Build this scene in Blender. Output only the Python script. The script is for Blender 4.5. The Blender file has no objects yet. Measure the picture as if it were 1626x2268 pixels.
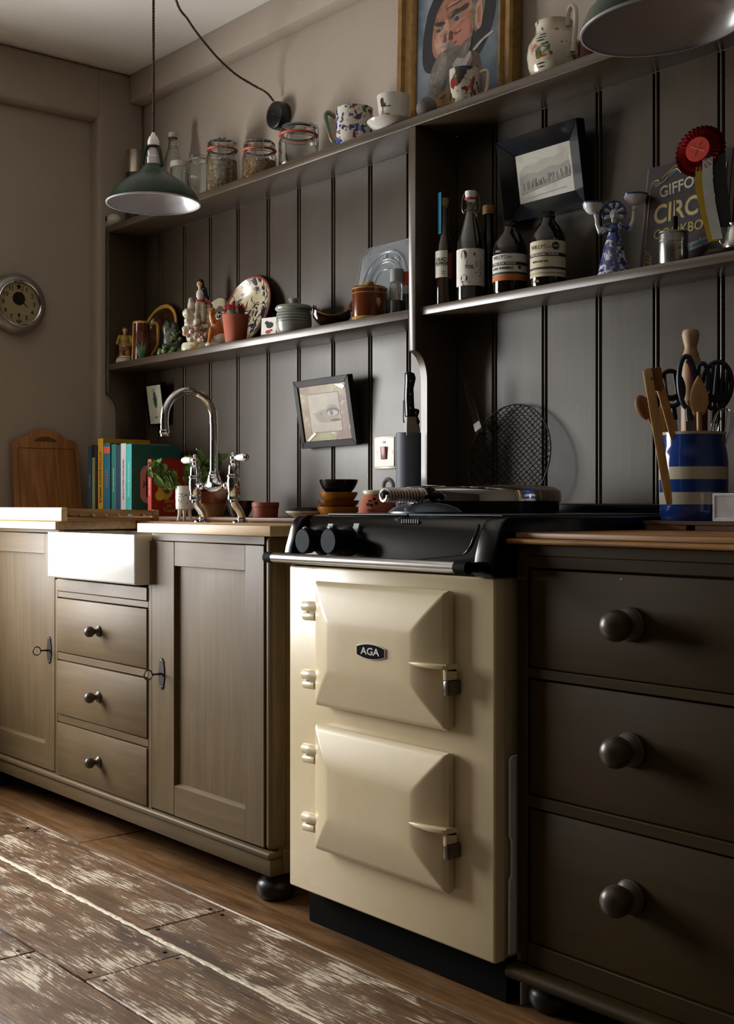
import bpy, bmesh, math, random
from mathutils import Vector, Matrix

# ------------------------------------------------------------------ camera, light, exposure
SC = bpy.context.scene
COL = SC.collection
R = math.radians
FPX, CX, VH, UV, CAMH, DW = 2750.0, 813.0, 1120.0, -1500.0, 0.92, 2.29
YAW = math.atan((CX - UV) / FPX)
CA, SA = math.cos(YAW), math.sin(YAW)

cam_d = bpy.data.cameras.new('camera')
cam_d.sensor_width = 36.0
cam_d.sensor_height = 36.0
cam_d.sensor_fit = 'AUTO'
cam_d.lens = 36.0 * FPX / 2268.0
cam_d.shift_y = -(1134.0 - VH) / 2268.0
cam_d.clip_start = 0.02
cam = bpy.data.objects.new('camera', cam_d)
COL.objects.link(cam)
cam.location = (0, -DW, CAMH)
cam.rotation_euler = (R(90), 0, R(90) - YAW)
SC.camera = cam

SC.view_settings.view_transform = 'Standard'
SC.view_settings.look = 'None'
SC.view_settings.gamma = 1.0
SC.view_settings.use_curve_mapping = False
SC.view_settings.exposure = 0.0

world = bpy.data.worlds.new('overcast_sky')
SC.world = world
world.use_nodes = True
world.node_tree.nodes['Background'].inputs[0].default_value = (0.62, 0.72, 0.86, 1)
world.node_tree.nodes['Background'].inputs[1].default_value = 1.2

# the window in the left wall, just out of frame (towards the camera)
WIN_Y0, WIN_Y1, WIN_Z0, WIN_Z1 = -2.15, -0.87, 0.56, 1.74
XW = -4.06


def area_light(name, loc, rot, sx, sy, power, col):
    l = bpy.data.lights.new(name, 'AREA')
    l.shape = 'RECTANGLE'
    l.size, l.size_y = sx, sy
    l.energy = power
    l.color = col
    o = bpy.data.objects.new(name, l)
    COL.objects.link(o)
    o.location = loc
    o.rotation_euler = rot
    return o


area_light('window_daylight', (XW - 0.30, (WIN_Y0 + WIN_Y1) / 2, (WIN_Z0 + WIN_Z1) / 2), (0, R(-90), 0),
           WIN_Z1 - WIN_Z0 + .1, WIN_Y1 - WIN_Y0 + .1, 164, (1.0, 0.985, 0.965))


# ------------------------------------------------------------------ helpers
def X(u, y):
    """world x of image column u on the plane y"""
    d = y + DW
    z = FPX * d / (CA * (u - UV))
    return -z * CA + (u - CX) / FPX * z * SA


def Z(u, v, y):
    d = y + DW
    z = FPX * d / (CA * (u - UV))
    return CAMH - (v - VH) * z / FPX


def MPP(u, y):
    return (y + DW) / (CA * (u - UV))


def facing(x, y):
    """angle about z so that local -y looks at the place one stands"""
    return math.atan2(0 - x, y + DW)


def srgb(h):
    if isinstance(h, str):
        h = h.lstrip('#')
        c = [int(h[i:i + 2], 16) / 255 for i in (0, 2, 4)]
        return tuple(x / 12.92 if x <= .04045 else ((x + .055) / 1.055) ** 2.4 for x in c) + (1,)
    return tuple(h[:3]) + (1,)


MATS = {}


class NT:
    def __init__(self, name):
        self.m = bpy.data.materials.new(name)
        self.m.use_nodes = True
        self.t = self.m.node_tree
        self.b = self.t.nodes['Principled BSDF']

    def n(self, kind, **kw):
        nd = self.t.nodes.new(kind)
        for k, v in kw.items():
            if k in ('operation', 'blend_type', 'data_type', 'noise_dimensions', 'feature', 'wave_type', 'bands_direction', 'distance', 'interpolation', 'rings_direction', 'wave_profile', 'noise_type', 'normalize', 'gradient_type'):
                setattr(nd, k, v)
            else:
                nd.inputs[k.replace('_', ' ')].default_value = v
        return nd

    def l(self, a, ao, b, bi):
        self.t.links.new(a.outputs[ao] if isinstance(ao, (int, str)) else ao, b.inputs[bi])

    def coords(self, scale=(1, 1, 1), rot=(0, 0, 0), rnd=True, kind='Object'):
        tc = self.n('ShaderNodeTexCoord')
        mp = self.n('ShaderNodeMapping')
        mp.inputs['Scale'].default_value = scale
        mp.inputs['Rotation'].default_value = rot
        if rnd:
            oi = self.n('ShaderNodeObjectInfo')
            add = self.n('ShaderNodeVectorMath', operation='ADD')
            mul = self.n('ShaderNodeMath', operation='MULTIPLY')
            mul.inputs[1].default_value = 37.0
            self.l(oi, 'Random', mul, 0)
            self.l(tc, kind, add, 0)
            self.l(mul, 0, add, 1)
            self.l(add, 0, mp, 'Vector')
        else:
            self.l(tc, kind, mp, 'Vector')
        return mp

    def noise(self, mp, scale, detail=4, rough=.55, dist=0.0):
        nd = self.n('ShaderNodeTexNoise', Scale=scale, Detail=detail, Roughness=rough, Distortion=dist)
        self.l(mp, 0, nd, 'Vector')
        return nd

    def ramp(self, src, out, stops, interp='LINEAR'):
        r = self.n('ShaderNodeValToRGB')
        r.color_ramp.interpolation = interp
        els = r.color_ramp.elements
        while len(els) < len(stops):
            els.new(.5)
        for e, (p, c) in zip(els, stops):
            e.position = p
            e.color = c if len(c) == 4 else tuple(c) + (1,)
        self.l(src, out, r, 'Fac')
        return r

    def mix(self, fac, a, b, mode='MIX'):
        m = self.n('ShaderNodeMix', data_type='RGBA', blend_type=mode)
        for i, s in ((0, fac), (6, a), (7, b)):
            if isinstance(s, tuple) and len(s) == 2 and hasattr(s[0], 'outputs'):
                self.t.links.new(s[0].outputs[s[1]], m.inputs[i])
            elif hasattr(s, 'outputs'):
                self.t.links.new(s.outputs[0], m.inputs[i])
            else:
                m.inputs[i].default_value = s
        return m

    def color(self, m):
        self.t.links.new(m.outputs[2] if m.bl_idname == 'ShaderNodeMix' else m.outputs[0], self.b.inputs['Base Color'])

    def bump(self, src, out, strength=.2, dist=.002):
        bp = self.n('ShaderNodeBump', Strength=strength, Distance=dist)
        self.l(src, out, bp, 'Height')
        self.l(bp, 0, self.b, 'Normal')
        return bp


def plain(name, col, rough=.5, metal=0.0, spec=.5, coat=0.0, var=.10, vscale=30, bump=0.0, trans=0.0, ior=1.45, sss=0.0):
    """one colour with slight unevenness"""
    if name in MATS:
        return MATS[name]
    k = NT(name)
    c = srgb(col)
    if trans > 0:
        k.b.inputs['Base Color'].default_value = c
    else:
        mp = k.coords()
        nz = k.noise(mp, vscale, 3)
        lo = tuple(x * (1 - var) for x in c[:3])
        hi = tuple(min(1, x * (1 + var)) for x in c[:3])
        k.color(k.ramp(nz, 0, [(.3, lo), (.7, hi)]))
        if bump:
            k.bump(nz, 0, bump, .003)
    k.b.inputs['Roughness'].default_value = rough
    k.b.inputs['Metallic'].default_value = metal
    k.b.inputs['Specular IOR Level'].default_value = spec
    k.b.inputs['Coat Weight'].default_value = coat
    k.b.inputs['Coat Roughness'].default_value = .08
    k.b.inputs['Transmission Weight'].default_value = trans
    k.b.inputs['IOR'].default_value = ior
    MATS[name] = k.m
    return k.m


def painted_wood(name, col, rough=.45, grain=(40, 40, 3), var=.16, chips=True, spec=.5, bump=.15, chipcol=(.45, .40, .33)):
    """brushed paint over grain, small chips"""
    if name in MATS:
        return MATS[name]
    k = NT(name)
    c = srgb(col)
    mp = k.coords(scale=grain)
    g = k.noise(mp, 1.0, 5, .6, .6)
    mp2 = k.coords()
    big = k.noise(mp2, 2.3, 3)
    lo = tuple(x * (1 - var) for x in c[:3])
    hi = tuple(x * (1 + var) for x in c[:3])
    r1 = k.ramp(g, 0, [(.3, lo), (.7, hi)])
    r2 = k.ramp(big, 0, [(.3, (.86, .86, .86)), (.7, (1.1, 1.08, 1.06))])
    m = k.mix(1.0, r1, r2, 'MULTIPLY')
    if chips:
        ch = k.noise(mp2, 75, 2, .5)
        gate = k.noise(mp2, 6, 2)
        rc = k.ramp(ch, 0, [(.765, (0, 0, 0)), (.79, (1, 1, 1))])
        rg = k.ramp(gate, 0, [(.48, (0, 0, 0)), (.62, (1, 1, 1))])
        mm = k.n('ShaderNodeMath', operation='MULTIPLY')
        k.l(rc, 0, mm, 0)
        k.l(rg, 0, mm, 1)
        m = k.mix((mm, 0), (m, 2), chipcol + (1,))
    k.color(m)
    rr = k.ramp(big, 0, [(.3, (rough - .06,) * 3), (.7, (rough + .1,) * 3)])
    k.l(rr, 0, k.b, 'Roughness')
    k.b.inputs['Specular IOR Level'].default_value = spec
    k.bump(g, 0, bump, .0012)
    MATS[name] = k.m
    return k.m


def raw_wood(name, cols, rough=.5, grain=(3, 40, 40), bump=.12, spec=.4, dist=1.2):
    if name in MATS:
        return MATS[name]
    k = NT(name)
    mp = k.coords(scale=grain)
    g = k.noise(mp, 1.0, 6, .6, dist)
    mp2 = k.coords()
    big = k.noise(mp2, 4, 3)
    a, b, c = [srgb(x) for x in cols]
    r1 = k.ramp(g, 0, [(.28, a), (.5, b), (.72, c)])
    r2 = k.ramp(big, 0, [(.3, (.78, .76, .74)), (.7, (1.15, 1.12, 1.1))])
    k.color(k.mix(1.0, r1, r2, 'MULTIPLY'))
    k.b.inputs['Roughness'].default_value = rough
    k.b.inputs['Specular IOR Level'].default_value = spec
    k.bump(g, 0, bump, .0012)
    MATS[name] = k.m
    return k.m


def blotch(name, base, spots, rough=.2, coat=.3, warp=0.0, sc=(1, 1, 1)):
    """glazed ware with painted marks; spots: list of (colour, noise scale, low, high)"""
    if name in MATS:
        return MATS[name]
    k = NT(name)
    mp = k.coords(scale=sc)
    cur = srgb(base)
    first = True
    for i, (c, s, lo, hi) in enumerate(spots):
        off = k.n('ShaderNodeVectorMath', operation='ADD')
        off.inputs[1].default_value = (i * 3.7, i * 1.9, i * 5.1)
        k.l(mp, 0, off, 0)
        nz = k.n('ShaderNodeTexNoise', Scale=s, Detail=2.5, Roughness=.5, Distortion=warp)
        k.l(off, 0, nz, 'Vector')
        r = k.ramp(nz, 0, [(lo, (0, 0, 0)), (hi, (1, 1, 1))])
        cur = k.mix((r, 0), cur if first else (cur, 2), srgb(c))
        first = False
    k.color(cur)
    k.b.inputs['Roughness'].default_value = rough
    k.b.inputs['Coat Weight'].default_value = coat
    k.b.inputs['Coat Roughness'].default_value = .08
    MATS[name] = k.m
    return k.m


# ---- mesh helpers
def tag(o, label=None, cat=None, group=None, kind=None):
    if label:
        o['label'] = label
    if cat:
        o['category'] = cat
    if group:
        o['group'] = group
    if kind:
        o['kind'] = kind
    return o


def link(name, me, mat, parent=None, loc=(0, 0, 0), rot=(0, 0, 0), smooth=None):
    if isinstance(me, bmesh.types.BMesh):
        bm = me
        me = bpy.data.meshes.new(name)
        bmesh.ops.recalc_face_normals(bm, faces=bm.faces)
        bm.to_mesh(me)
        bm.free()
    if mat is not None:
        if isinstance(mat, (list, tuple)):
            for m in mat:
                me.materials.append(m)
        else:
            me.materials.append(mat)
    if smooth is not None:
        me.polygons.foreach_set('use_smooth', [True] * len(me.polygons))
        if smooth < 180:
            me.set_sharp_from_angle(angle=R(smooth))
    o = bpy.data.objects.new(name, me)
    COL.objects.link(o)
    o.parent = parent
    o.location = loc
    o.rotation_euler = rot
    return o


def thing(name, label, cat, loc=(0, 0, 0), rz=0.0, group=None, rot=None):
    o = bpy.data.objects.new(name, None)
    COL.objects.link(o)
    o.empty_display_size = .05
    o.location = loc
    o.rotation_euler = rot if rot else (0, 0, rz)
    return tag(o, label, cat, group)


def bm_box(bm, x0, x1, y0, y1, z0, z1):
    vs = [bm.verts.new(p) for p in ((x0, y0, z0), (x1, y0, z0), (x1, y1, z0), (x0, y1, z0), (x0, y0, z1), (x1, y0, z1), (x1, y1, z1), (x0, y1, z1))]
    for f in ((0, 3, 2, 1), (4, 5, 6, 7), (0, 1, 5, 4), (1, 2, 6, 5), (2, 3, 7, 6), (3, 0, 4, 7)):
        bm.faces.new([vs[i] for i in f])
    return vs


def bevel_all(bm, w, seg=2, ang=25):
    bm.normal_update()
    es = [e for e in bm.edges if len(e.link_faces) == 2 and e.calc_face_angle(0) > R(ang)]
    if es and w > 0:
        bmesh.ops.bevel(bm, geom=es, offset=w, segments=seg, profile=.5, affect='EDGES', clamp_overlap=True)


def box(name, xr, yr, zr, mat, parent=None, bevel=.002, seg=2, loc=(0, 0, 0), rot=(0, 0, 0)):
    bm = bmesh.new()
    bm_box(bm, min(xr), max(xr), min(yr), max(yr), min(zr), max(zr))
    bmesh.ops.recalc_face_normals(bm, faces=bm.faces)
    if bevel:
        bevel_all(bm, bevel, seg)
    return link(name, bm, mat, parent, loc, rot, smooth=40 if bevel else None)


def prism(name, pts, axis, a0, a1, mat, parent=None, bevel=0, seg=2, loc=(0, 0, 0), rot=(0, 0, 0), smooth=40):
    """polygon pts extruded along axis: 'y' takes (x,z), 'x' takes (y,z), 'z' takes (x,y)"""
    bm = bmesh.new()

    def mk(p, a):
        return {'y': (p[0], a, p[1]), 'x': (a, p[0], p[1]), 'z': (p[0], p[1], a)}[axis]
    A = [bm.verts.new(mk(p, a0)) for p in pts]
    B = [bm.verts.new(mk(p, a1)) for p in pts]
    n = len(pts)
    bm.faces.new(A)
    bm.faces.new(B[::-1])
    for i in range(n):
        bm.faces.new((A[i], A[(i + 1) % n], B[(i + 1) % n], B[i]))
    bmesh.ops.recalc_face_normals(bm, faces=bm.faces)
    if bevel:
        bevel_all(bm, bevel, seg)
    return link(name, bm, mat, parent, loc, rot, smooth=smooth)


def bm_lathe(bm, prof, seg=32, M=None, sx=1.0, sy=1.0):
    rings = []
    for r, z in prof:
        if r < 1e-6:
            rings.append([bm.verts.new((0, 0, z))])
        else:
            rings.append([bm.verts.new((sx * r * math.cos(2 * math.pi * i / seg), sy * r * math.sin(2 * math.pi * i / seg), z)) for i in range(seg)])
    for a, b in zip(rings, rings[1:]):
        if len(a) == 1 and len(b) == 1:
            continue
        for i in range(seg):
            j = (i + 1) % seg
            if len(a) == 1:
                bm.faces.new((a[0], b[j], b[i]))
            elif len(b) == 1:
                bm.faces.new((a[i], a[j], b[0]))
            else:
                bm.faces.new((a[i], a[j], b[j], b[i]))
    if M is not None:
        vs = [v for r in rings for v in r]
        bmesh.ops.transform(bm, matrix=M, verts=vs)


def lathe(name, prof, mat, parent=None, loc=(0, 0, 0), rot=(0, 0, 0), seg=32, smooth=35, sx=1.0, sy=1.0):
    bm = bmesh.new()
    bm_lathe(bm, prof, seg, None, sx, sy)
    return link(name, bm, mat, parent, loc, rot, smooth)


def catmull(pts, n=8, closed=False):
    P = [Vector(p) for p in pts]
    out = []
    L = len(P)
    rng = range(L if closed else L - 1)
    for i in rng:
        p0 = P[(i - 1) % L] if closed or i > 0 else P[0] * 2 - P[1]
        p1, p2 = P[i], P[(i + 1) % L]
        p3 = P[(i + 2) % L] if closed or i + 2 < L else P[-1] * 2 - P[-2]
        for k in range(n):
            t = k / n
            out.append(.5 * ((2 * p1) + (-p0 + p2) * t + (2 * p0 - 5 * p1 + 4 * p2 - p3) * t * t + (-p0 + 3 * p1 - 3 * p2 + p3) * t ** 3))
    if not closed:
        out.append(P[-1].copy())
    return out


def bm_tube(bm, pts, r, seg=10, closed=False, flat=1.0, up=None):
    P = [Vector(p) for p in pts]
    n = len(P)
    rad = r if isinstance(r, (list, tuple)) else [r] * n
    if len(rad) != n:
        rad = [rad[min(len(rad) - 1, int(i * (len(rad) - 1) / max(1, n - 1)))] * (1 - (i * (len(rad) - 1) / max(1, n - 1)) % 1) + rad[min(len(rad) - 1, int(i * (len(rad) - 1) / max(1, n - 1)) + 1)] * ((i * (len(rad) - 1) / max(1, n - 1)) % 1) for i in range(n)]
    T = []
    for i in range(n):
        a = P[(i - 1) % n] if closed or i > 0 else P[0]
        b = P[(i + 1) % n] if closed or i < n - 1 else P[-1]
        T.append((b - a).normalized())
    nrm = Vector(up) if up else (Vector((0, 0, 1)) if abs(T[0].z) < .9 else Vector((1, 0, 0)))
    nrm = (nrm - T[0] * nrm.dot(T[0])).normalized()
    rings = []
    for i in range(n):
        nrm = (nrm - T[i] * nrm.dot(T[i])).normalized()
        bi = T[i].cross(nrm)
        rings.append([bm.verts.new(P[i] + (nrm * math.cos(2 * math.pi * k / seg) + bi * math.sin(2 * math.pi * k / seg) * flat) * rad[i]) for k in range(seg)])
    for i in range(n if closed else n - 1):
        a, b = rings[i], rings[(i + 1) % n]
        for k in range(seg):
            bm.faces.new((a[k], a[(k + 1) % seg], b[(k + 1) % seg], b[k]))
    if not closed:
        bm.faces.new(rings[0][::-1])
        bm.faces.new(rings[-1])


def tube(name, pts, r, mat, parent=None, seg=10, closed=False, sm=6, loc=(0, 0, 0), rot=(0, 0, 0), flat=1.0, up=None):
    bm = bmesh.new()
    bm_tube(bm, catmull(pts, sm, closed) if sm > 1 else pts, r, seg, closed, flat, up)
    return link(name, bm, mat, parent, loc, rot, smooth=50)


def bm_ell(bm, c, r, seg=16, rings=10, rot=None):
    if isinstance(r, (int, float)):
        r = (r, r, r)
    M = Matrix.Translation(c) @ (rot.to_4x4() if rot is not None else Matrix()) @ Matrix.Diagonal((r[0], r[1], r[2], 1))
    bmesh.ops.create_uvsphere(bm, u_segments=seg, v_segments=rings, radius=1, matrix=M)


def blobs(name, parts, mat, parent=None, voxel=None, smooth_it=3, loc=(0, 0, 0), rot=(0, 0, 0), extra=None):
    """ellipsoids (c, r) and limbs (p, q, r0, r1) fused into one skin"""
    bm = bmesh.new()
    for p in parts:
        if len(p) == 2:
            bm_ell(bm, p[0], p[1])
        elif len(p) == 3:
            bm_ell(bm, p[0], p[1], rot=p[2])
        else:
            a, b = Vector(p[0]), Vector(p[1])
            for i in range(7):
                t = i / 6
                bm_ell(bm, a.lerp(b, t), p[2] * (1 - t) + p[3] * t, 12, 8)
    if extra:
        extra(bm)
    if voxel:
        me = bpy.data.meshes.new('tmp')
        bmesh.ops.recalc_face_normals(bm, faces=bm.faces)
        bm.to_mesh(me)
        bm.free()
        o = bpy.data.objects.new('tmp', me)
        COL.objects.link(o)
        md = o.modifiers.new('r', 'REMESH')
        md.mode = 'VOXEL'
        md.voxel_size = voxel
        ms = o.modifiers.new('s', 'SMOOTH')
        ms.factor = .5
        ms.iterations = smooth_it
        dg = bpy.context.evaluated_depsgraph_get()
        me2 = bpy.data.meshes.new_from_object(o.evaluated_get(dg))
        bpy.data.objects.remove(o)
        me2.name = name
        return link(name, me2, mat, parent, loc, rot, smooth=180)
    return link(name, bm, mat, parent, loc, rot, smooth=180)


def text(name, s, size, mat, parent=None, loc=(0, 0, 0), rot=(0, 0, 0), extrude=.0002, align='CENTER', bend=None, phi=0.0, zc=0.0, sx=1.0, bold=0.0, shear=0.0, res=3):
    """flat lettering; with bend=radius it is wrapped round a cylinder about local z, centred at angle phi"""
    cu = bpy.data.curves.new('t', 'FONT')
    cu.body = s
    cu.size = size
    cu.align_x = align
    cu.align_y = 'CENTER'
    cu.extrude = extrude
    cu.offset = bold
    cu.shear = shear
    cu.resolution_u = res
    o = bpy.data.objects.new('t', cu)
    COL.objects.link(o)
    dg = bpy.context.evaluated_depsgraph_get()
    me = bpy.data.meshes.new_from_object(o.evaluated_get(dg))
    bpy.data.objects.remove(o)
    me.name = name
    me.materials.clear()
    for v in me.vertices:
        v.co.x *= sx
        if bend:
            th = phi + v.co.x / bend
            rr = bend + v.co.z
            v.co = (rr * math.sin(th), -rr * math.cos(th), v.co.y + zc)
    if bend:
        return link(name, me, mat, parent, loc, rot)
    return link(name, me, mat, parent, loc, rot)


UP = (R(90), 0, 0)   # lettering standing upright, read from -y


def arcband(name, rad, th0, th1, z0, z1, mat, parent=None, n=14, thick=.0004, loc=(0, 0, 0)):
    """a paper label wrapped round a bottle"""
    bm = bmesh.new()
    cols = []
    for i in range(n + 1):
        t = th0 + (th1 - th0) * i / n
        s, c = math.sin(t), -math.cos(t)
        cols.append([bm.verts.new((rr * s, rr * c, z)) for rr, z in ((rad, z0), (rad + thick, z0), (rad + thick, z1), (rad, z1))])
    for a, b in zip(cols, cols[1:]):
        for k in range(4):
            bm.faces.new((a[k], b[k], b[(k + 1) % 4], a[(k + 1) % 4]))
    bm.faces.new(cols[0])
    bm.faces.new(cols[-1][::-1])
    return link(name, bm, mat, parent, loc, smooth=50)


def polys(name, shapes, mats, parent=None, loc=(0, 0, 0), rot=(0, 0, 0), step=.00015, y0=0.0):
    """flat painted shapes (x,z) stacked a hair apart in front of a plane: shapes = [(material index, pts)]"""
    bm = bmesh.new()
    for i, (mi, pts) in enumerate(shapes):
        f = bm.faces.new([bm.verts.new((p[0], y0 - step * (i + 1), p[1])) for p in pts])
        f.material_index = mi
        f.normal_update()
        if f.normal.y > 0:
            f.normal_flip()
    me = bpy.data.meshes.new(name)
    bmesh.ops.triangulate(bm, faces=bm.faces)
    bm.to_mesh(me)
    bm.free()
    return link(name, me, mats, parent, loc, rot)


def copy_tree(o, parent=None):
    c = o.copy()
    COL.objects.link(c)
    c.parent = parent
    for ch in list(o.children):
        copy_tree(ch, c)
    return c


def struct(o):
    o['kind'] = 'structure'
    return o

# ------------------------------------------------------------------ shared materials
def plaster(name, col, var=.06):
    k = NT(name)
    c = srgb(col)
    mp = k.coords(rnd=False)
    n1 = k.noise(mp, 1.6, 5, .6)
    n2 = k.noise(mp, 60, 3)
    k.color(k.ramp(n1, 0, [(.3, tuple(x * (1 - var) for x in c[:3])), (.7, tuple(x * (1 + var) for x in c[:3]))]))
    k.b.inputs['Roughness'].default_value = .8
    k.b.inputs['Specular IOR Level'].default_value = .25
    mx = k.n('ShaderNodeMath', operation='MULTIPLY_ADD')
    mx.inputs[1].default_value = 6.0
    k.l(n1, 0, mx, 0)
    k.l(n2, 0, mx, 2)
    k.bump(mx, 0, .25, .003)
    return k.m


WALL = plaster('wall_plaster', '#a3978a')
FARWALL = plaster('far_wall_paint', '#4e463c')
CEIL = plaster('ceiling_plaster', '#d9d5cd')
BOARD = painted_wood('dark_board_paint', '#3a3022', rough=.40, grain=(45, 45, 2.5), var=.12, chips=True, spec=.40, bump=.10, chipcol=(.16, .15, .14))
SHELF = painted_wood('dark_shelf_paint', '#463a2b', rough=.31, grain=(3, 45, 45), var=.14, chips=True, spec=.75, bump=.12, chipcol=(.2, .18, .16))
CAB = painted_wood('cabinet_paint', '#5f4f37', rough=.46, grain=(50, 50, 3), var=.18, spec=.22, bump=.22, chipcol=(.36, .32, .26))
CABH = painted_wood('cabinet_paint_cross', '#5f4f37', rough=.46, grain=(3, 50, 50), var=.16, spec=.22, bump=.2, chipcol=(.36, .32, .26))
CHEST = painted_wood('chest_paint', '#33270f', rough=.55, grain=(4, 40, 40), var=.14, spec=.10, bump=.12, chipcol=(.4, .36, .3))
FOOTP = plain('turned_foot_paint', '#261f1a', rough=.35, spec=.4, var=.2, vscale=40)
KNOB = plain('turned_knob_paint', '#453b30', rough=.34, spec=.45, var=.2, vscale=40)
IRON = plain('dark_iron', '#3a3634', rough=.4, metal=.7, var=.2, vscale=60)
CREAM = plain('cream_enamel', '#d4c4a0', rough=.32, spec=.45, coat=.12, var=.02)
BLACK = plain('black_enamel', '#080809', rough=.2, spec=.35, coat=.05, var=.1)
BLACKM = plain('black_matt', '#050505', rough=.7, spec=.08, var=.15)
CHROME = plain('chrome', '#d8d8da', rough=.07, metal=1.0, var=.02)
STEEL = plain('brushed_steel', '#c3c2c0', rough=.24, metal=1.0, var=.05, vscale=80)
PINE = raw_wood('pale_pine', ('#bd9a68', '#d0b182', '#dcc297'), rough=.45, grain=(3, 45, 45))
OLDWOOD = raw_wood('old_worktop_wood', ('#4a2f1b', '#6f4a2b', '#8d6640'), rough=.5, grain=(3, 45, 45), bump=.3)
OAK = raw_wood('chest_top_wood', ('#6b4720', '#936630', '#b28342'), rough=.45, grain=(3, 50, 50), bump=.25)
CERAMIC = plain('white_fireclay', '#e0deda', rough=.12, spec=.5, coat=.4, var=.015)
DARK = plain('dark_void', '#0a0908', rough=.8)


def floor_mat(name, amount, browns):
    k = NT(name)
    mp = k.coords(scale=(1.6, 22, 22))
    g = k.noise(mp, 1.6, 7, .62, 1.6)
    mpk = k.coords(scale=(2.2, 7, 7))
    knots = k.noise(mpk, 1.0, 2, .5, .4)
    a, b, c = [srgb(x) for x in browns]
    wood = k.ramp(g, 0, [(.25, a), (.5, b), (.75, c)])
    kn = k.ramp(knots, 0, [(.30, (.42, .36, .33)), (.44, (1, 1, 1)), (.8, (1.12, 1.06, 1.0))])
    col = k.mix(1.0, wood, kn, 'MULTIPLY')
    # worn pale paint left between the grain lines
    mg = k.coords(scale=(7, 95, 95))
    fine = k.noise(mg, 1.8, 8, .74, 1.0)
    mb = k.coords(scale=(2.4, 5.5, 5.5))
    patch = k.noise(mb, 2.6, 6, .62, .6)
    ma = k.n('ShaderNodeMath', operation='MULTIPLY_ADD')
    ma.inputs[1].default_value = .80
    k.l(patch, 0, ma, 0)
    mw = k.coords(scale=(1.0, 8.5, 8.5))
    wv = k.n('ShaderNodeTexWave', Scale=4.2, Distortion=9.0, Detail=2.0)
    wv.inputs['Detail Scale'].default_value = 1.2
    wv.bands_direction = 'Y'
    k.l(mw, 0, wv, 'Vector')
    fw_ = k.n('ShaderNodeMath', operation='MULTIPLY_ADD')
    fw_.inputs[1].default_value = .085
    k.l(wv, 'Fac', fw_, 0)
    k.l(fine, 0, fw_, 2)
    k.l(fw_, 0, ma, 2)
    pr = k.ramp(ma, 0, [(0, (0, 0, 0)), (1, (1, 1, 1))])
    mr = k.n('ShaderNodeMapRange')
    mr.inputs['From Min'].default_value = 1.11 - amount
    mr.inputs['From Max'].default_value = 1.18 - amount
    k.l(ma, 0, mr, 'Value')
    gsc = k.n('ShaderNodeMath', operation='MULTIPLY')
    gsc.inputs[1].default_value = .85
    k.l(mr, 0, gsc, 0)
    # thin washed-out veil of paint around the flecks
    mr2 = k.n('ShaderNodeMapRange')
    mr2.inputs['From Min'].default_value = 0.84 - amount
    mr2.inputs['From Max'].default_value = 1.24 - amount
    mr2.inputs['To Max'].default_value = .32
    k.l(ma, 0, mr2, 'Value')
    col = k.mix((mr2, 0), (col, 2), srgb('#8f7a62'))
    col = k.mix((gsc, 0), (col, 2), srgb('#e0d4bd'))
    k.color(col)
    rr = k.ramp(patch, 0, [(.3, (.26,) * 3), (.7, (.5,) * 3)])
    k.l(rr, 0, k.b, 'Roughness')
    k.b.inputs['Specular IOR Level'].default_value = .5
    k.bump(ma, 0, .35, .0016)
    return k.m


FWORN = floor_mat('floor_worn_paint', .105, ('#352313', '#60442c', '#876543'))
FBARE = floor_mat('floor_bare_brown', -.08, ('#4a331d', '#6e4f30', '#8b6942'))
PALEGAP = plain('pale_filler', '#d2c7b2', rough=.6, var=.3, vscale=90, bump=.4)

# ------------------------------------------------------------------ room shell
RX1, RY0, ZC = 3.2, -5.6, 2.483
floor = struct(box('floor', (XW - .05, RX1), (RY0, .05), (-.06, -.021), DARK, None, 0))
rows = [0.0, -.255, -.482, -.711, -.932, -1.160, -1.388, -1.615, -1.84, -2.07, -2.30, -2.53, -2.76, -2.99, -3.22, -3.45, -3.69, -3.92, -4.15, -4.38, -4.61, -4.84, -5.07, -5.30, -5.6]
joints = {2: (-3.1, -1.2), 3: (-3.315, -2.374, -.9), 4: (-4.0, -2.196, -.4), 5: (-2.405, -.7), 6: (-3.2, -1.6), 7: (-2.7, -.9)}
rnd = random.Random(4)
for i in range(len(rows) - 1):
    ys = (rows[i + 1] + .002, rows[i] - .002)
    xs = [XW] + sorted(x for x in joints.get(i, (-3.4 + .5 * (i % 3), -1.3 + .4 * (i % 2))) if x > XW + .02) + [RX1]
    for j in range(len(xs) - 1):
        dz = rnd.uniform(-.0012, .0008)
        cxm = (xs[j] + xs[j + 1]) / 2
        hx = (xs[j + 1] - xs[j]) / 2 - .0015
        b = box('floor_board', (-hx, hx), (ys[0] - (ys[0] + ys[1]) / 2, ys[1] - (ys[0] + ys[1]) / 2), (-.02, 0), FBARE if i <= 2 else FWORN, floor, .0025, 1, loc=(cxm, (ys[0] + ys[1]) / 2, dz - .001))
# pale filler showing in the open seam between the two front rows
bm = bmesh.new()
rs = random.Random(9)
strip_a, strip_b = [], []
for i in range(136):
    sx = -3.9 + i * .02 + rs.uniform(-.006, .006)
    wl, wr_ = rs.uniform(.002, .0075), rs.uniform(.002, .0075)
    zz = rs.uniform(.0002, .0014)
    strip_a.append([bm.verts.new((sx, -.932 - wl - .002, -.001)), bm.verts.new((sx, -.932 - wl * .5, zz)), bm.verts.new((sx, -.932 + wr_ * .5, zz)), bm.verts.new((sx, -.932 + wr_ + .002, -.001))])
for p, q in zip(strip_a, strip_a[1:]):
    for k in range(3):
        bm.faces.new((p[k], q[k], q[k + 1], p[k + 1]))
link('seam_filler', bm, PALEGAP, floor)
box('seam_filler', (-3.9, -1.2), (-.7135, -.7085), (-.019, -.004), plain('dirty_filler', '#7d6c54', rough=.7, var=.4, vscale=60), floor, 0)
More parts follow.
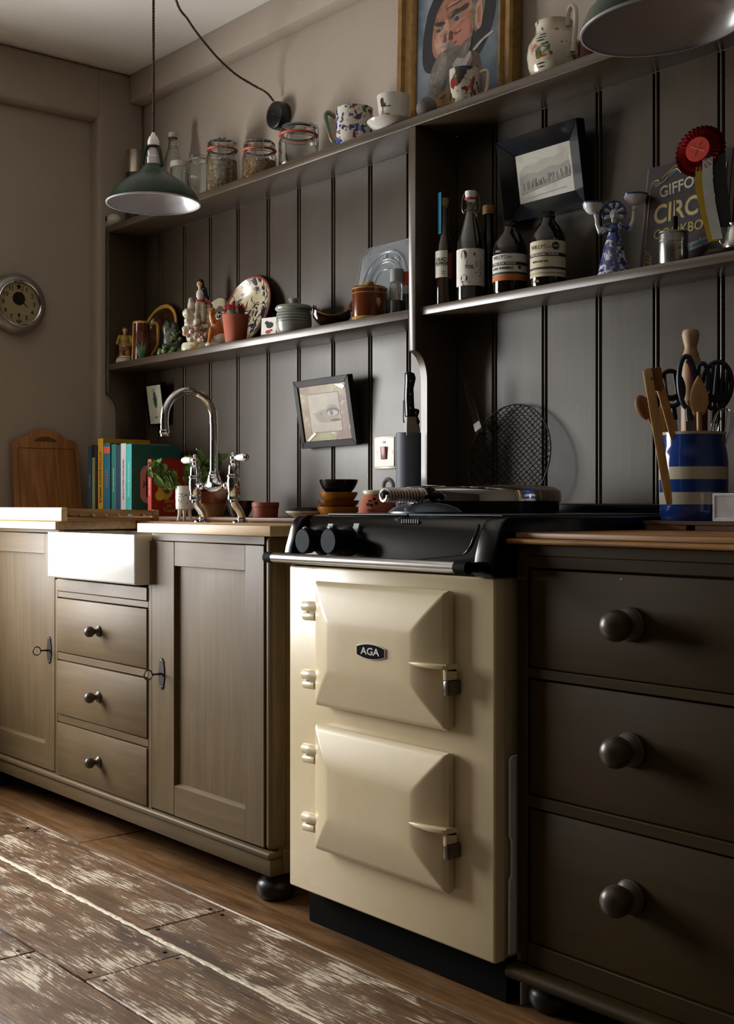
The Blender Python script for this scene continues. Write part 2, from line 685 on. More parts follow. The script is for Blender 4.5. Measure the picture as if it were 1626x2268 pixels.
bm = bmesh.new()
bm_lathe(bm, [(0, .0008), (.0045, .0006), (.005, -.001)], 10)
nail_me = bpy.data.meshes.new('nail')
bm.to_mesh(nail_me)
bm.free()
nail_me.materials.append(IRON)
for (nx, ny) in ((-2.35, -.74), (-2.40, -.74), (-2.36, -.90), (-2.23, -1.13), (-2.18, -.96), (-2.23, -.96), (-2.17, -1.13), (-2.43, -1.19), (-2.38, -1.19), (-3.29, -.75), (-3.34, -.75)):
    n = bpy.data.objects.new('nail', nail_me)
    COL.objects.link(n)
    n.parent = floor
    n.location = (nx, ny, 0)

struct(box('ceiling', (XW - .3, RX1 + .1), (RY0 - .1, .1), (ZC, ZC + .06), CEIL, None, 0))
wall_back = struct(box('wall_back', (XW - .3, RX1 + .1), (.010, .12), (-.06, ZC), WALL, None, 0))
struct(box('wall_right', (RX1, RX1 + .1), (RY0, .01), (-.06, ZC), plaster('right_wall_paint', '#8f8372'), None, 0))
struct(box('wall_front', (XW - .3, RX1 + .1), (RY0 - .1, RY0), (-.06, ZC), FARWALL, None, 0))


def left_wall():
    bm = bmesh.new()
    x0, x1 = XW - .16, XW
    y0, y1 = RY0, .01
    bm_box(bm, x0, x1, y0, WIN_Y0, -.06, ZC)
    bm_box(bm, x0, x1, WIN_Y1, y1, -.06, ZC)
    bm_box(bm, x0, x1, WIN_Y0, WIN_Y1, -.06, WIN_Z0)
    bm_box(bm, x0, x1, WIN_Y0, WIN_Y1, WIN_Z1, ZC)
    return link('wall_left', bm, WALL)


wall_left = struct(left_wall())
# chimney-like pier in the corner and the lintel over the recess
box('pier', (XW - .01, -4.0), (-.176, .01), (-.02, ZC - .001), WALL, wall_left, .016, 4)
box('lintel', (XW - .01, -4.0), (-.95, -.16), (2.30, ZC - .001), WALL, wall_left, .018, 4)
# boxed beam where the back wall meets the ceiling
struct(box('trim_1', (-4.0, RX1), (-.05, .01), (2.379, ZC - .001), WALL, None, .004, 2))

# window frame, glass and sill
WHITEP = plain('window_white_paint', '#d9d5cc', rough=.4)
win = thing('window_1', None, None, (XW - .08, 0, 0))
win['kind'] = 'structure'
wf = bmesh.new()
for a in ((WIN_Y0, WIN_Y0 + .05, WIN_Z0, WIN_Z1), (WIN_Y1 - .05, WIN_Y1, WIN_Z0, WIN_Z1), (WIN_Y0 + .05, WIN_Y1 - .05, WIN_Z0, WIN_Z0 + .05), (WIN_Y0 + .05, WIN_Y1 - .05, WIN_Z1 - .05, WIN_Z1),
          ((WIN_Y0 + WIN_Y1) / 2 - .015, (WIN_Y0 + WIN_Y1) / 2 + .015, WIN_Z0 + .05, WIN_Z1 - .05), (WIN_Y0 + .05, WIN_Y1 - .05, 1.19, 1.22)):
    bm_box(wf, -.025, .025, *a)
link('window_frame', wf, WHITEP, win)
kg = NT('window_glass')
tr = kg.n('ShaderNodeBsdfTransparent')
gl = kg.n('ShaderNodeBsdfGlossy', Roughness=.02)
mxs = kg.n('ShaderNodeMixShader', Fac=.06)
kg.l(tr, 0, mxs, 1)
kg.l(gl, 0, mxs, 2)
kg.l(mxs, 0, kg.t.nodes['Material Output'], 'Surface')
for ya, yb in ((WIN_Y0 + .05, (WIN_Y0 + WIN_Y1) / 2 - .015), ((WIN_Y0 + WIN_Y1) / 2 + .015, WIN_Y1 - .05)):
    for za, zb in ((WIN_Z0 + .05, 1.19), (1.22, WIN_Z1 - .05)):
        box('pane', (-.002, .002), (ya, yb), (za, zb), kg.m, win, 0)
box('window_sill', (-.02, .13), (WIN_Y0, WIN_Y1), (WIN_Z0 - .03, WIN_Z0), WHITEP, win, .006)

# matchboard panelling on the back wall, each board with its edge bead
GX = [-4.0, -3.876, -3.7097, -3.5432, -3.3786, -3.2088, -3.0473, -2.8784, -2.7086, -2.5448, -2.3732, -2.2175, -2.0475, -1.8788, -1.7151, -1.5458]
while GX[-1] < -.5:
    GX.append(GX[-1] + .1665)
BEAD = painted_wood('groove_dark', '#171310', rough=.5, chips=False, var=.05)  # darker tone for the groove faces beside each bead


def board_mesh(w):
    bm = bmesh.new()
    pr = [(-w / 2, .0095), (-w / 2, .0015), (-w / 2 + .0012, 0), (w / 2 - .018, 0), (w / 2 - .0172, .001), (w / 2 - .0165, .0085), (w / 2 - .0130, .0085)]
    for i in range(7):
        t = math.pi * i / 6
        pr.append((w / 2 - .0085 - .0042 * math.cos(t), .0045 - .0045 * math.sin(t)))
    pr += [(w / 2 - .0040, .0085), (w / 2, .0085), (w / 2, .0095)]
    A = [bm.verts.new((x, y, .88)) for x, y in pr]
    B = [bm.verts.new((x, y, 1.893)) for x, y in pr]
    n = len(pr)
    for i in range(n):
        f = bm.faces.new((A[i], A[(i + 1) % n], B[(i + 1) % n], B[i]))
        if i in (5, 13):
            f.material_index = 1
    bm.faces.new(A)
    bm.faces.new(B[::-1])
    me = bpy.data.meshes.new('panel_board')
    bmesh.ops.recalc_face_normals(bm, faces=bm.faces)
    bm.to_mesh(me)
    bm.free()
    me.materials.append(BOARD)
    me.materials.append(BEAD)
    return me


for a, b in zip(GX, GX[1:]):
    o = bpy.data.objects.new('panel_board', board_mesh(b - a - .0004))
    COL.objects.link(o)
    o.parent = wall_back
    # the bead straddles the joint drawn at b
    o.location = ((a + b) / 2 + .009, 0, 0)


def W(o):
    return tuple(-c for c in o.location)


# ------------------------------------------------------------------ fitted shelf unit
SHX1 = -.60
su = thing('shelf_unit', 'dark brown painted wall shelving with scooped uprights against the boarding', 'shelving', (-2.3, -.15, 0))
L = W(su)
box('top_shelf', (-4.0, SHX1), (-.15, -.0005), (1.893, 1.917), SHELF, su, .0025, 2, L)
ZM = 1.4255
box('shelf', (-3.974, -2.3785), (-.15, -.0005), (ZM - .024, ZM), SHELF, su, .0025, 2, L)
ZR = 1.430
box('shelf', (-2.3518, SHX1 - .026), (-.136, -.0005), (ZR - .022, ZR), SHELF, su, .0025, 2, L)


def upright(x0, x1, zb, deep=-.15, shallow=-.108):
    pts = [(-.0005, zb), (-.0005, 1.8925), (deep, 1.8925), (deep, 1.318)]
    for i in range(1, 9):
        t = math.pi / 2 * i / 8
        pts.append((deep + (shallow - deep) * math.sin(t), 1.318 - .075 * (1 - math.cos(t)) - .002))
    pts += [(shallow, zb)]
    return prism('upright', pts, 'x', x0, x1, SHELF, su, .0015, 1, L)


upright(-4.0, -3.9745, .8862)
upright(-2.3782, -2.3520, .8862)
upright(SHX1 - .026, SHX1, .88)

# ------------------------------------------------------------------ sink cabinet
YF = -.62
cab = thing('sink_cabinet', 'olive brown painted pine sink cupboard with three middle drawers and keyed doors', 'cabinet', (-3.15, YF, 0))
L = W(cab)
XL, XR = -3.985, -2.335
bm = bmesh.new()
bm_box(bm, XL, XR + .004, YF + .022, -.02, .10, .700)          # carcass
bm_box(bm, -2.869, XR + .004, YF + .022, -.02, .700, .8480)
bm_box(bm, XL, -3.400, YF + .022, -.02, .700, .8480)
link('carcass', bm, CAB, cab, L)
DX0, DX1 = -3.412, -2.884
SKZ = .122
# face frame
box('corner_post', (-2.3540, XR + .008), (YF - .001, YF + .05), (SKZ, .8495), CAB, cab, .014, 4, L)
box('top_rail', (-2.866, -2.3545), (YF, YF + .02), (.8285, .8495), CABH, cab, .0015, 1, L)
box('top_rail', (XL, -3.405), (YF, YF + .02), (.838, .8485), CABH, cab, .0015, 1, L)
box('stile', (-3.4290, DX0 - .001), (YF, YF + .02), (SKZ, .700), CAB, cab, .001, 1, L)
box('stile', (DX1 + .001, -2.8660), (YF, YF + .02), (SKZ, .8280), CAB, cab, .001, 1, L)
box('fascia', (DX0 + .002, DX1 - .001), (YF - .004, YF + .02), (.668, .704), CABH, cab, .0015, 1, L)
box('drawer_rail', (DX0, DX1), (YF, YF + .02), (.6495, .667), CABH, cab, .001, 1, L)
box('drawer_rail', (DX0, DX1), (YF, YF + .02), (.4650, .4860), CABH, cab, .001, 1, L)
box('drawer_rail', (DX0, DX1), (YF, YF + .02), (.2810, .3020), CABH, cab, .001, 1, L)
# base moulding and skirting
box('base_moulding', (XL, XR + .016), (YF - .012, YF + .03), (SKZ - .016, SKZ), CABH, cab, .006, 3, L)
box('skirting', (XL, XR + .012), (YF - .006, YF + .03), (.066, SKZ - .0165), CABH, cab, .004, 2, L)
box('side_skirting', (XR - .01, XR + .012), (YF + .031, -.02), (.066, SKZ), CAB, cab, .003, 1, L)


def bun(name, loc, r, h, mat, parent):
    pr = [(0, 0), (r * .72, 0), (r * .85, h * .06), (r * .99, h * .25), (r, h * .42), (r * .93, h * .58), (r * .78, h * .68), (r * .70, h * .72), (r * .74, h * .76), (r * .64, h * .82), (r * .55, h * .9), (r * .6, h), (0, h)]
    return lathe(name, pr, mat, parent, loc, seg=36)


bun('foot', (-2.372 + 3.15, -.575 - YF, 0), .046, .066, FOOTP, cab)
bun('foot', (-3.93 + 3.15, -.575 - YF, 0), .046, .066, FOOTP, cab)
bun('foot', (-2.362 + 3.15, -.08 - YF, 0), .046, .066, FOOTP, cab)
bun('foot', (-3.93 + 3.15, -.08 - YF, 0), .046, .066, FOOTP, cab)


def small_knob(parent, x, y, z, r=.0155, name='knob'):
    pr = [(0, -.001), (r * .98, -.001), (r * .98, .004), (r * .7, .007), (r * .45, .011), (r * .45, .014), (r * .66, .018), (r * .94, .023), (r, .029), (r * .93, .035), (r * .7, .040), (r * .3, .043), (0, .0435)]
    return lathe(name, pr, KNOB, parent, (x, y, z), (R(90), 0, 0), 28)


for (z0, z1) in ((.4875, .6480), (.3035, .4635), (.1235, .2795)):
    d = box('drawer', (DX0 + .0025, DX1 - .0025), (YF - .004, YF + .02), (z0 + .0015, z1 - .0015), CABH, cab, .0018, 2, L)
    small_knob(d, -3.149, YF - .004, (z0 + z1) / 2 + .0005)


def door(x0, x1, z0, z1, sl, sr, rt, rb, depth=.011):
    bm = bmesh.new()
    bm_box(bm, x0 + sl - .004, x1 - sr + .004, YF + depth, YF + .018, z0 + rb - .004, z1 - rt + .004)
    p = link('door', bm, CAB, cab, L)
    tag(p, None)
    y0, y1 = YF - .001, YF + .020
    box('stile', (x0, x0 + sl), (y0, y1), (z0, z1), CAB, p, .0012, 1)
    box('stile', (x1 - sr, x1), (y0, y1), (z0, z1), CAB, p, .0012, 1)
    box('rail', (x0 + sl + .0003, x1 - sr - .0003), (y0 + .0006, y1), (z1 - rt, z1), CABH, p, .0012, 1)
    # chamfered bottom rail that catches the light
    pts = [(y0 + .0006, z0), (y0 + .0006, z0 + rb - .007), (YF + depth, z0 + rb), (y1, z0 + rb), (y1, z0)]
    prism('rail', pts, 'x', x0 + sl + .0003, x1 - sr - .0003, CABH, p)
    return p


def escutcheon(parent, x, z, h=.082):
    half = [(1.0, .10), (.96, .26), (.90, .24), (.86, .50), (.80, .62), (.72, .50), (.64, .58), (.45, .72), (.2, .80), (0, .82)]
    half = half + [(-zz, ww) for zz, ww in half[-2::-1]]
    w = h * .21
    pts = [(ww * w, zz * h / 2) for zz, ww in half] + [(-ww * w, zz * h / 2) for zz, ww in half[::-1]]
    pl = prism('key_plate', pts, 'y', YF - .0035, YF - .001, IRON, parent, 0, loc=(x, 0, z))
    for s in (-1, 1):
        lathe('pin', [(0, 0), (.0022, 0), (.0018, .0015), (0, .002)], STEEL, pl, (0, YF - .0035, s * h * .42), (R(90), 0, 0), 10)
    # key: shaft, collar and bow ring
    bm = bmesh.new()
    bm_tube(bm, [(0, YF - .003, 0), (0, YF - .030, 0)], .0026, 8)
    bm_tube(bm, [(0, YF - .008, 0), (0, YF - .011, 0)], .0048, 8)
    ring = [(0, YF - .042 + .012 * math.cos(t), .0125 * math.sin(t)) for t in [2 * math.pi * i / 20 for i in range(20)]]
    bm_tube(bm, ring, .0017, 8, True)
    link('key', bm, IRON, parent, (x, 0, z), smooth=50)


dl = door(XL + .002, -3.4300, .1265, .8365, .10, .068, .062, .082)
escutcheon(dl, -3.4640, .487)
dr = door(-2.8645, -2.3560, .1265, .8275, .112, .077, .062, .082)
escutcheon(dr, -2.8120, .4835)

# worktops, butler sink, back step
box_wl = prism('worktop', [(-4.057, -.662), (-3.3418, -.662), (-3.3418, -.0012), (-3.996, -.0012), (-3.996, -.180), (-4.057, -.180)], 'z', .8500, .8735, PINE, None, .002, 2)
tag(box_wl, 'pale pine worktop slab on the far side of the sink under the draining rack', 'worktop')
box_wr = box('worktop', (-2.8692, -2.2736), (-.662, -.4), (.8505, .8745), PINE, None, .002, 2)
tag(box_wr, 'pale pine worktop slab between the white sink and the cream cooker', 'worktop')
bw = box('worktop', (-3.3410, -2.2736), (-.3995, -.0012), (.8490, .8740), OLDWOOD, None, .002, 2)
tag(bw, 'brown old wooden worktop behind the sink carrying the tap', 'worktop')
bs = box('back_ledge', (-3.9735, -2.235), (-.245, -.0012), (.8746, .8858), OLDWOOD, None, .002, 2)
tag(bs, 'rough brown wooden ledge along the boarding with books and pots on it', 'ledge')


def sink_mesh():
    bm = bmesh.new()
    x0, x1, y0, y1, z0, z1 = -3.392, -2.8765, -.664, -.4015, .7110, .8480
    bm_box(bm, x0, x1, y0, y1, z0, z1)
    bmesh.ops.recalc_face_normals(bm, faces=bm.faces)
    bm.normal_update()
    top = max(bm.faces, key=lambda f: f.calc_center_median().z)
    r = bmesh.ops.inset_individual(bm, faces=[top], thickness=.030)
    bmesh.ops.translate(bm, verts=top.verts, vec=(0, 0, -.105))
    bevel_all(bm, .007, 3)
    return bm


sk = thing('butler_sink', 'white glazed fireclay butler sink set into the olive cupboard', 'sink', (-3.134, -.66, .711))
link('basin', sink_mesh(), CERAMIC, sk, W(sk), smooth=60)
lathe('plughole', [(0, .002), (.018, .002), (.028, .0035), (.030, .001), (.030, -.002)], CHROME, sk, (0, .13, .033), seg=24)

# draining rack over the worktop: raised front rail and a grooved end above the sink
dk = thing('draining_board', 'pale wooden draining board with raised rim and grooved end beside sink', 'draining board', (-3.64, -.5, .8735))
L = W(dk)
box('front_rail', (-3.975, -3.322), (-.652, -.632), (.8738, .9150), PINE, dk, .004, 3, L)
bm = bmesh.new()
bm_box(bm, -3.975, -3.335, -.6318, -.3505, .8738, .8800)
link('base', bm, PINE, dk, L)
PINEY = raw_wood('drainer_end_wood', ('#7a5530', '#9c7344', '#b58a58'), rough=.5, grain=(45, 3, 45))
pts = [(-.6315, .8945), (-.6315, .9125), (-.3505, .9060), (-.3505, .8900)]
n = 6
for i in range(n):                     # scalloped groove mouths along the lower edge
    yc = -.385 - i * .042
    for j in range(7):
        t = math.pi * j / 6
        pts.append((yc + .011 * math.cos(t), .8890 + .0065 * math.sin(t)))
prism('grooved_end', pts, 'x', -3.338, -3.322, PINEY, dk, 0, 2, L)
box('lower_lip', (-3.3365, -3.326), (-.6315, -.3505), (.8738, .8840), PINEY, dk, .001, 1, L)
box('end_block', (-3.342, -3.318), (-.3500, -.330), (.8738, .9075), PINEY, dk, .003, 2, L)

# ------------------------------------------------------------------ range cooker
AX0, AX1, AY = -2.2024, -1.5765, -.661
ag = thing('range_cooker', 'cream enamelled cast iron range cooker with two oven doors and black top', 'cooker', (-1.889, AY, 0))
L = W(ag)
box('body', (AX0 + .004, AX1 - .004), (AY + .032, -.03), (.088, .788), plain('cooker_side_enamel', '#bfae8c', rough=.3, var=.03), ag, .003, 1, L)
box('front_plate', (AX0, AX1), (AY, AY + .030), (.086, .788), CREAM, ag, .0045, 3, L)
box('plinth', (AX0 + .012, AX1 - .012), (AY + .045, -.06), (.0, .0855), BLACKM, ag, .002, 1, L)


def hob_profile(inset):
    return [(-.03, .7895), (AY + .004 + inset, .7895), (AY - .002 + inset, .795), (AY + .004 + inset, .83), (AY + .018 + inset, .872), (AY + .026 + inset, .888), (AY + .036 + inset, .896), (AY + .05 + inset, .8995), (-.03, .8995)]


prism('hob_casting', hob_profile(.006), 'x', AX0 + .024, AX1 - .044, BLACK, ag, 0, loc=L, smooth=50)
prism('hob_end', hob_profile(-.012), 'x', AX0 - .006, AX0 + .0238, BLACK, ag, .006, 3, L)
prism('hob_end', hob_profile(-.012), 'x', AX1 - .0438, AX1 + .006, BLACK, ag, .006, 3, L)
# thin raised tube added to draw the gloss highlight curling down the fascia's right
tube('fascia_highlight', [(AX1 - .052, AY + .012, .885), (AX1 - .053, AY + .002, .862), (AX1 - .062, AY - .005, .838), (AX1 - .09, AY - .006, .826), (AX1 - .20, AY - .005, .815), (AX1 - .33, AY - .004, .806)], [.0035, .0035, .003, .0025, .002, .001], plain('gloss_black', '#0a0a0b', rough=.06, coat=.8), ag, 8, loc=L)
TOPG = plain('grey_top_plate', '#3c434c', rough=.35, var=.1)
box('top_plate', (AX0 + .07, -1.872), (AY + .052, -.06), (.8996, .9035), TOPG, ag, .0012, 1, L)
box('top_plate', (-1.868, AX1 - .03), (AY + .052, -.06), (.8996, .9035), TOPG, ag, .0012, 1, L)
box('back_upstand', (AX0 + .01, AX1 - .01), (-.058, -.03), (.8996, .925), BLACK, ag, .004, 2, L)
for i in range(8):
    box('vent_slot', (-.0014, .0014), (-.002, .002), (-.004, .004), plain('vent_grey', '#5d6065', rough=.5), ag, 0, loc=(-1.862 + i * .0068 + L[0], AY + .030 + L[1], .8890 + L[2]))


def control(x, z):
    k = thing_part = lathe('control_knob', [(0, 0), (.030, 0), (.031, .006), (.024, .010), (.0225, .030), (.0265, .034), (.0275, .050), (.026, .0535), (0, .0545)], BLACKM, ag, (x + L[0], AY + .010 + L[1], z), (R(90), 0, 0), 36)
    lathe('knob_face', [(0, .0552), (.0240, .0552), (.0246, .0546), (.0240, .0540), (0, .0540)], plain('knob_face_grey', '#2b323a', rough=.7, spec=.12, var=.25, vscale=90), k, seg=32)
    blobs('pointer', [((0, .026, .047), (.0042, .005, .0055))], STEEL, k)
    box('dial_mark', (-.0085, .0085), (-.0006, .0006), (-.010, .010), plain('dial_mark_grey', '#7b8086', rough=.5, var=.4, vscale=200), ag, 0, loc=(x + .012 + L[0], AY + .0195 + L[1], z + .0265), rot=(R(-18), 0, 0))
    return k


control(-2.092 - .004, .8455)
control(-2.0045 - .004, .8470)

# towel rail
bm = bmesh.new()
bm_tube(bm, [(-2.178, -.722, .8085), (-1.612, -.722, .8085)], .0108, 20)
rail = link('towel_rail', bm, STEEL, ag, L, smooth=50)
bm = bmesh.new()
bm_tube(bm, [(-2.203, -.722, .8085), (-2.1775, -.722, .8085)], .0118, 20)
bm_tube(bm, [(-2.190, -.722, .8085), (-2.190, AY - .005, .8085)], .0095, 16)
link('rail_bracket', bm, BLACKM, rail, smooth=50)
bm = bmesh.new()
bm_tube(bm, [(-1.6125, -.722, .8085), (-1.582, -.722, .8085)], .0118, 20)
bm_tube(bm, [(-1.592, -.722, .8085), (-1.592, AY - .005, .8085)], .0095, 16)
link('rail_bracket', bm, BLACKM, rail, smooth=50)


def oven_door(z0, z1, badge):
    x0, x1 = -2.0815, -1.6770
    ix, iz, nb, nm = .078, .084, 14, 6
    yb, ye, yt = AY - .003, AY - .0190, AY - .049
    gx = [x0 + ix * i / nb for i in range(nb)] + [x0 + ix + (x1 - x0 - 2 * ix) * i / nm for i in range(nm)] + [x1 - ix * (nb - i) / nb for i in range(nb + 1)]
    gz = [z0 + iz * i / nb for i in range(nb)] + [z0 + iz + (z1 - z0 - 2 * iz) * i / nm for i in range(nm)] + [z1 - iz * (nb - i) / nb for i in range(nb + 1)]
    bm = bmesh.new()

    def hgt(px, pz):
        m = max(0.0, min((px - x0) / ix, (x1 - px) / ix, (pz - z0) / iz, (z1 - pz) / iz, 1.0))
        q = 1 - (1 - m) ** 1.45
        edge = 1 - max(0.0, 1 - m / .07) ** 2
        return ye - .004 * edge - (ye - .004 - yt) * q
    G = [[bm.verts.new((px, hgt(px, pz), pz)) for px in gx] for pz in gz]
    nx_, nz_ = len(gx), len(gz)
    for i in range(nz_ - 1):
        for j in range(nx_ - 1):
            a_, b_, c_, d_ = G[i][j], G[i][j + 1], G[i + 1][j + 1], G[i + 1][j]
            flip = (i < nz_ / 2) != (j < nx_ / 2)
            if flip:
                bm.faces.new((a_, b_, d_))
                bm.faces.new((b_, c_, d_))
            else:
                bm.faces.new((a_, b_, c_))
                bm.faces.new((a_, c_, d_))
    loop = G[0][:] + [G[i][-1] for i in range(1, nz_)] + G[-1][-2::-1] + [G[i][0] for i in range(nz_ - 2, 0, -1)]
    low = []
    for v in loop:
        low.append(bm.verts.new((v.co.x + (.003 if v.co.x < x0 + .001 else -.003 if v.co.x > x1 - .001 else 0), yb, v.co.z + (.003 if v.co.z < z0 + .001 else -.003 if v.co.z > z1 - .001 else 0))))
    for i in range(len(loop)):
        j = (i + 1) % len(loop)
        bm.faces.new((loop[i], loop[j], low[j], low[i]))
    bm.faces.new(low)
    d = link('oven_door', bm, CREAM, ag, L, smooth=42)
    for hz in (z0 + (z1 - z0) * .79, z0 + (z1 - z0) * .235):
        bm = bmesh.new()
        bm_tube(bm, [(x0 - .040, AY - .022, hz), (x0 - .037, AY - .022, hz), (x0 - .008, AY - .021, hz), (x0 + .022, AY - .018, hz)], [.008, .0112, .0115, .010], 16)
        h = link('hinge', bm, CREAM, d, smooth=60)
        bm = bmesh.new()
        bm_tube(bm, [(x0 - .040, AY - .020, hz - .0215), (x0 - .037, AY - .020, hz - .0215), (x0 - .003, AY - .016, hz - .0215)], [.007, .0095, .0095], 16)
        link('hinge_post', bm, CREAM, h, smooth=60)
        bm = bmesh.new()
        bm_tube(bm, [(x0 - .028, AY - .020, hz + .004), (x0 - .028, AY - .020, hz - .024)], .004, 10)
        link('hinge_pin', bm, CREAM, h, smooth=60)
    # latch arm growing out of the right slope, steel catch under its end
    hz = z0 + (z1 - z0) * .470
    bm = bmesh.new()
    prof = [(x1 - .092, yt + .002, .004), (x1 - .060, yt - .003, .0075), (x1 - .020, yt - .004, .0085), (x1 + .012, yt + .004, .0085), (x1 + .016, yt + .010, .0085)]
    rings = []
    for (px, py, t) in prof:
        rings.append([bm.verts.new((px, py, hz + t * .35)), bm.verts.new((px, py, hz - t * .65)), bm.verts.new((px, AY - .012, hz - t)), bm.verts.new((px, AY - .012, hz + t * .2))])
    for a, b in zip(rings, rings[1:]):
        for i in range(4):
            bm.faces.new((a[i], a[(i + 1) % 4], b[(i + 1) % 4], b[i]))
    bm.faces.new(rings[0])
    bm.faces.new(rings[-1][::-1])
    bm_box(bm, x1 + .006, x1 + .016, AY - .040, AY - .012, hz - .026, hz - .004)
    bevel_all(bm, .002, 2)
    a = link('latch_arm', bm, CREAM, d, smooth=40)
    box('catch', (x1 + .002, x1 + .016), (AY - .036, AY - .001), (hz - .055, hz - .027), plain('catch_steel', '#6b6660', rough=.3, metal=.9), a, .003, 2)
    if badge:
        bx, bz = -1.8655, .6325
        pts = []
        w, h = .044, .0158
        for s in (1, -1):
            for i in range(11):
                t = -1 + 2 * i / 10
                pts.append((s * t * w, s * (h * .55 + h * .45 * (1 - t * t))))
        b = prism('badge', pts, 'y', yt - .0026, yt + .0005, plain('badge_silver', '#d5d5d5', rough=.3, metal=.3), d, .0004, 1, (bx, 0, bz))
        prism('badge_field', [(p[0] * .94, p[1] * .90) for p in pts], 'y', yt - .0032, yt - .0024, BLACK, b)
        text('lettering', 'AGA', .0200, MATS['badge_silver'], b, (0, yt - .0036, -.0002), UP, .0004, sx=1.35, bold=.0003)
    return d


oven_door(.4985, .7610, True)
oven_door(.1945, .4570, False)

# polished lid with coiled handle, and the plate it covers
lidx, lidy = -1.972, -.300
lid = lathe('hotplate_lid', [(0, .0), (.176, .0), (.1765, .022), (.180, .024), (.180, .036), (.178, .047), (.168, .0555), (.12, .0605), (0, .0625)], BLACK, ag, (lidx + L[0], lidy + L[1], .9040), seg=64)
lathe('lid_top', [(.1795, .0255), (.1812, .026), (.1815, .037), (.1792, .049), (.1685, .0572), (.12, .0622), (0, .0642), (0, .0630), (.12, .0610), (.168, .056), (.178, .048), (.1798, .036)], CHROME, lid, seg=64)
hp = plain('handle_spring_steel', '#cfc4bd', rough=.28, metal=.85)
bm = bmesh.new()
turns, hl, hr = 13, .108, .0128
pts = [(hr * math.cos(2 * math.pi * t), -.2200 - hl * t / turns, .038 + hr * math.sin(2 * math.pi * t)) for t in [i / 12 for i in range(turns * 12 + 1)]]
bm_tube(bm, pts, .0036, 6)
coil_off = (0.048, 0, 0)
arm = tube('lid_arm', [(.030, -.165, .030), (.036, -.185, .042), (.046, -.205, .042), (.048, -.222, .038)], [.013, .013, .012, .011], BLACK, lid, 12)
link('handle_coil', bm, hp, arm, coil_off, smooth=50)
bm = bmesh.new()
bm_tube(bm, [(0.048, -.217, .038), (0.048, -.328, .038), (0.048, -.3335, .038)], [.0085, .0085, .006], 12)
link('handle_core', bm, BLACK, arm, smooth=50)
lathe('hotplate_dome', [(.098, 0), (.098, .004), (.085, .012), (.055, .020), (.03, .023), (0, .0235)], plain('blued_steel', '#3c4650', rough=.3, metal=.4), ag, (-1.905 + L[0], -.530 + L[1], .9036), seg=48, sy=.55)

# white enamelled tray edge stored upright in the slot beside the cooker
tr_pts = [(-.632, .10), (-.632, .235), (-.626, .245), (-.626, .305), (-.631, .315), (-.631, .455), (-.625, .462), (-.20, .462), (-.20, .10)]
wt = prism('enamel_tray', tr_pts, 'x', -1.5715, -1.5660, plain('white_enamel_tray', '#c9c8c6', rough=.35), None, .001, 1)
tag(wt, 'white enamel tray stored upright in the gap between cooker and drawer chest', 'tray')
box('support_foot', (-1.5705, -1.5670), (-.60, -.22), (.0, .0995), wt.data.materials[0], wt, 0)

# ------------------------------------------------------------------ chest of drawers
ch = thing('drawer_chest', 'dark brown painted chest of three wide drawers with oak top', 'chest', (-1.08, YF, 0))
L = W(ch)
CX0, CX1 = -1.560, -.600
box('carcass', (CX0, CX1), (YF + .022, -.02), (.088, .8500), CHEST, ch, .002, 1, L)
box('side_stile', (CX0, -1.5335), (YF, YF + .021), (.089, .8495), painted_wood('chest_paint_upright', '#33270f', rough=.55, grain=(40, 40, 4), chips=True, spec=.10), ch, .003, 2, L)
box('side_stile', (-.6265, CX1), (YF, YF + .021), (.089, .8495), MATS['chest_paint_upright'], ch, .003, 2, L)
box('frieze', (-1.5332, -.6268), (YF - .002, YF + .021), (.8300, .8495), CHEST, ch, .0012, 1, L)
box('drawer_rail', (-1.5332, -.6268), (YF, YF + .021), (.8085, .8295), CHEST, ch, .0012, 1, L)
box('drawer_rail', (-1.5332, -.6268), (YF, YF + .021), (.6095, .6262), CHEST, ch, .0012, 1, L)
box('drawer_rail', (-1.5332, -.6268), (YF, YF + .021), (.3755, .3960), CHEST, ch, .0012, 1, L)
box('bottom_rail', (-1.5332, -.6268), (YF, YF + .021), (.089, .1285), CHEST, ch, .0012, 1, L)


def big_knob(parent, x, y, z, r=.0268):
    pr = [(0, -.001), (r * 1.08, -.001), (r * 1.10, .005), (r * .98, .009), (r * 1.0, .011), (r * .84, .015), (r * .70, .018), (r * .72, .021), (r * .86, .026), (r * .97, .032), (r, .040), (r * .97, .047), (r * .86, .055), (r * .64, .061), (r * .3, .065), (0, .066)]
    return lathe('knob', pr, KNOB, parent, (x, y, z), (R(90), 0, 0), 36)


for (z0, z1, kz) in ((.6275, .8045, .7215), (.3975, .6055, .5120), (.1300, .3715, .2660)):
    d = box('drawer', (-1.5318, -.6282), (YF + .005, YF + .03), (z0, z1), CHEST, ch, .0025, 2, L)
    small = big_knob(d, -1.305, YF + .005, kz)
    big_knob(d, -.855, YF + .005, kz)
pts = [(YF - .022, .070)]
for i in range(9):
    t = -math.pi / 2 + math.pi * i / 8
    pts.append((YF - .016 - .014 * math.cos(t), .0745 + .0125 * math.sin(t)))
pts += [(YF + .03, .087), (YF + .03, .062)]
prism('base_moulding', pts[1:], 'x', CX0 - .002, CX1 + .002, CHEST, ch, 0, 2, L)
for fx in (-1.520, -.64):
    for fy in (-.565, -.08):
        bun('foot', (fx + L[0], fy + L[1], 0), .046, .0615, FOOTP, ch)
tp = box('chest_top', (CX0 + .002, CX1 + .01), (YF - .006, -.02), (.8610, .8710), OAK, ch, .002, 2, L)
pts = [(YF + .03, .8605), (YF + .03, .8503)]
for i in range(9):
    t = -math.pi / 2 + math.pi * i / 8
    pts.append((YF - .012 - .006 * math.cos(t), .8554 + .0050 * math.sin(t)))
prism('top_moulding', pts, 'x', CX0 - .010, CX1 + .014, OAK, ch, 0, 2, L)
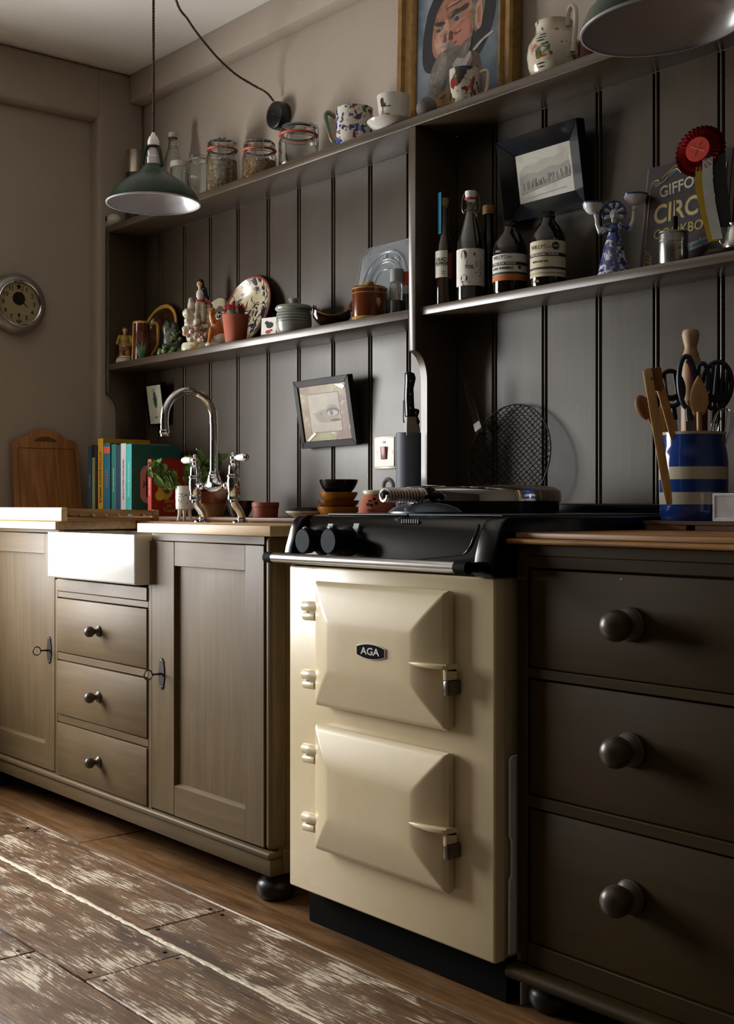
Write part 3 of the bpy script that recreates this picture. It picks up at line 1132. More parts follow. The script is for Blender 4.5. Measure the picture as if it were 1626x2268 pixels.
box('top_underboard', (CX0 + .001, CX1 + .01), (YF + .031, -.02), (.8503, .8605), OAK, ch, 0, 1, L)

# ------------------------------------------------------------------ glass, glaze and print materials
GLASS = plain('clear_glass', '#f4f7f6', rough=.02, trans=1.0, ior=1.45)
GLASSB = plain('amber_dark_glass', '#140b06', rough=.05, spec=.6, coat=.4, var=.05)
WIRE = plain('wire_steel', '#8c8a86', rough=.3, metal=1.0)
RUBBER = plain('orange_rubber', '#b5482c', rough=.5)
WHITE = plain('white_glaze', '#e9e6dd', rough=.14, coat=.4, var=.03)
OFFW = plain('cream_glaze', '#dcd3bd', rough=.2, coat=.3, var=.05)
TERRA = plain('terracotta', '#9c5136', rough=.8, var=.12, vscale=25, bump=.1)
INK = plain('black_ink', '#15130f', rough=.6)
PAPER = plain('label_paper', '#d9d6cb', rough=.6, var=.05)
GREYINK = plain('grey_ink', '#5c5a55', rough=.6)
GOLDINK = plain('gold_ink', '#b79a4a', rough=.45)


def dirto(x, y):
    """unit vector on the floor plane pointing image-left at a place"""
    return Vector((-SA, -CA, 0))


def wall_pts(prof, t):
    """closed vessel section: outer profile, then the inner wall back down"""
    inner = [(max(r - t, 0.0), z if i else z + t) for i, (r, z) in enumerate(prof)]
    return prof + inner[::-1]


def open_vessel(name, prof, t, mat, parent, loc=(0, 0, 0), rot=(0, 0, 0), seg=40, sx=1, sy=1):
    pr = [(0, prof[0][1])] + prof
    inner = []
    for (r, z) in prof[::-1]:
        inner.append((max(r - t, .0005), max(z, prof[0][1] + t)))
    return lathe(name, pr + inner + [(0, prof[0][1] + t)], mat, parent, loc, rot, seg, 35, sx, sy)


# ------------------------------------------------------------------ counter to the left: board, books, plant, tap
bd = thing('chopping_board', 'wooden chopping board with carved handle slot leaning on the left wall', 'chopping board', (-4.006, -.362, .8742), rot=(0, R(-7.5), 0))
CHOP = raw_wood('chopping_board_wood', ('#7a4f2a', '#9a6a3b', '#b3824d'), rough=.5, grain=(40, 40, 3))
CHOPD = plain('carved_groove', '#5f3a1c', rough=.6)
w2 = .124
pts = [(-w2, 0), (w2, 0), (w2, .262), (w2 - .012, .276), (w2 - .045, .283), (w2 - .065, .298), (.03, .311), (0, .3135), (-.03, .311), (-w2 + .065, .298), (-w2 + .045, .283), (-w2 + .012, .276), (-w2, .262)]
prism('board', pts, 'x', -.009, .009, CHOP, bd, .003, 2)
cres = [(-.04 + .08 * i / 10, .276 + .012 * math.sin(math.pi * i / 10)) for i in range(11)] + [(.04 - .08 * i / 10, .268 + .002 * math.sin(math.pi * i / 10)) for i in range(11)]
prism('handle_slot', cres, 'x', .0085, .0096, CHOPD, bd)
tube('groove', [(.0092, -w2 + .018, .01), (.0092, -w2 + .018, .24), (.0092, -w2 + .022, .246), (.0092, w2 - .022, .246), (.0092, w2 - .018, .24), (.0092, w2 - .018, .01)], .0012, CHOPD, bd, 6, sm=1)

YB = -.240


def book(name, label, u0, u1, vtop, col, depth=.17, spine_txt=None, spine_col=None, tsize=.012, band=None, page='#cfc4ad', zt=None, y0=YB, rough=.45):
    x0, x1 = X(u0, y0) + .0004, X(u1, y0) - .0004
    h = (zt if zt else Z((u0 + u1) / 2, vtop, y0)) - .8862
    o = thing(name, label, 'book', ((x0 + x1) / 2, y0, .8862))
    w = x1 - x0
    m = plain('cover_' + col.strip('#'), col, rough=rough, var=.04)
    ct = min(.0025, w * .22)
    bm = bmesh.new()
    bm_box(bm, -w / 2, w / 2, 0, .003, 0, h)
    bm_box(bm, -w / 2, -w / 2 + ct, .003, depth, 0, h)
    bm_box(bm, w / 2 - ct, w / 2, .003, depth, 0, h)
    link('cover', bm, m, o)
    box('pages', (-w / 2 + ct, w / 2 - ct), (.0032, depth - .004), (.002, h - .003), plain('page_' + page.strip('#'), page, rough=.8, var=.1, vscale=120), o, 0)
    if band:
        for (bz0, bz1, bc) in band:
            box('spine_band', (-w / 2 + .0003, w / 2 - .0003), (-.0005, .0004), (h * bz0, h * bz1), plain('band_' + bc.strip('#'), bc, rough=.5), o, 0)
    if spine_txt:
        text('spine_lettering', spine_txt, tsize, plain('spineink_' + spine_col.strip('#'), spine_col, rough=.5), o, (-.0002, -.0008, h * .5), (R(90), R(90), 0), .0002, bold=.0002)
    return o, w, h


GB = 'cookbooks on the ledge'
b, w, h = book('book', 'slim blue-spined cookbook at the wall end of the row', 195, 203.5, 988, '#34506c', spine_txt='VEGETABLES', spine_col='#b9c6cc', tsize=.008)
b['group'] = GB
b, w, h = book('book', 'slim pale green spined cookbook with black top band, next to blue one', 204, 210.5, 985, '#93a074', band=[(.82, 1.0, '#1b1b1d')])
b['group'] = GB
b, w, h = book('book', 'slim near-black cookbook pressed against the yellow one', 211, 216.5, 986, '#232431')
b['group'] = GB
b, w, h = book('book', 'tall yellow-spined cookbook with black capital lettering', 217, 228.5, 971.5, '#bd9023', depth=.185, spine_txt='OTTOLENGHI SIMPLE', spine_col='#2a2215', tsize=.0185, page='#e0d8c4')
b['group'] = GB
b, w, h = book('book', 'teal-spined cookbook with red letters, right of the yellow book', 229.5, 244, 981.5, '#1b5f72', spine_txt='LEON', spine_col='#c4503c', tsize=.022, band=[(.86, .95, '#c4503c')])
b['group'] = GB
b, w, h = book('book', 'sea-green cookbook with fine pale spine lettering, third from yellow book', 247, 257.5, 984, '#256b62', spine_txt='cooking with fresh herbs', spine_col='#bfd8cc', tsize=.008)
b['group'] = GB
b, w, h = book('book', 'dark navy cookbook squeezed beside the white-spined one', 258, 267, 985.5, '#16324e')
b['group'] = GB
b, w, h = book('book', 'white-spined cookbook with small grey lettering', 267.5, 279, 982, '#b4b2ae', spine_txt='RECIPES FROM A SMALL KITCHEN', spine_col='#4b4b4d', tsize=.009)
b['group'] = GB
b, w, h = book('book', 'thick turquoise cookbook with pink ring on its cover', 279.5, 292, 983.5, '#206557', depth=.185, spine_txt='THE ESSENTIAL KITCHEN', spine_col='#9fe0d6', tsize=.010, band=[(0, 1, '#2b9a98')])
b['group'] = GB
# pink lozenge ring and letters on the right-hand cover
PINKP = plain('dusty_pink_print', '#c79a94', rough=.5)


def lozenge(rw, rh, n=10):
    out = []
    for i in range(n + 1):
        t = math.pi * i / n
        out.append((rw * math.cos(t), rh - rw + rw * math.sin(t)))
    for i in range(n + 1):
        t = math.pi + math.pi * i / n
        out.append((rw * math.cos(t), -(rh - rw) + rw * math.sin(t)))
    return out


cv = polys('cover_print', [(0, [(p[0] + .062, p[1] + .105) for p in lozenge(.030, .064)]), (1, [(p[0] + .062, p[1] + .105) for p in lozenge(.0085, .046)])], [PINKP, plain('oxblood_print', '#5e2a2c', rough=.5)], b, (w / 2, 0, 0), (0, 0, R(90)))
text('cover_lettering', 'JAMIE', .024, INK, b, (w / 2 + .0007, .072, .108), (R(90), 0, R(90)), .0002, bold=.0004)
blobs('cover_emblem', [((w / 2 + .0004, .150, .175), (.0007, .020, .024))], plain('red_emblem', '#8e2a24', rough=.5), b)
b, w, h = book('book', 'red cookbook with yellow cover picture, in front of the turquoise one', 327.5, 335.5, 1017, '#a1281e', depth=.150, spine_txt='BLISS ON TOAST', spine_col='#e9b9a0', tsize=.007, rough=.4)
b['group'] = GB
CG = plain('cover_gold_print', '#cda64c', rough=.5)
polys('cover_print', [(0, [(.018, .100), (.100, .100), (.100, .150), (.018, .150)]),
                      (1, [(.052 + .028 * math.cos(t), .088 + .034 * math.sin(t)) for t in [2 * math.pi * i / 24 for i in range(24)]]),
                      (2, [(.058 + .020 * math.cos(t), .094 + .022 * math.sin(t)) for t in [2 * math.pi * i / 9 for i in range(9)]]),
                      (3, [(.031 + .017 * math.cos(t), .067 + .017 * math.sin(t)) for t in [2 * math.pi * i / 24 for i in range(24)]])],
      [plain('cover_olive_print', '#7d6a38', rough=.5), CG, blotch('cover_food_print', '#7a4a26', [('#c9a54a', 60, .5, .6), ('#4d5d24', 45, .55, .62)], rough=.5, coat=0), plain('cover_yellow_disc', '#d9b23e', rough=.5)], b, (w / 2, 0, 0), (0, 0, R(90)))
for i, (s, zz) in enumerate((('Bliss', .049), ('on', .034), ('Toast', .019))):
    text('cover_lettering', s, .0205, CG, b, (w / 2 + .0008, .066, zz), (R(90), 0, R(90)), .0002)
for i, s in enumerate(('Prue', 'Leith')):
    pass

# basil in a footed pot
px, py = X(409, -.285), -.285
pt = thing('potted_basil', 'basil plant in a white three-footed pot with grey scallop pattern', 'plant', (px, py, .8741))
mp_ = MPP(409, -.285)
SCAL = NT('scallop_glaze')
kk = SCAL
mpv = kk.coords(scale=(1, 1, 1), rnd=False)
sepx = kk.n('ShaderNodeSeparateXYZ')
kk.l(mpv, 0, sepx, 0)
wv = kk.n('ShaderNodeTexVoronoi', Scale=95.0)
wv.feature = 'F1'
kk.l(mpv, 0, wv, 'Vector')
rv = kk.ramp(wv, 'Distance', [(.30, (0, 0, 0)), (.36, (1, 1, 1)), (.46, (1, 1, 1)), (.52, (0, 0, 0))])
bz = kk.ramp(sepx, 'Z', [(.050, (0, 0, 0)), (.053, (1, 1, 1)), (.082, (1, 1, 1)), (.085, (0, 0, 0))])
mm = kk.n('ShaderNodeMath', operation='MULTIPLY')
kk.l(rv, 0, mm, 0)
kk.l(bz, 0, mm, 1)
kk.color(kk.mix((mm, 0), srgb('#e6e3da'), srgb('#857a5f')))
kk.b.inputs['Roughness'].default_value = .25
pot = open_vessel('pot', [(.024, .034), (.0265, .036), (.0275, .045), (.0280, .100), (.0275, .106)], .003, SCAL.m, pt)
for k in range(3):
    t = 2 * math.pi * k / 3 + .5
    c, s = math.cos(t), math.sin(t)
    tube('foot', [(.016 * c, .016 * s, .036), (.018 * c, .018 * s, .018), (.023 * c, .023 * s, 0)], [.007, .0055, .004], WHITE, pot, 10)
lathe('soil', [(0, .098), (.0240, .098), (.0240, .090), (0, .090)], plain('soil', '#2b2018', rough=.9, bump=.6, vscale=200), pot)
LEAF = NT('basil_leaf')
oi = LEAF.n('ShaderNodeObjectInfo')
LEAF.color(LEAF.ramp(oi, 'Random', [(0, srgb('#37501f')), (.5, srgb('#5f7f33')), (1, srgb('#7c9a4d'))]))
LEAF.b.inputs['Roughness'].default_value = .4
LEAF.b.inputs['Subsurface Weight'].default_value = .0
bm = bmesh.new()
rowsv = []
for i in range(8):
    t = i / 7
    ww = .42 * math.sin(math.pi * min(1, t * 1.02)) ** .75 * (1 - .25 * t)
    rowsv.append([bm.verts.new((sx_ * ww, t, .16 * math.sin(t * 2.6) - .0 + .10 * abs(sx_))) for sx_ in (-1, -.5, 0, .5, 1)])
for a_, b_ in zip(rowsv, rowsv[1:]):
    for i in range(4):
        bm.faces.new((a_[i], a_[i + 1], b_[i + 1], b_[i]))
bmesh.ops.remove_doubles(bm, verts=bm.verts, dist=1e-5)
leaf_me = bpy.data.meshes.new('leaf')
bm.to_mesh(leaf_me)
bm.free()
leaf_me.materials.append(LEAF.m)
leaf_me.polygons.foreach_set('use_smooth', [True] * len(leaf_me.polygons))
rl = random.Random(11)
STEMG = plain('basil_stem', '#6b7d3a', rough=.5)
IL = Vector((-SA, -CA, 0))            # image-left on the floor plane
IR = -IL
heads = [(IL * .080 + Vector((0, 0, .150)), .040, 9), (IL * .060 + Vector((0, 0, .118)), .030, 5), (IL * .035 + Vector((0, 0, .115)), .030, 7), (IR * .030 + Vector((.0, .01, .165)), .036, 9), (IR * .075 + Vector((0, .02, .170)), .036, 9), (IR * .012 + Vector((0, 0, .135)), .034, 9), (IR * .055 + Vector((0, .0, .130)), .032, 7)]
for hpos, hr_, nl in heads:
    mid = hpos * .45 + Vector((0, 0, .06))
    tube('stem', [(0, 0, .095), tuple(mid), tuple(hpos)], [.0022, .0018, .0012], STEMG, pt, 6, sm=5)
    for q in range(int(nl * 1.8)):
        lf = bpy.data.objects.new('leaf', leaf_me)
        COL.objects.link(lf)
        lf.parent = pt
        sc_ = rl.uniform(.026, .042)
        az = rl.uniform(0, 2 * math.pi)
        lf.location = hpos + Vector((math.cos(az + 1.57) * .014, math.sin(az + 1.57) * .014, rl.uniform(-.024, .012)))
        lf.rotation_euler = (R(rl.uniform(10, 80)) if rl.random() < .7 else R(rl.uniform(100, 150)), R(rl.uniform(-25, 25)), facing(px, py) + rl.uniform(-1.3, 1.3))
        lf.scale = (sc_, sc_ * 1.15, sc_)

# bridge tap
tp = thing('bridge_tap', 'chrome bridge tap with swan neck spout and white porcelain levers', 'tap', (-2.868, -.40, .8742))
PORC = plain('porcelain', '#eceae4', rough=.1, coat=.5, var=.02)
dxs = .096
for s in (-1, 1):
    leg = tube('inlet_leg', [(s * dxs, 0, .004), (s * dxs, 0, .018), (s * dxs, -.008, .034), (s * dxs, -.022, .050), (s * dxs, -.025, .064)], .0105, CHROME, tp, 16)
    lathe('flange', [(0, 0), (.026, 0), (.0255, .003), (.019, .006), (.014, .0085), (.0135, .010), (0, .010)], CHROME, leg, (s * dxs, 0, 0), seg=28)
    v = lathe('valve', [(0, .060), (.0135, .060), (.0165, .063), (.0165, .072), (.0138, .076), (.0150, .082), (.0175, .092), (.0178, .112), (.0165, .121), (.0185, .123), (.0185, .127), (.0150, .130), (.0140, .150), (.0120, .156), (.0085, .160), (.0085, .166), (.0098, .168), (0, .170)], CHROME, tp, (s * dxs, -.025, 0), seg=28)
    hub = blobs('lever_hub', [((0, 0, .174), .0098), ((0, 0, .185), .0052)], CHROME, v)
    lv = lathe('lever', [(0, .006), (.0048, .006), (.0052, .016), (.0075, .018), (.0088, .028), (.0098, .046), (.0092, .056), (0, .056)], PORC, v, (0, 0, .174), (0, R(90 * s), 0), 20)
    lathe('lever_cap', [(0, .0555), (.0095, .0555), (.0098, .059), (.0070, .064), (0, .0655)], CHROME, lv, (0, 0, 0), seg=20)
    lathe('lever_neck', [(0, .002), (.0042, .002), (.0042, .0175), (.0078, .0180), (.0078, .0195), (0, .0195)], CHROME, lv, seg=16)
br = blobs('bridge', [((0, -.025, .101), (.040, .0195, .0195)), ((0, -.025, .112), (.022, .019, .026)), ((-.092, -.025, .100), (.020, .0125, .0125)), ((.092, -.025, .100), (.020, .0125, .0125)), ((-.095, -.025, .100), (.095, -.025, .100), .0115, .0115)], CHROME, tp, voxel=.0025, smooth_it=6)
lathe('collar', [(0, .124), (.0165, .124), (.0165, .128), (.0135, .132), (.0135, .137), (.0125, .139), (0, .140)], CHROME, tp, (0, -.025, 0), seg=24)
path = [(0, -.025, .135), (0, -.025, .245), (0, -.0265, .276)]
for i in range(1, 12):
    t = math.pi * i / 12
    path.append((0, -.025 - .0775 * (1 - math.cos(t)), .278 + .0770 * math.sin(t)))
path += [(0, -.180, .274), (0, -.180, .250)]
sp = tube('spout', path, .0108, CHROME, tp, 20, sm=5)
lathe('nozzle', [(0, .258), (.0115, .258), (.0115, .247), (.0135, .245), (.0135, .239), (.0110, .236), (.0105, .230), (0, .230)][::-1], CHROME, sp, (0, -.180, .0), seg=24)

# ------------------------------------------------------------------ pots along the ledge
LZ = .8862


def on(u, y):
    return (X(u, y), y)


def bowl(name, label, cat, u, y, wpx, hpx, mats, z=LZ, foot=.6, rim=None, group=None, flare=1.0):
    m = MPP(u, y)
    r, hh = wpx / 2 * m, hpx * m
    t = thing(name, label, cat, (X(u, y), y, z), group=group)
    body = open_vessel('bowl', [(r * foot, 0), (r * foot * 1.05, hh * .05), (r * (foot + (1 - foot) * .55), hh * .35), (r * .97, hh * .75), (r, hh)], .004, mats[0], t)
    if rim:
        lathe('rim_band', [(r * .965, hh * rim), (r * .995 + .001, hh * rim), (r + .0015, hh * .96), (r + .0005, hh + .001), (r - .003, hh + .001), (r - .003, hh * .9)], mats[1], body, seg=40)
    return t, r, hh


bowl('mixing_bowl', 'tan stoneware bowl with terracotta rim standing behind the tap', 'bowl', 472, -.19, 66, 54, [plain('tan_glaze', '#a07a4c', rough=.3, coat=.2), plain('terracotta_glaze', '#8e4227', rough=.35)], rim=.55)
on_ = thing('onion', 'small pale onion sitting in the tan bowl behind the tap', 'onion', (X(489, -.19), -.19, LZ + .050))
blobs('bulb', [((0, 0, .026), (.025, .025, .026)), ((0, 0, .05), (.006, .006, .012))], plain('onion_skin', '#bfa086', rough=.45, var=.15, vscale=60), on_, voxel=.003)
bowl('serving_bowl', 'dark navy glazed bowl right of the tan mixing bowl', 'bowl', 531, -.185, 62, 36, [plain('navy_glaze', '#14141a', rough=.18, coat=.3)])
t = thing('ramekin', 'small straight terracotta pot between navy bowl and cream dishes', 'pot', (X(588, -.17), -.17, LZ))
m = MPP(588, -.17)
open_vessel('pot', [(27 * m, 0), (27.5 * m, .002), (29 * m, 22 * m), (30.5 * m, 23 * m), (30.5 * m, 32 * m), (29.5 * m, 33 * m)], .004, plain('terracotta_red', '#7f3a26', rough=.55), t)
GD = 'cream dishes by the cooker'
lo_, r_, h_ = bowl('saucer_dish', 'shallow cream dish at the bottom of the little stack left of the amber bowls', 'dish', 673, -.185, 82, 15, [OFFW], foot=.45, group=GD)
lo2, r2, h2 = bowl('saucer_dish', 'dark green dish nested on the cream one left of the amber bowls', 'dish', 677, -.180, 70, 16, [plain('dark_green_glaze', '#26271d', rough=.3, coat=.2)], z=LZ + .0085, foot=.5, group=GD)
AMB = plain('amber_glaze', '#9a6418', rough=.14, coat=.5, var=.2, vscale=12)
AMBD = plain('brown_amber_glaze', '#6a3411', rough=.14, coat=.5, var=.2, vscale=12)
GBW = 'stack of bowls on the ledge by the cooker'
z = LZ
for i, (lab, wpx, hpx, mt, step) in enumerate((('lowest wide amber glazed bowl of the stack by the cooker', 96, 25, AMB, .020), ('second amber brown bowl from the bottom of the stack', 92, 23, AMBD, .021), ('third smaller amber bowl up the stack under the black one', 86, 24, AMB, .027), ('black glazed bowl topping the stack of amber bowls', 86, 30, BLACK, 0))):
    bowl('stacking_bowl', lab, 'bowl', 750, -.17, wpx, hpx, [mt], z=z, foot=.62, group=GBW)
    z += step
gp = thing('garlic_pot', 'terracotta garlic pot with pierced holes and white glazed rim', 'pot', (X(836, -.25), -.25, LZ))
m = MPP(836, -.25) * 1.18
gb = open_vessel('pot', [(26 * m, 0), (30 * m, 1 * m), (35 * m, 12 * m), (36 * m, 20 * m), (32 * m, 33 * m), (26 * m, 42 * m), (24.5 * m, 47 * m)], .004, TERRA, gp)
lathe('glazed_rim', [(24 * m, 45.5 * m), (25 * m, 45.5 * m), (27.5 * m, 48 * m), (28 * m, 52 * m), (26.5 * m, 54 * m), (23 * m, 54 * m), (22 * m, 50 * m)], OFFW, gb)
ph = facing(X(836, -.25), -.25)
for (du, dv) in ((-6, 37), (-14, 33), (-2, 30), (-11, 26), (-18, 27)):
    rr = {37: 30, 33: 32, 30: 33.6, 26: 35, 27: 34.5}[dv] * m
    th = ph + math.asin(max(-1, min(1, du * m / rr)))
    o = lathe('hole', [(0, .0006), (.0042, .0006), (.0045, -.002), (0, -.002)], DARK, gb, (rr * math.sin(th), -rr * math.cos(th), dv * m), (R(90), 0, th), 14)
text('lettering', 'TIC', .0125, plain('incised_clay', '#5c2d1c', rough=.9), gb, bend=36.3 * m, phi=ph - .38, zc=15 * m, extrude=.0004)
gl_ = thing('clay_lid', 'grey ring-handled clay lid propped between garlic pot and knife holder', 'lid', (X(860, -.17), -.17, LZ))
lathe('disc', [(0, 0), (.024, 0), (.026, .004), (.024, .048), (.014, .062), (0, .066)], plain('grey_clay', '#8c8883', rough=.6), gl_, (0, 0, 0))
tube('ring_handle', [(.0135 * math.cos(t), 0, .0845 + .0175 * math.sin(t)) for t in [2 * math.pi * i / 14 for i in range(14)]], .0058, MATS['grey_clay'], gl_, 10, True, 3, rot=(0, 0, R(25)))

# knife holder
kx, ky = X(905, -.16), -.16
kb = thing('knife_holder', 'round blue-grey knife holder beside the dark upright', 'knife block', (kx, ky, LZ))
m = MPP(905, -.16)
kr = 28 * m
lathe('cylinder', [(0, 0), (kr, 0), (kr, .2195), (kr - .001, .2205), (kr - .004, .2205), (kr - .004, .19), (0, .19)], plain('blue_grey_plastic', '#626a75', rough=.55, var=.05), kb, seg=40)


def knife(label, u, v0, v1, y, wpx, big=True):
    a = (X(u, y), y, Z(u, v1, y))
    hgt = Z(u, v0, y) - a[2]
    o = thing('kitchen_knife', label, 'knife', a, facing(a[0], y) * .5 + R(50), 'knives in the holder')
    wv = wpx * m
    pts = [(-wv * .42, .028), (-wv * .5, hgt * .55), (-wv * .42, hgt * .85), (-wv * .45, hgt * .97), (-wv * .1, hgt), (wv * .45, hgt * .97), (wv * .6, hgt * .88), (wv * .35, hgt * .7), (wv * .42, hgt * .4), (wv * .55, .030)]
    hd = prism('handle', pts, 'y', -.0085, .0085, plain('knife_handle_black', '#17181b', rough=.3, coat=.2), o, .003, 2)
    prism('bolster', [(-wv * .40, .0285), (wv * .55, .030), (wv * .75, .012), (wv * .8, -.02), (-wv * .4, -.02)], 'y', -.006, .006, STEEL, o, .001, 1)
    prism('blade', [(-wv * .38, -.018), (wv * .9, -.018), (wv * .7, -.10), (-wv * .3, -.10)], 'y', -.0012, .0012, STEEL, o)
    for q in (.35, .6, .83):
        lathe('rivet', [(0, .0098), (.0026, .0096), (.003, .0085), (.003, 0)], CHROME, hd, (-wv * .05, 0, hgt * q), (R(90), 0, 0), 10)
    return o


knife('black riveted knife standing tallest in the grey holder', 907, 823, 948, -.175, 22)
knife('second black knife partly behind the tallest one', 918, 905, 962, -.150, 16)
knife('thin dark knife lying leftmost in the grey holder', 899, 885, 960, -.155, 10)

# cooker switch on the boarding
swt = thing('cooker_switch', 'white metal-edged cooker switch with red rocker on the boarding', 'switch', (X(856, -.004), 0, 1.069))
box('plate', (-.046, .046), (-.010, -.0006), (-.046, .046), plain('switch_metal_edge', '#cfcabd', rough=.3, metal=.3), swt, .002, 2)
fc = box('face', (-.042, .042), (-.0125, -.0095), (-.040, .042), plain('switch_white', '#d8d3c6', rough=.4), swt, .001, 1)
rk = box('rocker', (-.011, .011), (-.0175, -.012), (-.018, .018), plain('rocker_red', '#8d4a4a', rough=.35), fc, .0015, 2, rot=(R(5), 0, 0))
box('neon', (-.006, .006), (-.0135, -.0120), (.026, .032), plain('neon_red', '#9a4038', rough=.3), fc, .0012, 2)
for s in (-1, 1):
    lathe('screw', [(0, .002), (.003, .0018), (.0035, 0)], STEEL, fc, (s * .032, -.0122, .002), (R(90), 0, 0), 12)

# round wire toaster rack leaning behind the lid
wr = thing('wire_toaster', 'round wire mesh toaster with long wire handle leaning on dark boarding', 'toaster', (-2.130, -.060, .9040), rot=(R(-10), 0, 0))
DW_ = plain('dark_wire', '#2a2724', rough=.35, metal=.8)
Rr = .136
bm = bmesh.new()
bm_tube(bm, [(Rr * math.cos(t), -.003, Rr + Rr * math.sin(t)) for t in [2 * math.pi * i / 48 for i in range(48)]], .0020, 6, True)
ringo = link('rim', bm, DW_, wr, smooth=50)
bm = bmesh.new()
stp = .0115
for sgn in (1, -1):
    for i in range(-11, 12):
        off = i * stp
        half = math.sqrt(max(0, Rr * Rr - off * off))
        if half < .012:
            continue
        ca_, sa_ = math.cos(R(38) * sgn), math.sin(R(38) * sgn)
        n = max(2, int(2 * half / (stp / 2)))
        P = []
        for q in range(n + 1):
            tt = -half + 2 * half * q / n
            wob = .0016 * (1 if (q + i) % 2 else -1) * sgn
            P.append((tt * ca_ - off * sa_, -.003 + wob, Rr + tt * sa_ + off * ca_))
        bm_tube(bm, P, .0011, 4)
link('wire_mesh', bm, DW_, wr)
cl = box('clamp', (-.012, .012), (-.006, .0), (-.012, .012), STEEL, wr, .001, 1, loc=(-.1220, 0, Rr + .086), rot=(0, R(-28), 0))
bm = bmesh.new()
for q in (-.010, -.004, .004, .010):
    bm_tube(bm, [(q, -.003, -.02), (q, -.003, .010), (q * 1.15, -.003, .08), (q * .6, -.003, .175), (0, -.003, .205)], .0011, 5)
link('wire_handle', bm, STEEL, cl)

# ------------------------------------------------------------------ pictures hung low on the boarding
def framed(name, label, cx_, cz_, w, hgt, fw, depth, mat, yaw_tilt=0, roll=0.0, lean=2.0, mount=None, slope=None, glass=False, y=0.0):
    o = thing(name, label, 'picture', (cx_, y - .0012, cz_), rot=(R(lean), R(roll), 0))
    y1 = -.002 - math.sin(R(abs(lean))) * hgt / 2
    y0 = y1 - depth
    # four mitred mouldings
    A = [(-w / 2, -hgt / 2), (w / 2, -hgt / 2), (w / 2, hgt / 2), (-w / 2, hgt / 2)]
    B = [(-w / 2 + fw, -hgt / 2 + fw), (w / 2 - fw, -hgt / 2 + fw), (w / 2 - fw, hgt / 2 - fw), (-w / 2 + fw, hgt / 2 - fw)]
    yi = y0 if slope is None else y0 + slope
    for i in range(4):
        j = (i + 1) % 4
        bm = bmesh.new()
        vs = [bm.verts.new((A[i][0], y0, A[i][1])), bm.verts.new((A[j][0], y0, A[j][1])), bm.verts.new((B[j][0], yi, B[j][1])), bm.verts.new((B[i][0], yi, B[i][1]))]
        ws = [bm.verts.new((v.co.x, y1, v.co.z)) for v in vs]
        bm.faces.new(vs)
        bm.faces.new(ws[::-1])
        for q in range(4):
            bm.faces.new((vs[q], vs[(q + 1) % 4], ws[(q + 1) % 4], ws[q]))
        bmesh.ops.recalc_face_normals(bm, faces=bm.faces)
        bevel_all(bm, .0012, 1)
        link('frame_side', bm, mat, o, smooth=40)
    yp = max(yi, y0) + .004 if slope is None else yi + .001
    box('backing', (B[0][0], B[1][0]), (yp, y1), (B[0][1], B[2][1]), mount if mount else PAPER, o, 0)
    return o, yp, B


FRB = painted_wood('dark_frame_wood', '#1c1a19', rough=.55, grain=(30, 30, 30), chips=False, spec=.25)
o, yp, B = framed('eye_picture', 'dark framed print of a single eye on mottled brown mount, hung askew', -2.868, 1.199, .262, .2030, .020, .020, FRB, roll=-.5, lean=9.5, y=-.004,
                  mount=blotch('mottled_mount', '#7a6240', [('#7f8450', 9, .48, .62), ('#63402e', 14, .50, .62), ('#b3a282', 34, .60, .70)], rough=.5, coat=0, warp=.6))
EY = [plain('eye_paper', '#9f998a', rough=.55), plain('eye_shadow_wash', '#8f8779', rough=.6), plain('eye_lid_grey', '#5d5850', rough=.6), plain('eye_white', '#948e82', rough=.5), plain('eye_iris', '#3b3733', rough=.5), plain('glare_white', '#dcd8cc', rough=.5), plain('mount_line', '#6a5844', rough=.6)]


def ellp(cx_, cz_, a, b, n=20, t0=0, t1=2 * math.pi):
    return [(cx_ + a * math.cos(t0 + (t1 - t0) * i / n), cz_ + b * math.sin(t0 + (t1 - t0) * i / n)) for i in range(n)]


polys('print', [(6, [(-.074, -.058), (.074, -.058), (.074, .058), (-.074, .058)]), (0, [(-.072, -.056), (.072, -.056), (.072, .056), (-.072, .056)]),
                (1, ellp(.01, -.010, .058, .020)), (1, ellp(.035, .004, .030, .018)), (2, ellp(.038, .000, .030, .0125)), (3, ellp(.037, -.003, .026, .0085)), (4, ellp(.032, -.002, .0085, .008)), (2, ellp(.045, -.024, .024, .004)), (1, ellp(-.035, -.002, .02, .004)),
                (5, [(.060, .078), (.098, .062), (.108, .070), (.100, .078)]), (5, [(-.100, -.078), (-.06, -.055), (-.050, -.060), (-.092, -.082)])], EY, o, (0, yp, 0))
o, yp, B = framed('insect_picture', 'small black framed print of a green beetle on white paper', -3.846, 1.282, .114, .1480, .0065, .020, BLACKM, roll=0.5, lean=8.0, y=-.004, mount=plain('ivory_paper', '#cfcbb4', rough=.6))
BT = [plain('beetle_green', '#1d5a45', rough=.4), INK]
polys('print', [(0, ellp(0, .012, .0115, .024)), (0, ellp(0, .034, .008, .010)), (1, [(-.003, .04), (-.011, .058), (-.009, .058), (0, .042)]), (1, [(.003, .04), (.009, .062), (.011, .062), (.005, .04)]), (1, [(-.012, .015), (-.017, .030), (-.016, .030), (-.010, .018)]), (1, [(.012, .015), (.017, .032), (.018, .032), (.013, .012)]),
                (1, [(-.0005, -.012), (.0005, -.012), (.0005, -.034), (-.0005, -.034)]), (1, ellp(-.004, -.046, .006, .003, 10)), (1, ellp(.006, -.042, .004, .002, 8))], BT, o, (0, yp, 0))
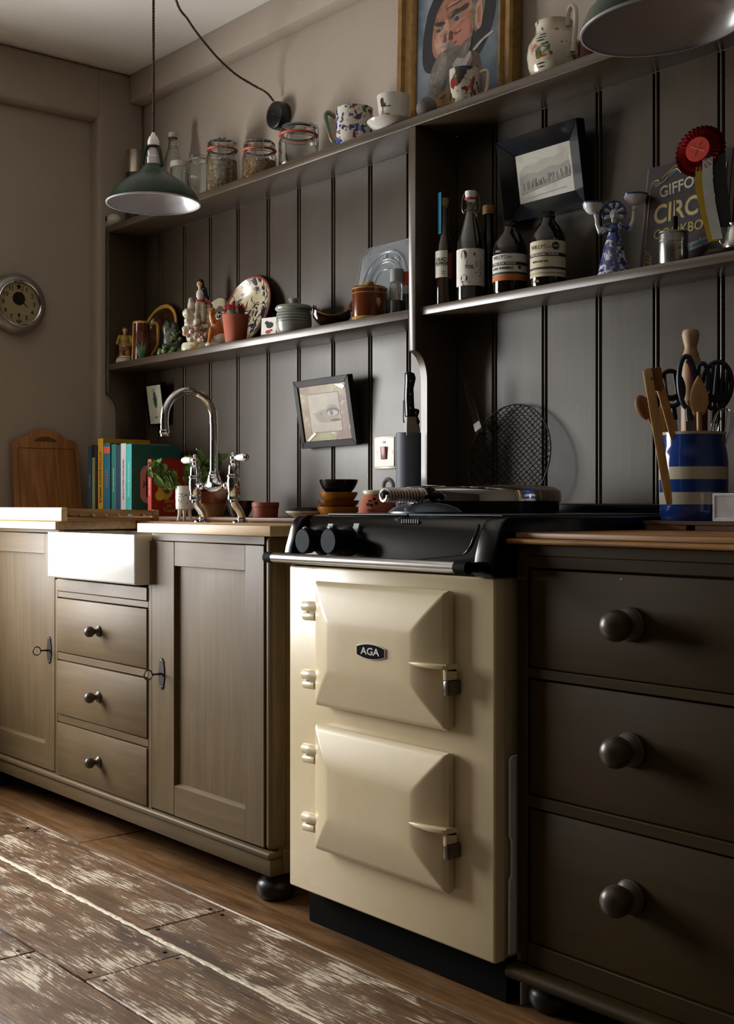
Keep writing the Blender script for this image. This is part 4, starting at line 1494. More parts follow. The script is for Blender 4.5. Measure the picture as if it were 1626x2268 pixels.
o, yp, B = framed('engraving_picture', 'black deep-framed engraving of a town hung above the dark bottles', -2.018, 1.727, .258, .2000, .042, .030, plain('black_blue_frame', '#14171d', rough=.28, coat=.2, var=.2), roll=-.5, lean=9.0, y=-.004, slope=.018,
                  mount=blotch('engraving_print', '#a8a599', [('#8f8c81', 18, .5, .7)], rough=.6, coat=0))
EG = [plain('engrave_grey', '#85827a', rough=.7), plain('engrave_dark', '#6a675f', rough=.7), plain('engrave_sky', '#9b988c', rough=.7)]
shp = []
re_ = random.Random(5)
shp.append((2, [(-.080, .015), (-.060, .030), (-.035, .026), (0, .036), (.035, .032), (.078, .046), (.078, .000), (-.080, -.010)]))
shp.append((0, [(-.080, .004), (-.05, .010), (-.02, .006), (.02, .014), (.05, .010), (.080, .016), (.080, -.022), (-.080, -.034)]))
for i in range(34):
    bx = -.076 + i * .0046
    hh = re_.uniform(.008, .022)
    z0_ = -.030 + .012 * (i / 34)
    shp.append((1 if i % 3 else 2, [(bx, z0_), (bx + .0024, z0_), (bx + .0024, z0_ + hh), (bx, z0_ + hh)]))
shp.append((1, [(-.078, -.036), (.076, -.020), (.076, -.0215), (-.078, -.0375)]))
shp.append((0, [(-.060, -.048), (.060, -.044), (.060, -.0455), (-.060, -.0495)]))
polys('print', shp, EG, o, (0, yp, 0), step=.00008)

# ------------------------------------------------------------------ figures and pots on the middle left shelf
def figure(name, label, cat, u, y, z=ZM, rz=None):
    x = X(u, y)
    return thing(name, label, cat, (x, y, z), facing(x, y) if rz is None else rz), MPP(u, y)


SKIN = plain('figure_skin_glaze', '#c9a58a', rough=.25, coat=.3)
YEL = blotch('yellow_coat_glaze', '#a08a2e', [('#6f5a1c', 40, .55, .65)], rough=.3)
o, m = figure('man_figurine', 'small pottery man in a yellow coat on a white base, at shelf end', 'figurine', 277, -.105)
lathe('base', [(0, 0), (.030, 0), (.030, .012), (.027, .018), (.029, .021), (.026, .026), (0, .027)], blotch('figurine_base_glaze', '#c9c0a8', [('#4d5a2c', 30, .56, .62)]), o, sx=1.08, sy=.7)
blobs('breeches', [((-.011, 0, .026), (-.010, 0, .062), .010, .013), ((.011, 0, .026), (.010, 0, .062), .010, .013), ((0, 0, .058), (.022, .016, .018))], blotch('brown_breeches_glaze', '#8a5a34', [('#b98a4c', 50, .5, .62)]), o, voxel=.0022)
blobs('coat', [((0, 0, .085), (.019, .014, .022)), ((0, .002, .066), (.023, .015, .012)), ((-.019, -.002, .095), (-.027, -.008, .070), .0075, .006), ((.019, -.002, .095), (.027, -.008, .070), .0075, .006), ((.027, -.008, .070), (.020, -.014, .066), .006, .005)], YEL, o, voxel=.0022)
blobs('head', [((0, -.002, .118), (.0095, .0095, .011)), ((0, 0, .107), .006), ((0, -.0115, .1165), .0025)], SKIN, o, voxel=.0016)
blobs('hair', [((0, .0010, .1245), (.0110, .0112, .0085))], plain('figure_brown_hair', '#4a3526', rough=.3), o)

RIM = plain('yellow_slip', '#b58a3a', rough=.25, coat=.4, var=.15)
BRG = blotch('brown_dish_glaze', '#3d2013', [('#5e3a1c', 30, .5, .7)], rough=.2)
# oval dish standing on edge
o = thing('oval_dish', 'oval brown slipware dish with yellow rim standing on edge at the back', 'dish', (X(347, -.045), -.052, ZM), rot=(R(-12), 0, 0))
sxd, rd = 1.12, .103
d = lathe('dish', [(0, .0), (.072, .0), (.090, .010), (rd, .022), (rd - .003, .025), (.086, .013), (.070, .005), (0, .005)], BRG, o, (0, .018, rd), (R(90), 0, 0), 56, 35, sxd, 1.0)
lathe('rim', [(rd - .011, .0205), (rd + .001, .022), (rd + .0015, .027), (rd - .003, .029), (rd - .011, .025)], RIM, d, (0, 0, 0), (0, 0, 0), 56, 35, sxd, 1.0)
# tall jug with strap handle and leaf sprig
o, m = figure('slipware_jug', 'tall brown slipware jug edged in yellow with green leaf sprig', 'jug', 314, -.095)
jg = open_vessel('body', [(.032, 0), (.033, .004), (.031, .05), (.029, .095), (.028, .128), (.030, .134)], .004, blotch('jug_brown_glaze', '#4a2418', [('#70392a', 14, .5, .7)], rough=.16), o)
lathe('rim', [(.026, .130), (.031, .130), (.0320, .134), (.0305, .138), (.026, .137)], RIM, jg)
tube('side_band', [(-.0320, -.008, .002), (-.0300, -.008, .06), (-.0280, -.008, .132)], .0036, RIM, jg, 8)
tube('handle', [(.028, -.008, .126), (.046, -.012, .133), (.055, -.012, .122), (.056, -.012, .075), (.052, -.012, .052), (.033, -.006, .020)], [.006, .0062, .006, .0055, .005, .0048], RIM, jg, 10)
LG = plain('leaf_glaze', '#4d6b4a', rough=.25, coat=.3, var=.25)
for k in range(6):
    tq = -.62 + k * .22
    tube('leaf_sprig', [(.0325 * math.sin(tq * .25), -.0325 * math.cos(tq * .25), .006), (.0330 * math.sin(tq * .6), -.0330 * math.cos(tq * .6), .032), (.0325 * math.sin(tq), -.0325 * math.cos(tq), .055 + .008 * (k % 2))], [.003, .005, .0008], LG, jg, 8)
# mossy rock spill vase
o, m = figure('mossy_pottery_group', 'dark green mossy pottery rock with shrubs between jug and large figurine', 'figurine', 378, -.070)
rg = random.Random(3)
blobs('rock', [((0, .008, .06), (.026, .020, .058)), ((.012, .010, .09), (.020, .018, .036)), ((-.010, .008, .10), (.018, .016, .034)), ((.022, 0, .04), (.020, .016, .034))], blotch('rock_glaze', '#3c4030', [('#6a6a58', 26, .5, .65), ('#232519', 18, .5, .6)], rough=.3), o, voxel=.003)
blobs('moss', [((rg.uniform(-.038, .036), rg.uniform(-.024, -.006), rg.uniform(.004, .038)), rg.uniform(.006, .012)) for _ in range(34)] + [((rg.uniform(.0, .04), -.012, rg.uniform(.04, .095)), rg.uniform(.005, .009)) for _ in range(16)], blotch('moss_glaze', '#5d7144', [('#8c9a72', 60, .55, .65), ('#2d3a20', 40, .5, .6)], rough=.3), o, voxel=.0022, smooth_it=1)

# large flat-back figure group
o, m = figure('flatback_figurine', 'large pottery group of a cloaked man seated above flowers', 'figurine', 443, -.082)
FW = blotch('flatback_white_glaze', '#cfc9b6', [('#8b9166', 22, .56, .66), ('#b98a78', 34, .63, .68)], rough=.16)
rf = random.Random(8)
lathe('base', [(0, 0), (.058, 0), (.058, .020), (.054, .028), (0, .030)], blotch('flatback_base', '#d2cbb2', [('#b08a3a', 26, .58, .63)]), o, sx=1.05, sy=.62)
blobs('mound', [((0, .004, .05), (.046, .026, .040)), ((-.030, 0, .085), (.022, .018, .040)), ((.030, 0, .085), (.024, .018, .045)), ((0, .006, .10), (.030, .020, .045)), ((-.038, -.004, .125), (.020, .015, .018)), ((.034, 0, .135), (.020, .015, .016)), ((-.028, .0, .15), (.013, .011, .022))] + [((rf.uniform(-.05, .05), -.018 + rf.uniform(-.006, .006), rf.uniform(.03, .13)), rf.uniform(.007, .012)) for _ in range(26)], FW, o, voxel=.0026, smooth_it=2)
blobs('flowers', [((rf.uniform(-.045, .03), -.030 + rf.uniform(-.004, .004), rf.uniform(.034, .085)), rf.uniform(.004, .008)) for _ in range(24)], blotch('pink_flower_glaze', '#c29a86', [('#a85a4c', 70, .5, .6), ('#dcd6c4', 60, .58, .64)], rough=.2), o, voxel=.0018, smooth_it=1)
blobs('breeches', [((-.006, -.012, .150), (-.012, -.022, .108), .011, .007), ((.010, -.012, .150), (.010, -.024, .100), .011, .007), ((0, -.004, .155), (.018, .015, .014))], plain('pale_breeches_glaze', '#b9a894', rough=.2, coat=.3), o, voxel=.002)
blobs('shirt', [((0, -.004, .185), (.013, .011, .022))], plain('white_shirt_glaze', '#d6d2c4', rough=.2, coat=.3), o)
blobs('cloak', [((.012, .004, .190), (.014, .011, .026)), ((.018, .004, .165), (.014, .012, .030)), ((.012, .002, .205), (.012, .010, .010))], plain('navy_cloak_glaze', '#141832', rough=.12, coat=.5), o, voxel=.002)
blobs('sash', [((-.002, -.012, .166), (.013, .006, .004)), ((.020, -.006, .168), (.036, -.008, .152), .008, .007)], plain('red_sash_glaze', '#b8402a', rough=.16, coat=.5), o, voxel=.0018)
blobs('head', [((-.001, -.002, .2225), (.010, .010, .012)), ((0, 0, .210), .006), ((-.006, -.010, .221), .0026)], SKIN, o, voxel=.0016)
blobs('hair', [((.002, .0015, .2300), (.0118, .0118, .0098)), ((.008, .005, .2200), (.0075, .0075, .014))], plain('figure_black_hair', '#15110f', rough=.2, coat=.3), o, voxel=.002)
blobs('urn', [((.030, -.006, .150), (.009, .008, .010)), ((-.030, -.004, .168), (.008, .008, .010))], plain('urn_glaze', '#b8b79c', rough=.2, coat=.3), o)

# orange and white animal figure
o, m = figure('animal_figurine', 'orange and white pottery dog with arched legs beside the terracotta pot', 'figurine', 479, -.100)
ORG = plain('orange_glaze', '#b06a30', rough=.2, coat=.4, var=.15)
blobs('body', [((0, 0, .055), (.021, .018, .034)), ((-.010, -.006, .085), (-.014, -.008, .104), .012, .010), ((-.016, -.012, .058), (-.022, -.016, .016), .008, .007), ((.008, 0, .080), (.018, .004, .050), .012, .016)], ORG, o, voxel=.0025)
blobs('head', [((-.012, -.010, .112), (.013, .013, .011)), ((-.016, -.021, .108), .006)], ORG, o, voxel=.002)
blobs('white_base', [((.012, 0, .024), (.030, .022, .026)), ((-.018, -.010, .008), (.018, .014, .009)), ((0, 0, .006), (.034, .022, .007))], plain('white_figurine_glaze', '#c9c2b4', rough=.2, coat=.3), o, voxel=.0025)
# pale plate behind
o = thing('pale_plate', 'plain putty-coloured plate standing behind the flatback figurine', 'plate', (X(470, -.03), -.040, ZM), rot=(R(-12), 0, 0))
lathe('plate', [(0, 0), (.060, 0), (.080, .008), (.0945, .014), (.094, .017), (.078, .011), (.058, .004), (0, .004)], plain('putty_glaze', '#9c9075', rough=.35, coat=.1), o, (0, .014, .0955), (R(90), 0, 0), 56)
# small bird figure
o, m = figure('bird_figurine', 'tiny black and white pottery bird peeping behind the terracotta pot', 'figurine', 487, -.055)
blobs('body', [((0, 0, .10), (.013, .018, .016)), ((0, -.012, .115), .009), ((0, -.022, .114), .003)], blotch('magpie_glaze', '#cfcabd', [('#17161a', 45, .5, .54)], rough=.18), o, voxel=.002)
blobs('perch', [((0, 0, .05), (.014, .014, .05))], plain('dark_perch_glaze', '#2a2622', rough=.3), o)

# terracotta pot with red cactus
o, m = figure('potted_cactus', 'terracotta flowerpot holding a red spiny cactus, at shelf edge', 'plant', 522, -.105)
pr = 30 * m
pot = open_vessel('pot', [(pr * .72, 0), (pr * .75, .003), (pr * .98, 58 * m), (pr, 62 * m), (pr * .99, 64 * m)], .005, TERRA, o)
lathe('soil', [(0, .084), (pr * .9, .084), (pr * .9, .078), (0, .078)], MATS['soil'], pot)
rc = random.Random(2)
CACT = plain('cactus_green', '#3c4a33', rough=.5, var=.2)
blobs('cactus', [((0, 0, .095), (.030, .028, .020)), ((-.012, -.006, .105), (.016, .016, .018)), ((.014, 0, .105), (.016, .016, .016))], CACT, o, voxel=.003)
bm = bmesh.new()
for i in range(260):
    th, ph_ = rc.uniform(0, 2 * math.pi), rc.uniform(.0, 1.45)
    dv_ = Vector((math.cos(th) * math.sin(ph_), math.sin(th) * math.sin(ph_), math.cos(ph_)))
    a_ = Vector((0, 0, .098)) + Vector((dv_.x * .028, dv_.y * .026, dv_.z * .020))
    bm_tube(bm, [a_, a_ + dv_ * rc.uniform(.008, .018)], [.0016, .0006], 3)
sp_ = link('spines', bm, plain('red_spines', '#b8222f', rough=.5, var=.2), o)
sp_['kind'] = 'stuff'
box('plant_label', (-.004, .004), (-.001, .001), (.085, .130), plain('white_label', '#c9c6bd', rough=.5), o, .001, 1, loc=(.004, -.026, 0))

# spatter plate
o = thing('spatter_plate', 'large cream plate spattered in dark blue with red edge, leaning', 'plate', (X(551, -.03), -.060, ZM), rot=(R(-14), 0, 0))
SPAT = NT('spatter_glaze')
mpv = SPAT.coords(rnd=False)
n1 = SPAT.n('ShaderNodeTexNoise', Scale=26.0, Detail=3.0, Roughness=.6, Distortion=1.6)
SPAT.l(mpv, 0, n1, 'Vector')
n2 = SPAT.noise(mpv, 9, 2)
sx_ = SPAT.n('ShaderNodeSeparateXYZ')
SPAT.l(mpv, 0, sx_, 0)
md_ = SPAT.n('ShaderNodeMapRange')
md_.inputs['From Min'].default_value = -.12
md_.inputs['From Max'].default_value = .12
md_.inputs['To Min'].default_value = -.10
md_.inputs['To Max'].default_value = .09
SPAT.l(sx_, 'X', md_, 'Value')
ad = SPAT.n('ShaderNodeMath', operation='ADD')
SPAT.l(n1, 0, ad, 0)
SPAT.l(md_, 0, ad, 1)
rsp = SPAT.ramp(ad, 0, [(.50, (0, 0, 0)), (.53, (1, 1, 1))])
SPAT.color(SPAT.mix((rsp, 0), srgb('#b9ad8c'), srgb('#120f30')))
SPAT.b.inputs['Roughness'].default_value = .28
SPAT.b.inputs['Coat Weight'].default_value = .15
rp = .116
d = lathe('plate', [(0, 0), (.060, 0), (.085, .008), (.105, .022), (rp, .030), (rp - .003, .032), (.103, .026), (.084, .013), (.058, .005), (0, .005)], SPAT.m, o, (0, .022, rp), (R(90), 0, 0), 64, 35, 1.10, 1.0)
lathe('edge', [(rp - .006, .0275), (rp + .0005, .029), (rp + .001, .032), (rp - .002, .0335), (rp - .006, .0315)], plain('red_brown_edge', '#8a4032', rough=.2, coat=.4), d, seg=64, sx=1.10)
lathe('back_glaze', [(.062, -.0006), (.086, .0070), (.1065, .0212), (rp + .0006, .0288), (rp + .0006, .0298), (.105, .0225), (.085, .0085), (.060, .0004)], plain('brown_back_glaze', '#4a1f17', rough=.3), d, seg=64, sx=1.10)

# small picture tile
o = thing('picture_tile', 'small white tile with painted bird and red flower, before spatter plate', 'tile', (X(596, -.115), -.115, ZM), R(14), rot=None)
o.rotation_euler = (R(-4), 0, R(14))
tl = box('tile', (-.030, .030), (-.004, .004), (0, .060), WHITE, o, .0012, 1)
polys('print', [(0, ellp(.004, .036, .015, .010, 9)), (0, ellp(-.008, .044, .008, .006, 7)), (1, ellp(-.002, .016, .010, .006, 7)), (1, ellp(.010, .020, .006, .004, 5)), (2, [(-.030, .002), (.030, .002), (.030, .009), (-.030, .009)])], [plain('tile_black', '#2a2628', rough=.3), plain('tile_red', '#a33327', rough=.3), plain('tile_plum', '#4a2530', rough=.3)], tl, (0, -.0041, 0))

# striped stoneware pot with lid
o, m = figure('stoneware_pot', 'grey stoneware lidded pot with blue bands', 'pot', 651, -.085)
STW = NT('striped_stoneware')
mpv = STW.coords(rnd=False)
sz_ = STW.n('ShaderNodeSeparateXYZ')
STW.l(mpv, 0, sz_, 0)
wvz = STW.n('ShaderNodeMath', operation='MULTIPLY')
wvz.inputs[1].default_value = 2 * math.pi / .0088
STW.l(sz_, 'Z', wvz, 0)
sn = STW.n('ShaderNodeMath', operation='SINE')
STW.l(wvz, 0, sn, 0)
band = STW.ramp(sn, 0, [(.55, (0, 0, 0)), (.75, (1, 1, 1))])
gate = STW.ramp(sz_, 'Z', [(.034, (0, 0, 0)), (.036, (1, 1, 1)), (.066, (1, 1, 1)), (.068, (0, 0, 0))])
mm = STW.n('ShaderNodeMath', operation='MULTIPLY')
STW.l(band, 0, mm, 0)
STW.l(gate, 0, mm, 1)
STW.color(STW.mix((mm, 0), srgb('#8b8d83'), srgb('#2d3c50')))
STW.b.inputs['Roughness'].default_value = .28
STW.b.inputs['Coat Weight'].default_value = .2
ps = 40 * m
body = open_vessel('pot', [(ps * .78, 0), (ps * .86, .004), (ps * .97, .018), (ps, .036), (ps * .97, .060), (ps * .92, .070)], .005, STW.m, o)
GST = plain('grey_stoneware', '#8b8d83', rough=.3, coat=.2)
ld = lathe('lid', [(0, .0705), (ps * .93, .0705), (ps * 1.03, .074), (ps * 1.05, .079), (ps * .95, .086), (ps * .5, .091), (.016, .093), (.011, .096), (.013, .100), (.0165, .105), (.015, .109), (0, .111)], GST, o)

# horned sauce boat
o, m = figure('sauce_boat', 'dark brown glazed boat-shaped dish with horned ends', 'dish', 735, -.085)
BG = plain('treacle_glaze', '#2a150b', rough=.1, coat=.6, var=.3, vscale=20)
bm = bmesh.new()
n = 18
rings = []
for i in range(n + 1):
    t = -1 + 2 * i / n
    wv_ = .030 * math.sqrt(max(.02, 1 - abs(t) ** 2.4))
    zt = .033 + .024 * abs(t) ** 2.2
    zb = .002 + .030 * abs(t) ** 2.6
    rings.append([bm.verts.new((t * .054, wv_ * math.cos(a_), zb + (zt - zb) * (1 - math.sin(a_)) if True else 0)) for a_ in [math.pi * q / 8 for q in range(9)]])
for a_, b_ in zip(rings, rings[1:]):
    for q in range(8):
        bm.faces.new((a_[q], a_[q + 1], b_[q + 1], b_[q]))
bmesh.ops.solidify(bm, geom=bm.faces[:], thickness=.004)
bt = link('hull', bm, BG, o, smooth=60)
for (x_, z_, q) in ((-.050, .052, -1), (-.044, .050, -1), (-.036, .043, -1)):
    tube('horn', [(x_, -.006, z_ - .008), (x_ - .002, -.008, z_ + .006), (x_ - .001, -.008, z_ + .015)], [.0055, .004, .001], BG, bt, 8)
GLD = plain('amber_edge_glaze', '#7a4a1c', rough=.12, coat=.5, var=.2)
blobs('scroll', [((.044, -.008, .050), (.060, -.006, .078), .008, .006), ((.052, -.010, .052), (.068, -.004, .066), .007, .005)], GLD, bt, voxel=.002)
tube('rim', [(-.040, -.022, .046), (-.02, -.030, .037), (0, -.032, .034), (.02, -.030, .037), (.044, -.018, .048)], .0022, GLD, bt, 8)

# brown canister with acorn
o, m = figure('canister', 'glossy brown lidded canister with cream acorn motif and yellow bands', 'canister', 819, -.092)
rcn = 40 * m
CBR = plain('canister_brown', '#5a2a14', rough=.12, coat=.6, var=.12, vscale=8)
CYL = plain('canister_yellow', '#a8803a', rough=.14, coat=.5, var=.1)
body = lathe('body', [(0, 0), (rcn * .98, 0), (rcn * .985, .006), (rcn * .985, .085), (0, .085)], CBR, o, seg=48)
lathe('foot_band', [(rcn * .97, .0), (rcn * 1.01, .0), (rcn * 1.015, .006), (rcn * 1.0, .0095), (rcn * .97, .0095)], CYL, body, seg=48)
lathe('neck_band', [(rcn * .98, .073), (rcn * .995, .0733), (rcn * .995, .0750), (rcn * .98, .0752)], CYL, body, seg=48)
ld = lathe('lid', [(0, .0855), (rcn * 1.0, .0855), (rcn * 1.0, .089), (rcn * .94, .0925), (rcn * .5, .096), (0, .097)], CBR, o, seg=48)
lathe('lid_band', [(rcn * .97, .0845), (rcn * 1.015, .0850), (rcn * 1.015, .0885), (rcn * .97, .0895)], CYL, ld, seg=48)
lathe('lid_knob', [(0, .096), (.013, .096), (.012, .099), (.0145, .104), (.012, .109), (.005, .111), (0, .1115)], CYL, ld, seg=28)
th0 = .52
bm = bmesh.new()
ac = [(0, -.014), (.0055, -.005), (.007, .004), (.0062, .010), (.0035, .0135), (-.0035, .0135), (-.0062, .010), (-.007, .004), (-.0055, -.005)]
bm.faces.new([bm.verts.new(((rcn * .987 + .0005) * math.sin(th0 + p[0] / rcn), -(rcn * .987 + .0005) * math.cos(th0 + p[0] / rcn), .045 + p[1])) for p in ac])
bmesh.ops.solidify(bm, geom=bm.faces[:], thickness=.0006)
link('acorn_motif', bm, plain('acorn_cream', '#c2a568', rough=.25, coat=.3), body)

# pressed glass plate
o = thing('glass_plate', 'square pressed glass plate with cut corners leaning behind the brown canister', 'plate', (X(846, -.03), -.052, ZM), rot=(R(-11), 0, 0))
s_, c_ = .118, .030
oc = [(-s_ + c_, 0), (s_ - c_, 0), (s_, c_), (s_, 2 * s_ - c_), (s_ - c_, 2 * s_), (-s_ + c_, 2 * s_), (-s_, 2 * s_ - c_), (-s_, c_)]
PGL = plain('pressed_glass', '#e8eff4', rough=.10, trans=.82, ior=1.5, spec=.9)
gp_ = prism('plate', oc, 'y', .006, .011, PGL, o, .0012, 1)
for (rr_, th_) in ((.092, .0038), (.070, .0028), (.062, .0028), (.040, .0022)):
    tube('ring', [(rr_ * math.cos(t), .005, s_ + rr_ * math.sin(t)) for t in [2 * math.pi * i / 28 for i in range(28)]], th_, PGL, gp_, 8, True, 2)
bm = bmesh.new()
for i in range(8):
    t = 2 * math.pi * i / 8 + .2
    for q in (-1, 0, 1):
        c0 = Vector((.081 * math.cos(t + q * .10), .0045, s_ + .081 * math.sin(t + q * .10)))
        bm_ell(bm, c0, (.0055, .0025, .0055), 8, 6)
link('moulded_flowers', bm, PGL, gp_, smooth=180)
tube('border', [(p[0] * .985, .0055, s_ + (p[1] - s_) * .985) for p in oc], .0022, PGL, gp_, 6, True, 1)

# spice shakers
def shaker(label, u, y, wpx, vtop, cap, fill, fh):
    o, m = figure('spice_jar', label, 'jar', u, y)
    r = wpx / 2 * m
    h = (Z(u, vtop, y) - ZM)
    lathe('glass', [(0, 0), (r, 0), (r, h * .64), (r * .9, h * .70), (r * .9, h * .72), (r * .84, h * .72), (r * .84, h * .69), (r * .93, h * .63), (r * .93, .003), (0, .003)], GLASS, o, seg=28)
    lathe('contents', [(0, .0035), (r * .90, .0035), (r * .90, h * fh), (0, h * fh)], fill, o, seg=24)
    c = lathe('cap', [(0, h), (r * .96, h), (r * .98, h * .98), (r * .98, h * .725), (r * .96, h * .722), (0, h * .722)], cap, o, seg=28)
    return o, r, h


o, r, h = shaker('glass shaker with grey cap, toothpicks and dark base by the divider', 879, -.105, 31, 597, plain('grey_cap', '#8d8f90', rough=.35), plain('dark_spice', '#1c1a1c', rough=.6), .32)
bm = bmesh.new()
for q in ((-.006, .004), (.003, -.003), (.0, .004), (.006, .002)):
    bm_tube(bm, [(q[0], q[1], h * .32), (-q[0] * .3, q[1], h * .66)], .0012, 5)
link('toothpicks', bm, plain('toothpick_wood', '#b08a62', rough=.6), o)
shaker('small glass spice jar with orange cap tucked against the divider', 900, -.075, 22, 603, plain('orange_cap', '#c2501f', rough=.35), plain('pepper_spice', '#2d2622', rough=.7, bump=.5, vscale=300), .5)

# ------------------------------------------------------------------ things along the top shelf
ZT = 1.9172
o = thing('gas_alarm', 'white rounded alarm with small display lying at the left end of top shelf', 'alarm', (X(243, -.118), -.118, ZT), R(0))
al = blobs('case', [((0, 0, .026), (.055, .030, .026)), ((-.030, 0, .027), (.034, .031, .027)), ((.032, 0, .025), (.030, .028, .025))], plain('alarm_white', '#c9c4b6', rough=.4), o, voxel=.004)
lathe('button', [(0, .003), (.013, .003), (.014, 0)], plain('alarm_button', '#b7b2a5', rough=.4), al, (-.022, -.0295, .028), (R(90), 0, 0), 20)
box('display', (-.013, .013), (-.002, .002), (-.009, .009), plain('lcd_black', '#16181a', rough=.2), al, .001, 1, loc=(.018, -.0288, .028))

o = thing('vacuum_flask', 'dark green vacuum flask with steel cup in the corner of top shelf', 'flask', (X(297, -.07), -.07, ZT))
lathe('body', [(0, 0), (.030, 0), (.031, .006), (.031, .185), (.030, .190), (0, .190)], plain('flask_green', '#1f2a26', rough=.3, coat=.2), o)
lathe('cup', [(0, .1905), (.0285, .1905), (.0285, .268), (.0265, .272), (0, .2725)], plain('flask_steel', '#b0a79b', rough=.25, metal=.9), o)


def clear_bottle(o, prof, t=.0028, mat=None, name='glass'):
    pr = [(0, 0)] + prof
    inner = [(max(r - t, .001), max(z, t * 1.5)) for r, z in prof[::-1]]
    return lathe(name, pr + inner + [(0, t * 1.5)], mat or GLASS, o, seg=36)


def swing_top(o, z, r, capm, ringm, rz=0.0):
    c = lathe('stopper', [(0, z + .022), (r * 1.12, z + .022), (r * 1.16, z + .016), (r * 1.05, z + .008), (r * 1.05, z + .0005), (0, z + .0005)], capm, o, seg=24)
    lathe('seal', [(r * .9, z), (r * 1.2, z), (r * 1.2, z + .005), (r * .9, z + .005)], ringm, c, seg=24)
    bm = bmesh.new()
    for s in (-1, 1):
        bm_tube(bm, catmull([(0, s * .000, z + .020), (s * r * .8, 0, z + .021), (s * (r + .007), 0, z + .010), (s * (r + .009), 0, z - .020), (s * (r + .004), 0, z - .032), (s * r * 1.02, -.002, z - .022)], 4), .0011, 6)
    bm_tube(bm, [((r + .0015) * math.cos(t), (r + .0015) * math.sin(t), z - .026) for t in [2 * math.pi * i / 20 for i in range(20)]], .0011, 6, True)
    link('wire_bail', bm, WIRE, c, (0, 0, 0), (0, 0, rz), smooth=50)


o = thing('swing_top_bottle', 'empty clear swing-top bottle behind the green pendant shade', 'bottle', (X(383, -.06), -.06, ZT))
clear_bottle(o, [(.034, .0), (.036, .004), (.036, .150), (.030, .185), (.017, .225), (.0135, .255), (.0145, .257)])
swing_top(o, .258, .0135, plain('bottle_porcelain_grey', '#b5b0a6', rough=.3), plain('bottle_seal_dark', '#3a3240', rough=.5), facing(X(383, -.06), -.06))
o = thing('glass_jar', 'clear glass jar with pale lid just right of the pendant', 'jar', (X(398, -.115), -.115, ZT))
clear_bottle(o, [(.031, 0), (.033, .004), (.033, .112), (.029, .122)])
lathe('lid', [(0, .142), (.030, .142), (.031, .139), (.031, .124), (0, .124)], plain('pale_lid', '#b9b3a6', rough=.35), o)
o = thing('glass_jar', 'tall clear screw jar between the pendant and the oat jar', 'jar', (X(441, -.085), -.085, ZT))
clear_bottle(o, [(.035, 0), (.038, .005), (.038, .118), (.032, .130), (.032, .146), (.033, .148)])
lathe('neck_ring', [(.0325, .134), (.0350, .135), (.0350, .140), (.0325, .141)], GLASS, o)
text('embossing', 'Mason', .014, plain('embossed_glass', '#c9cccb', rough=.15), o, bend=.0384, phi=facing(X(441, -.085), -.085) - .3, zc=.075, extrude=.0004)


def kilner(label, u, wpx, vtop, fill, fillh, y=-.080, latch=0.0, wide=False):
    x = X(u, y)
    m = MPP(u, y)
    r, h = wpx / 2 * m, Z(u, vtop, y) - ZT
    o = thing('clip_top_jar', label, 'jar', (x, y, ZT), facing(x, y), 'clip-top jars on the top shelf')
    hn = h - .030
    clear_bottle(o, [(r * .90, 0), (r * .97, .005), (r, .016), (r, hn * .80), (r * .94, hn * .92), (r * .88, hn * .97), (r * .88, hn)], .003)
    if fill:
        fr = r - .0036
        lathe('contents', [(0, .005), (fr * .92, .005), (fr, .016), (fr, h * fillh), (fr * .6, h * fillh + .004), (0, h * fillh + .002)], fill, o, seg=36)
    lathe('seal_ring', [(r * .80, hn + .0005), (r * .97, hn + .0005), (r * 1.0, hn + .003), (r * .97, hn + .0065), (r * .80, hn + .0065)], RUBBER, o, seg=40)
    ld = lathe('lid', [(0, h - .008), (r * .5, h - .006), (r * .82, h), (r * .93, h - .006), (r * .94, hn + .007), (r * .80, hn + .007), (r * .80, h - .010), (r * .5, h - .012), (0, h - .013)], GLASS, o, seg=40)
    bm = bmesh.new()
    bm_tube(bm, [(r * .905 * math.cos(t), r * .905 * math.sin(t), hn - .007) for t in [2 * math.pi * i / 32 for i in range(32)]], .0011, 6, True)
    c_, s_2 = math.sin(latch), -math.cos(latch)

    def P(a, rr, z):
        th = latch + a
        return (rr * math.sin(th), -rr * math.cos(th), z)
    for s in (-1, 1):
        bm_tube(bm, catmull([P(s * .20, r * .35, h + .001), P(s * .20, r * .80, h + .003), P(s * .22, r * 1.02, h - .008), P(s * .22, r * 1.04, hn - .012), P(s * .16, r * 1.05, hn - .034), P(s * .02, r * 1.06, hn - .038)], 4), .0014, 6)
    bm_tube(bm, [P(-.20, r * .35, h + .001), P(.20, r * .35, h + .001)], .0014, 6)
    bm_tube(bm, [P(-.30, r * 1.03, hn + .003), P(.30, r * 1.03, hn + .003)], .0013, 6)
    link('wire_clip', bm, WIRE, o, smooth=50)
    return o


OATS = blotch('oat_flakes', '#8f7a58', [('#c4b18c', 110, .5, .62), ('#5f4c32', 90, .55, .65)], rough=.8, coat=0)
GRAIN = blotch('golden_grain', '#8a5f2a', [('#c79a4e', 140, .5, .6), ('#4f3315', 120, .55, .62)], rough=.7, coat=0)
kilner('clip-top glass jar two-thirds full of oats', 492, 70, 315, OATS, .62)
kilner('squat clip-top glass jar half full of golden grain', 575, 76, 316, GRAIN, .50)
kilner('wide empty clip-top jar with orange seal under the black ceiling rose', 661, 88, 281, None, 0, latch=1.05)


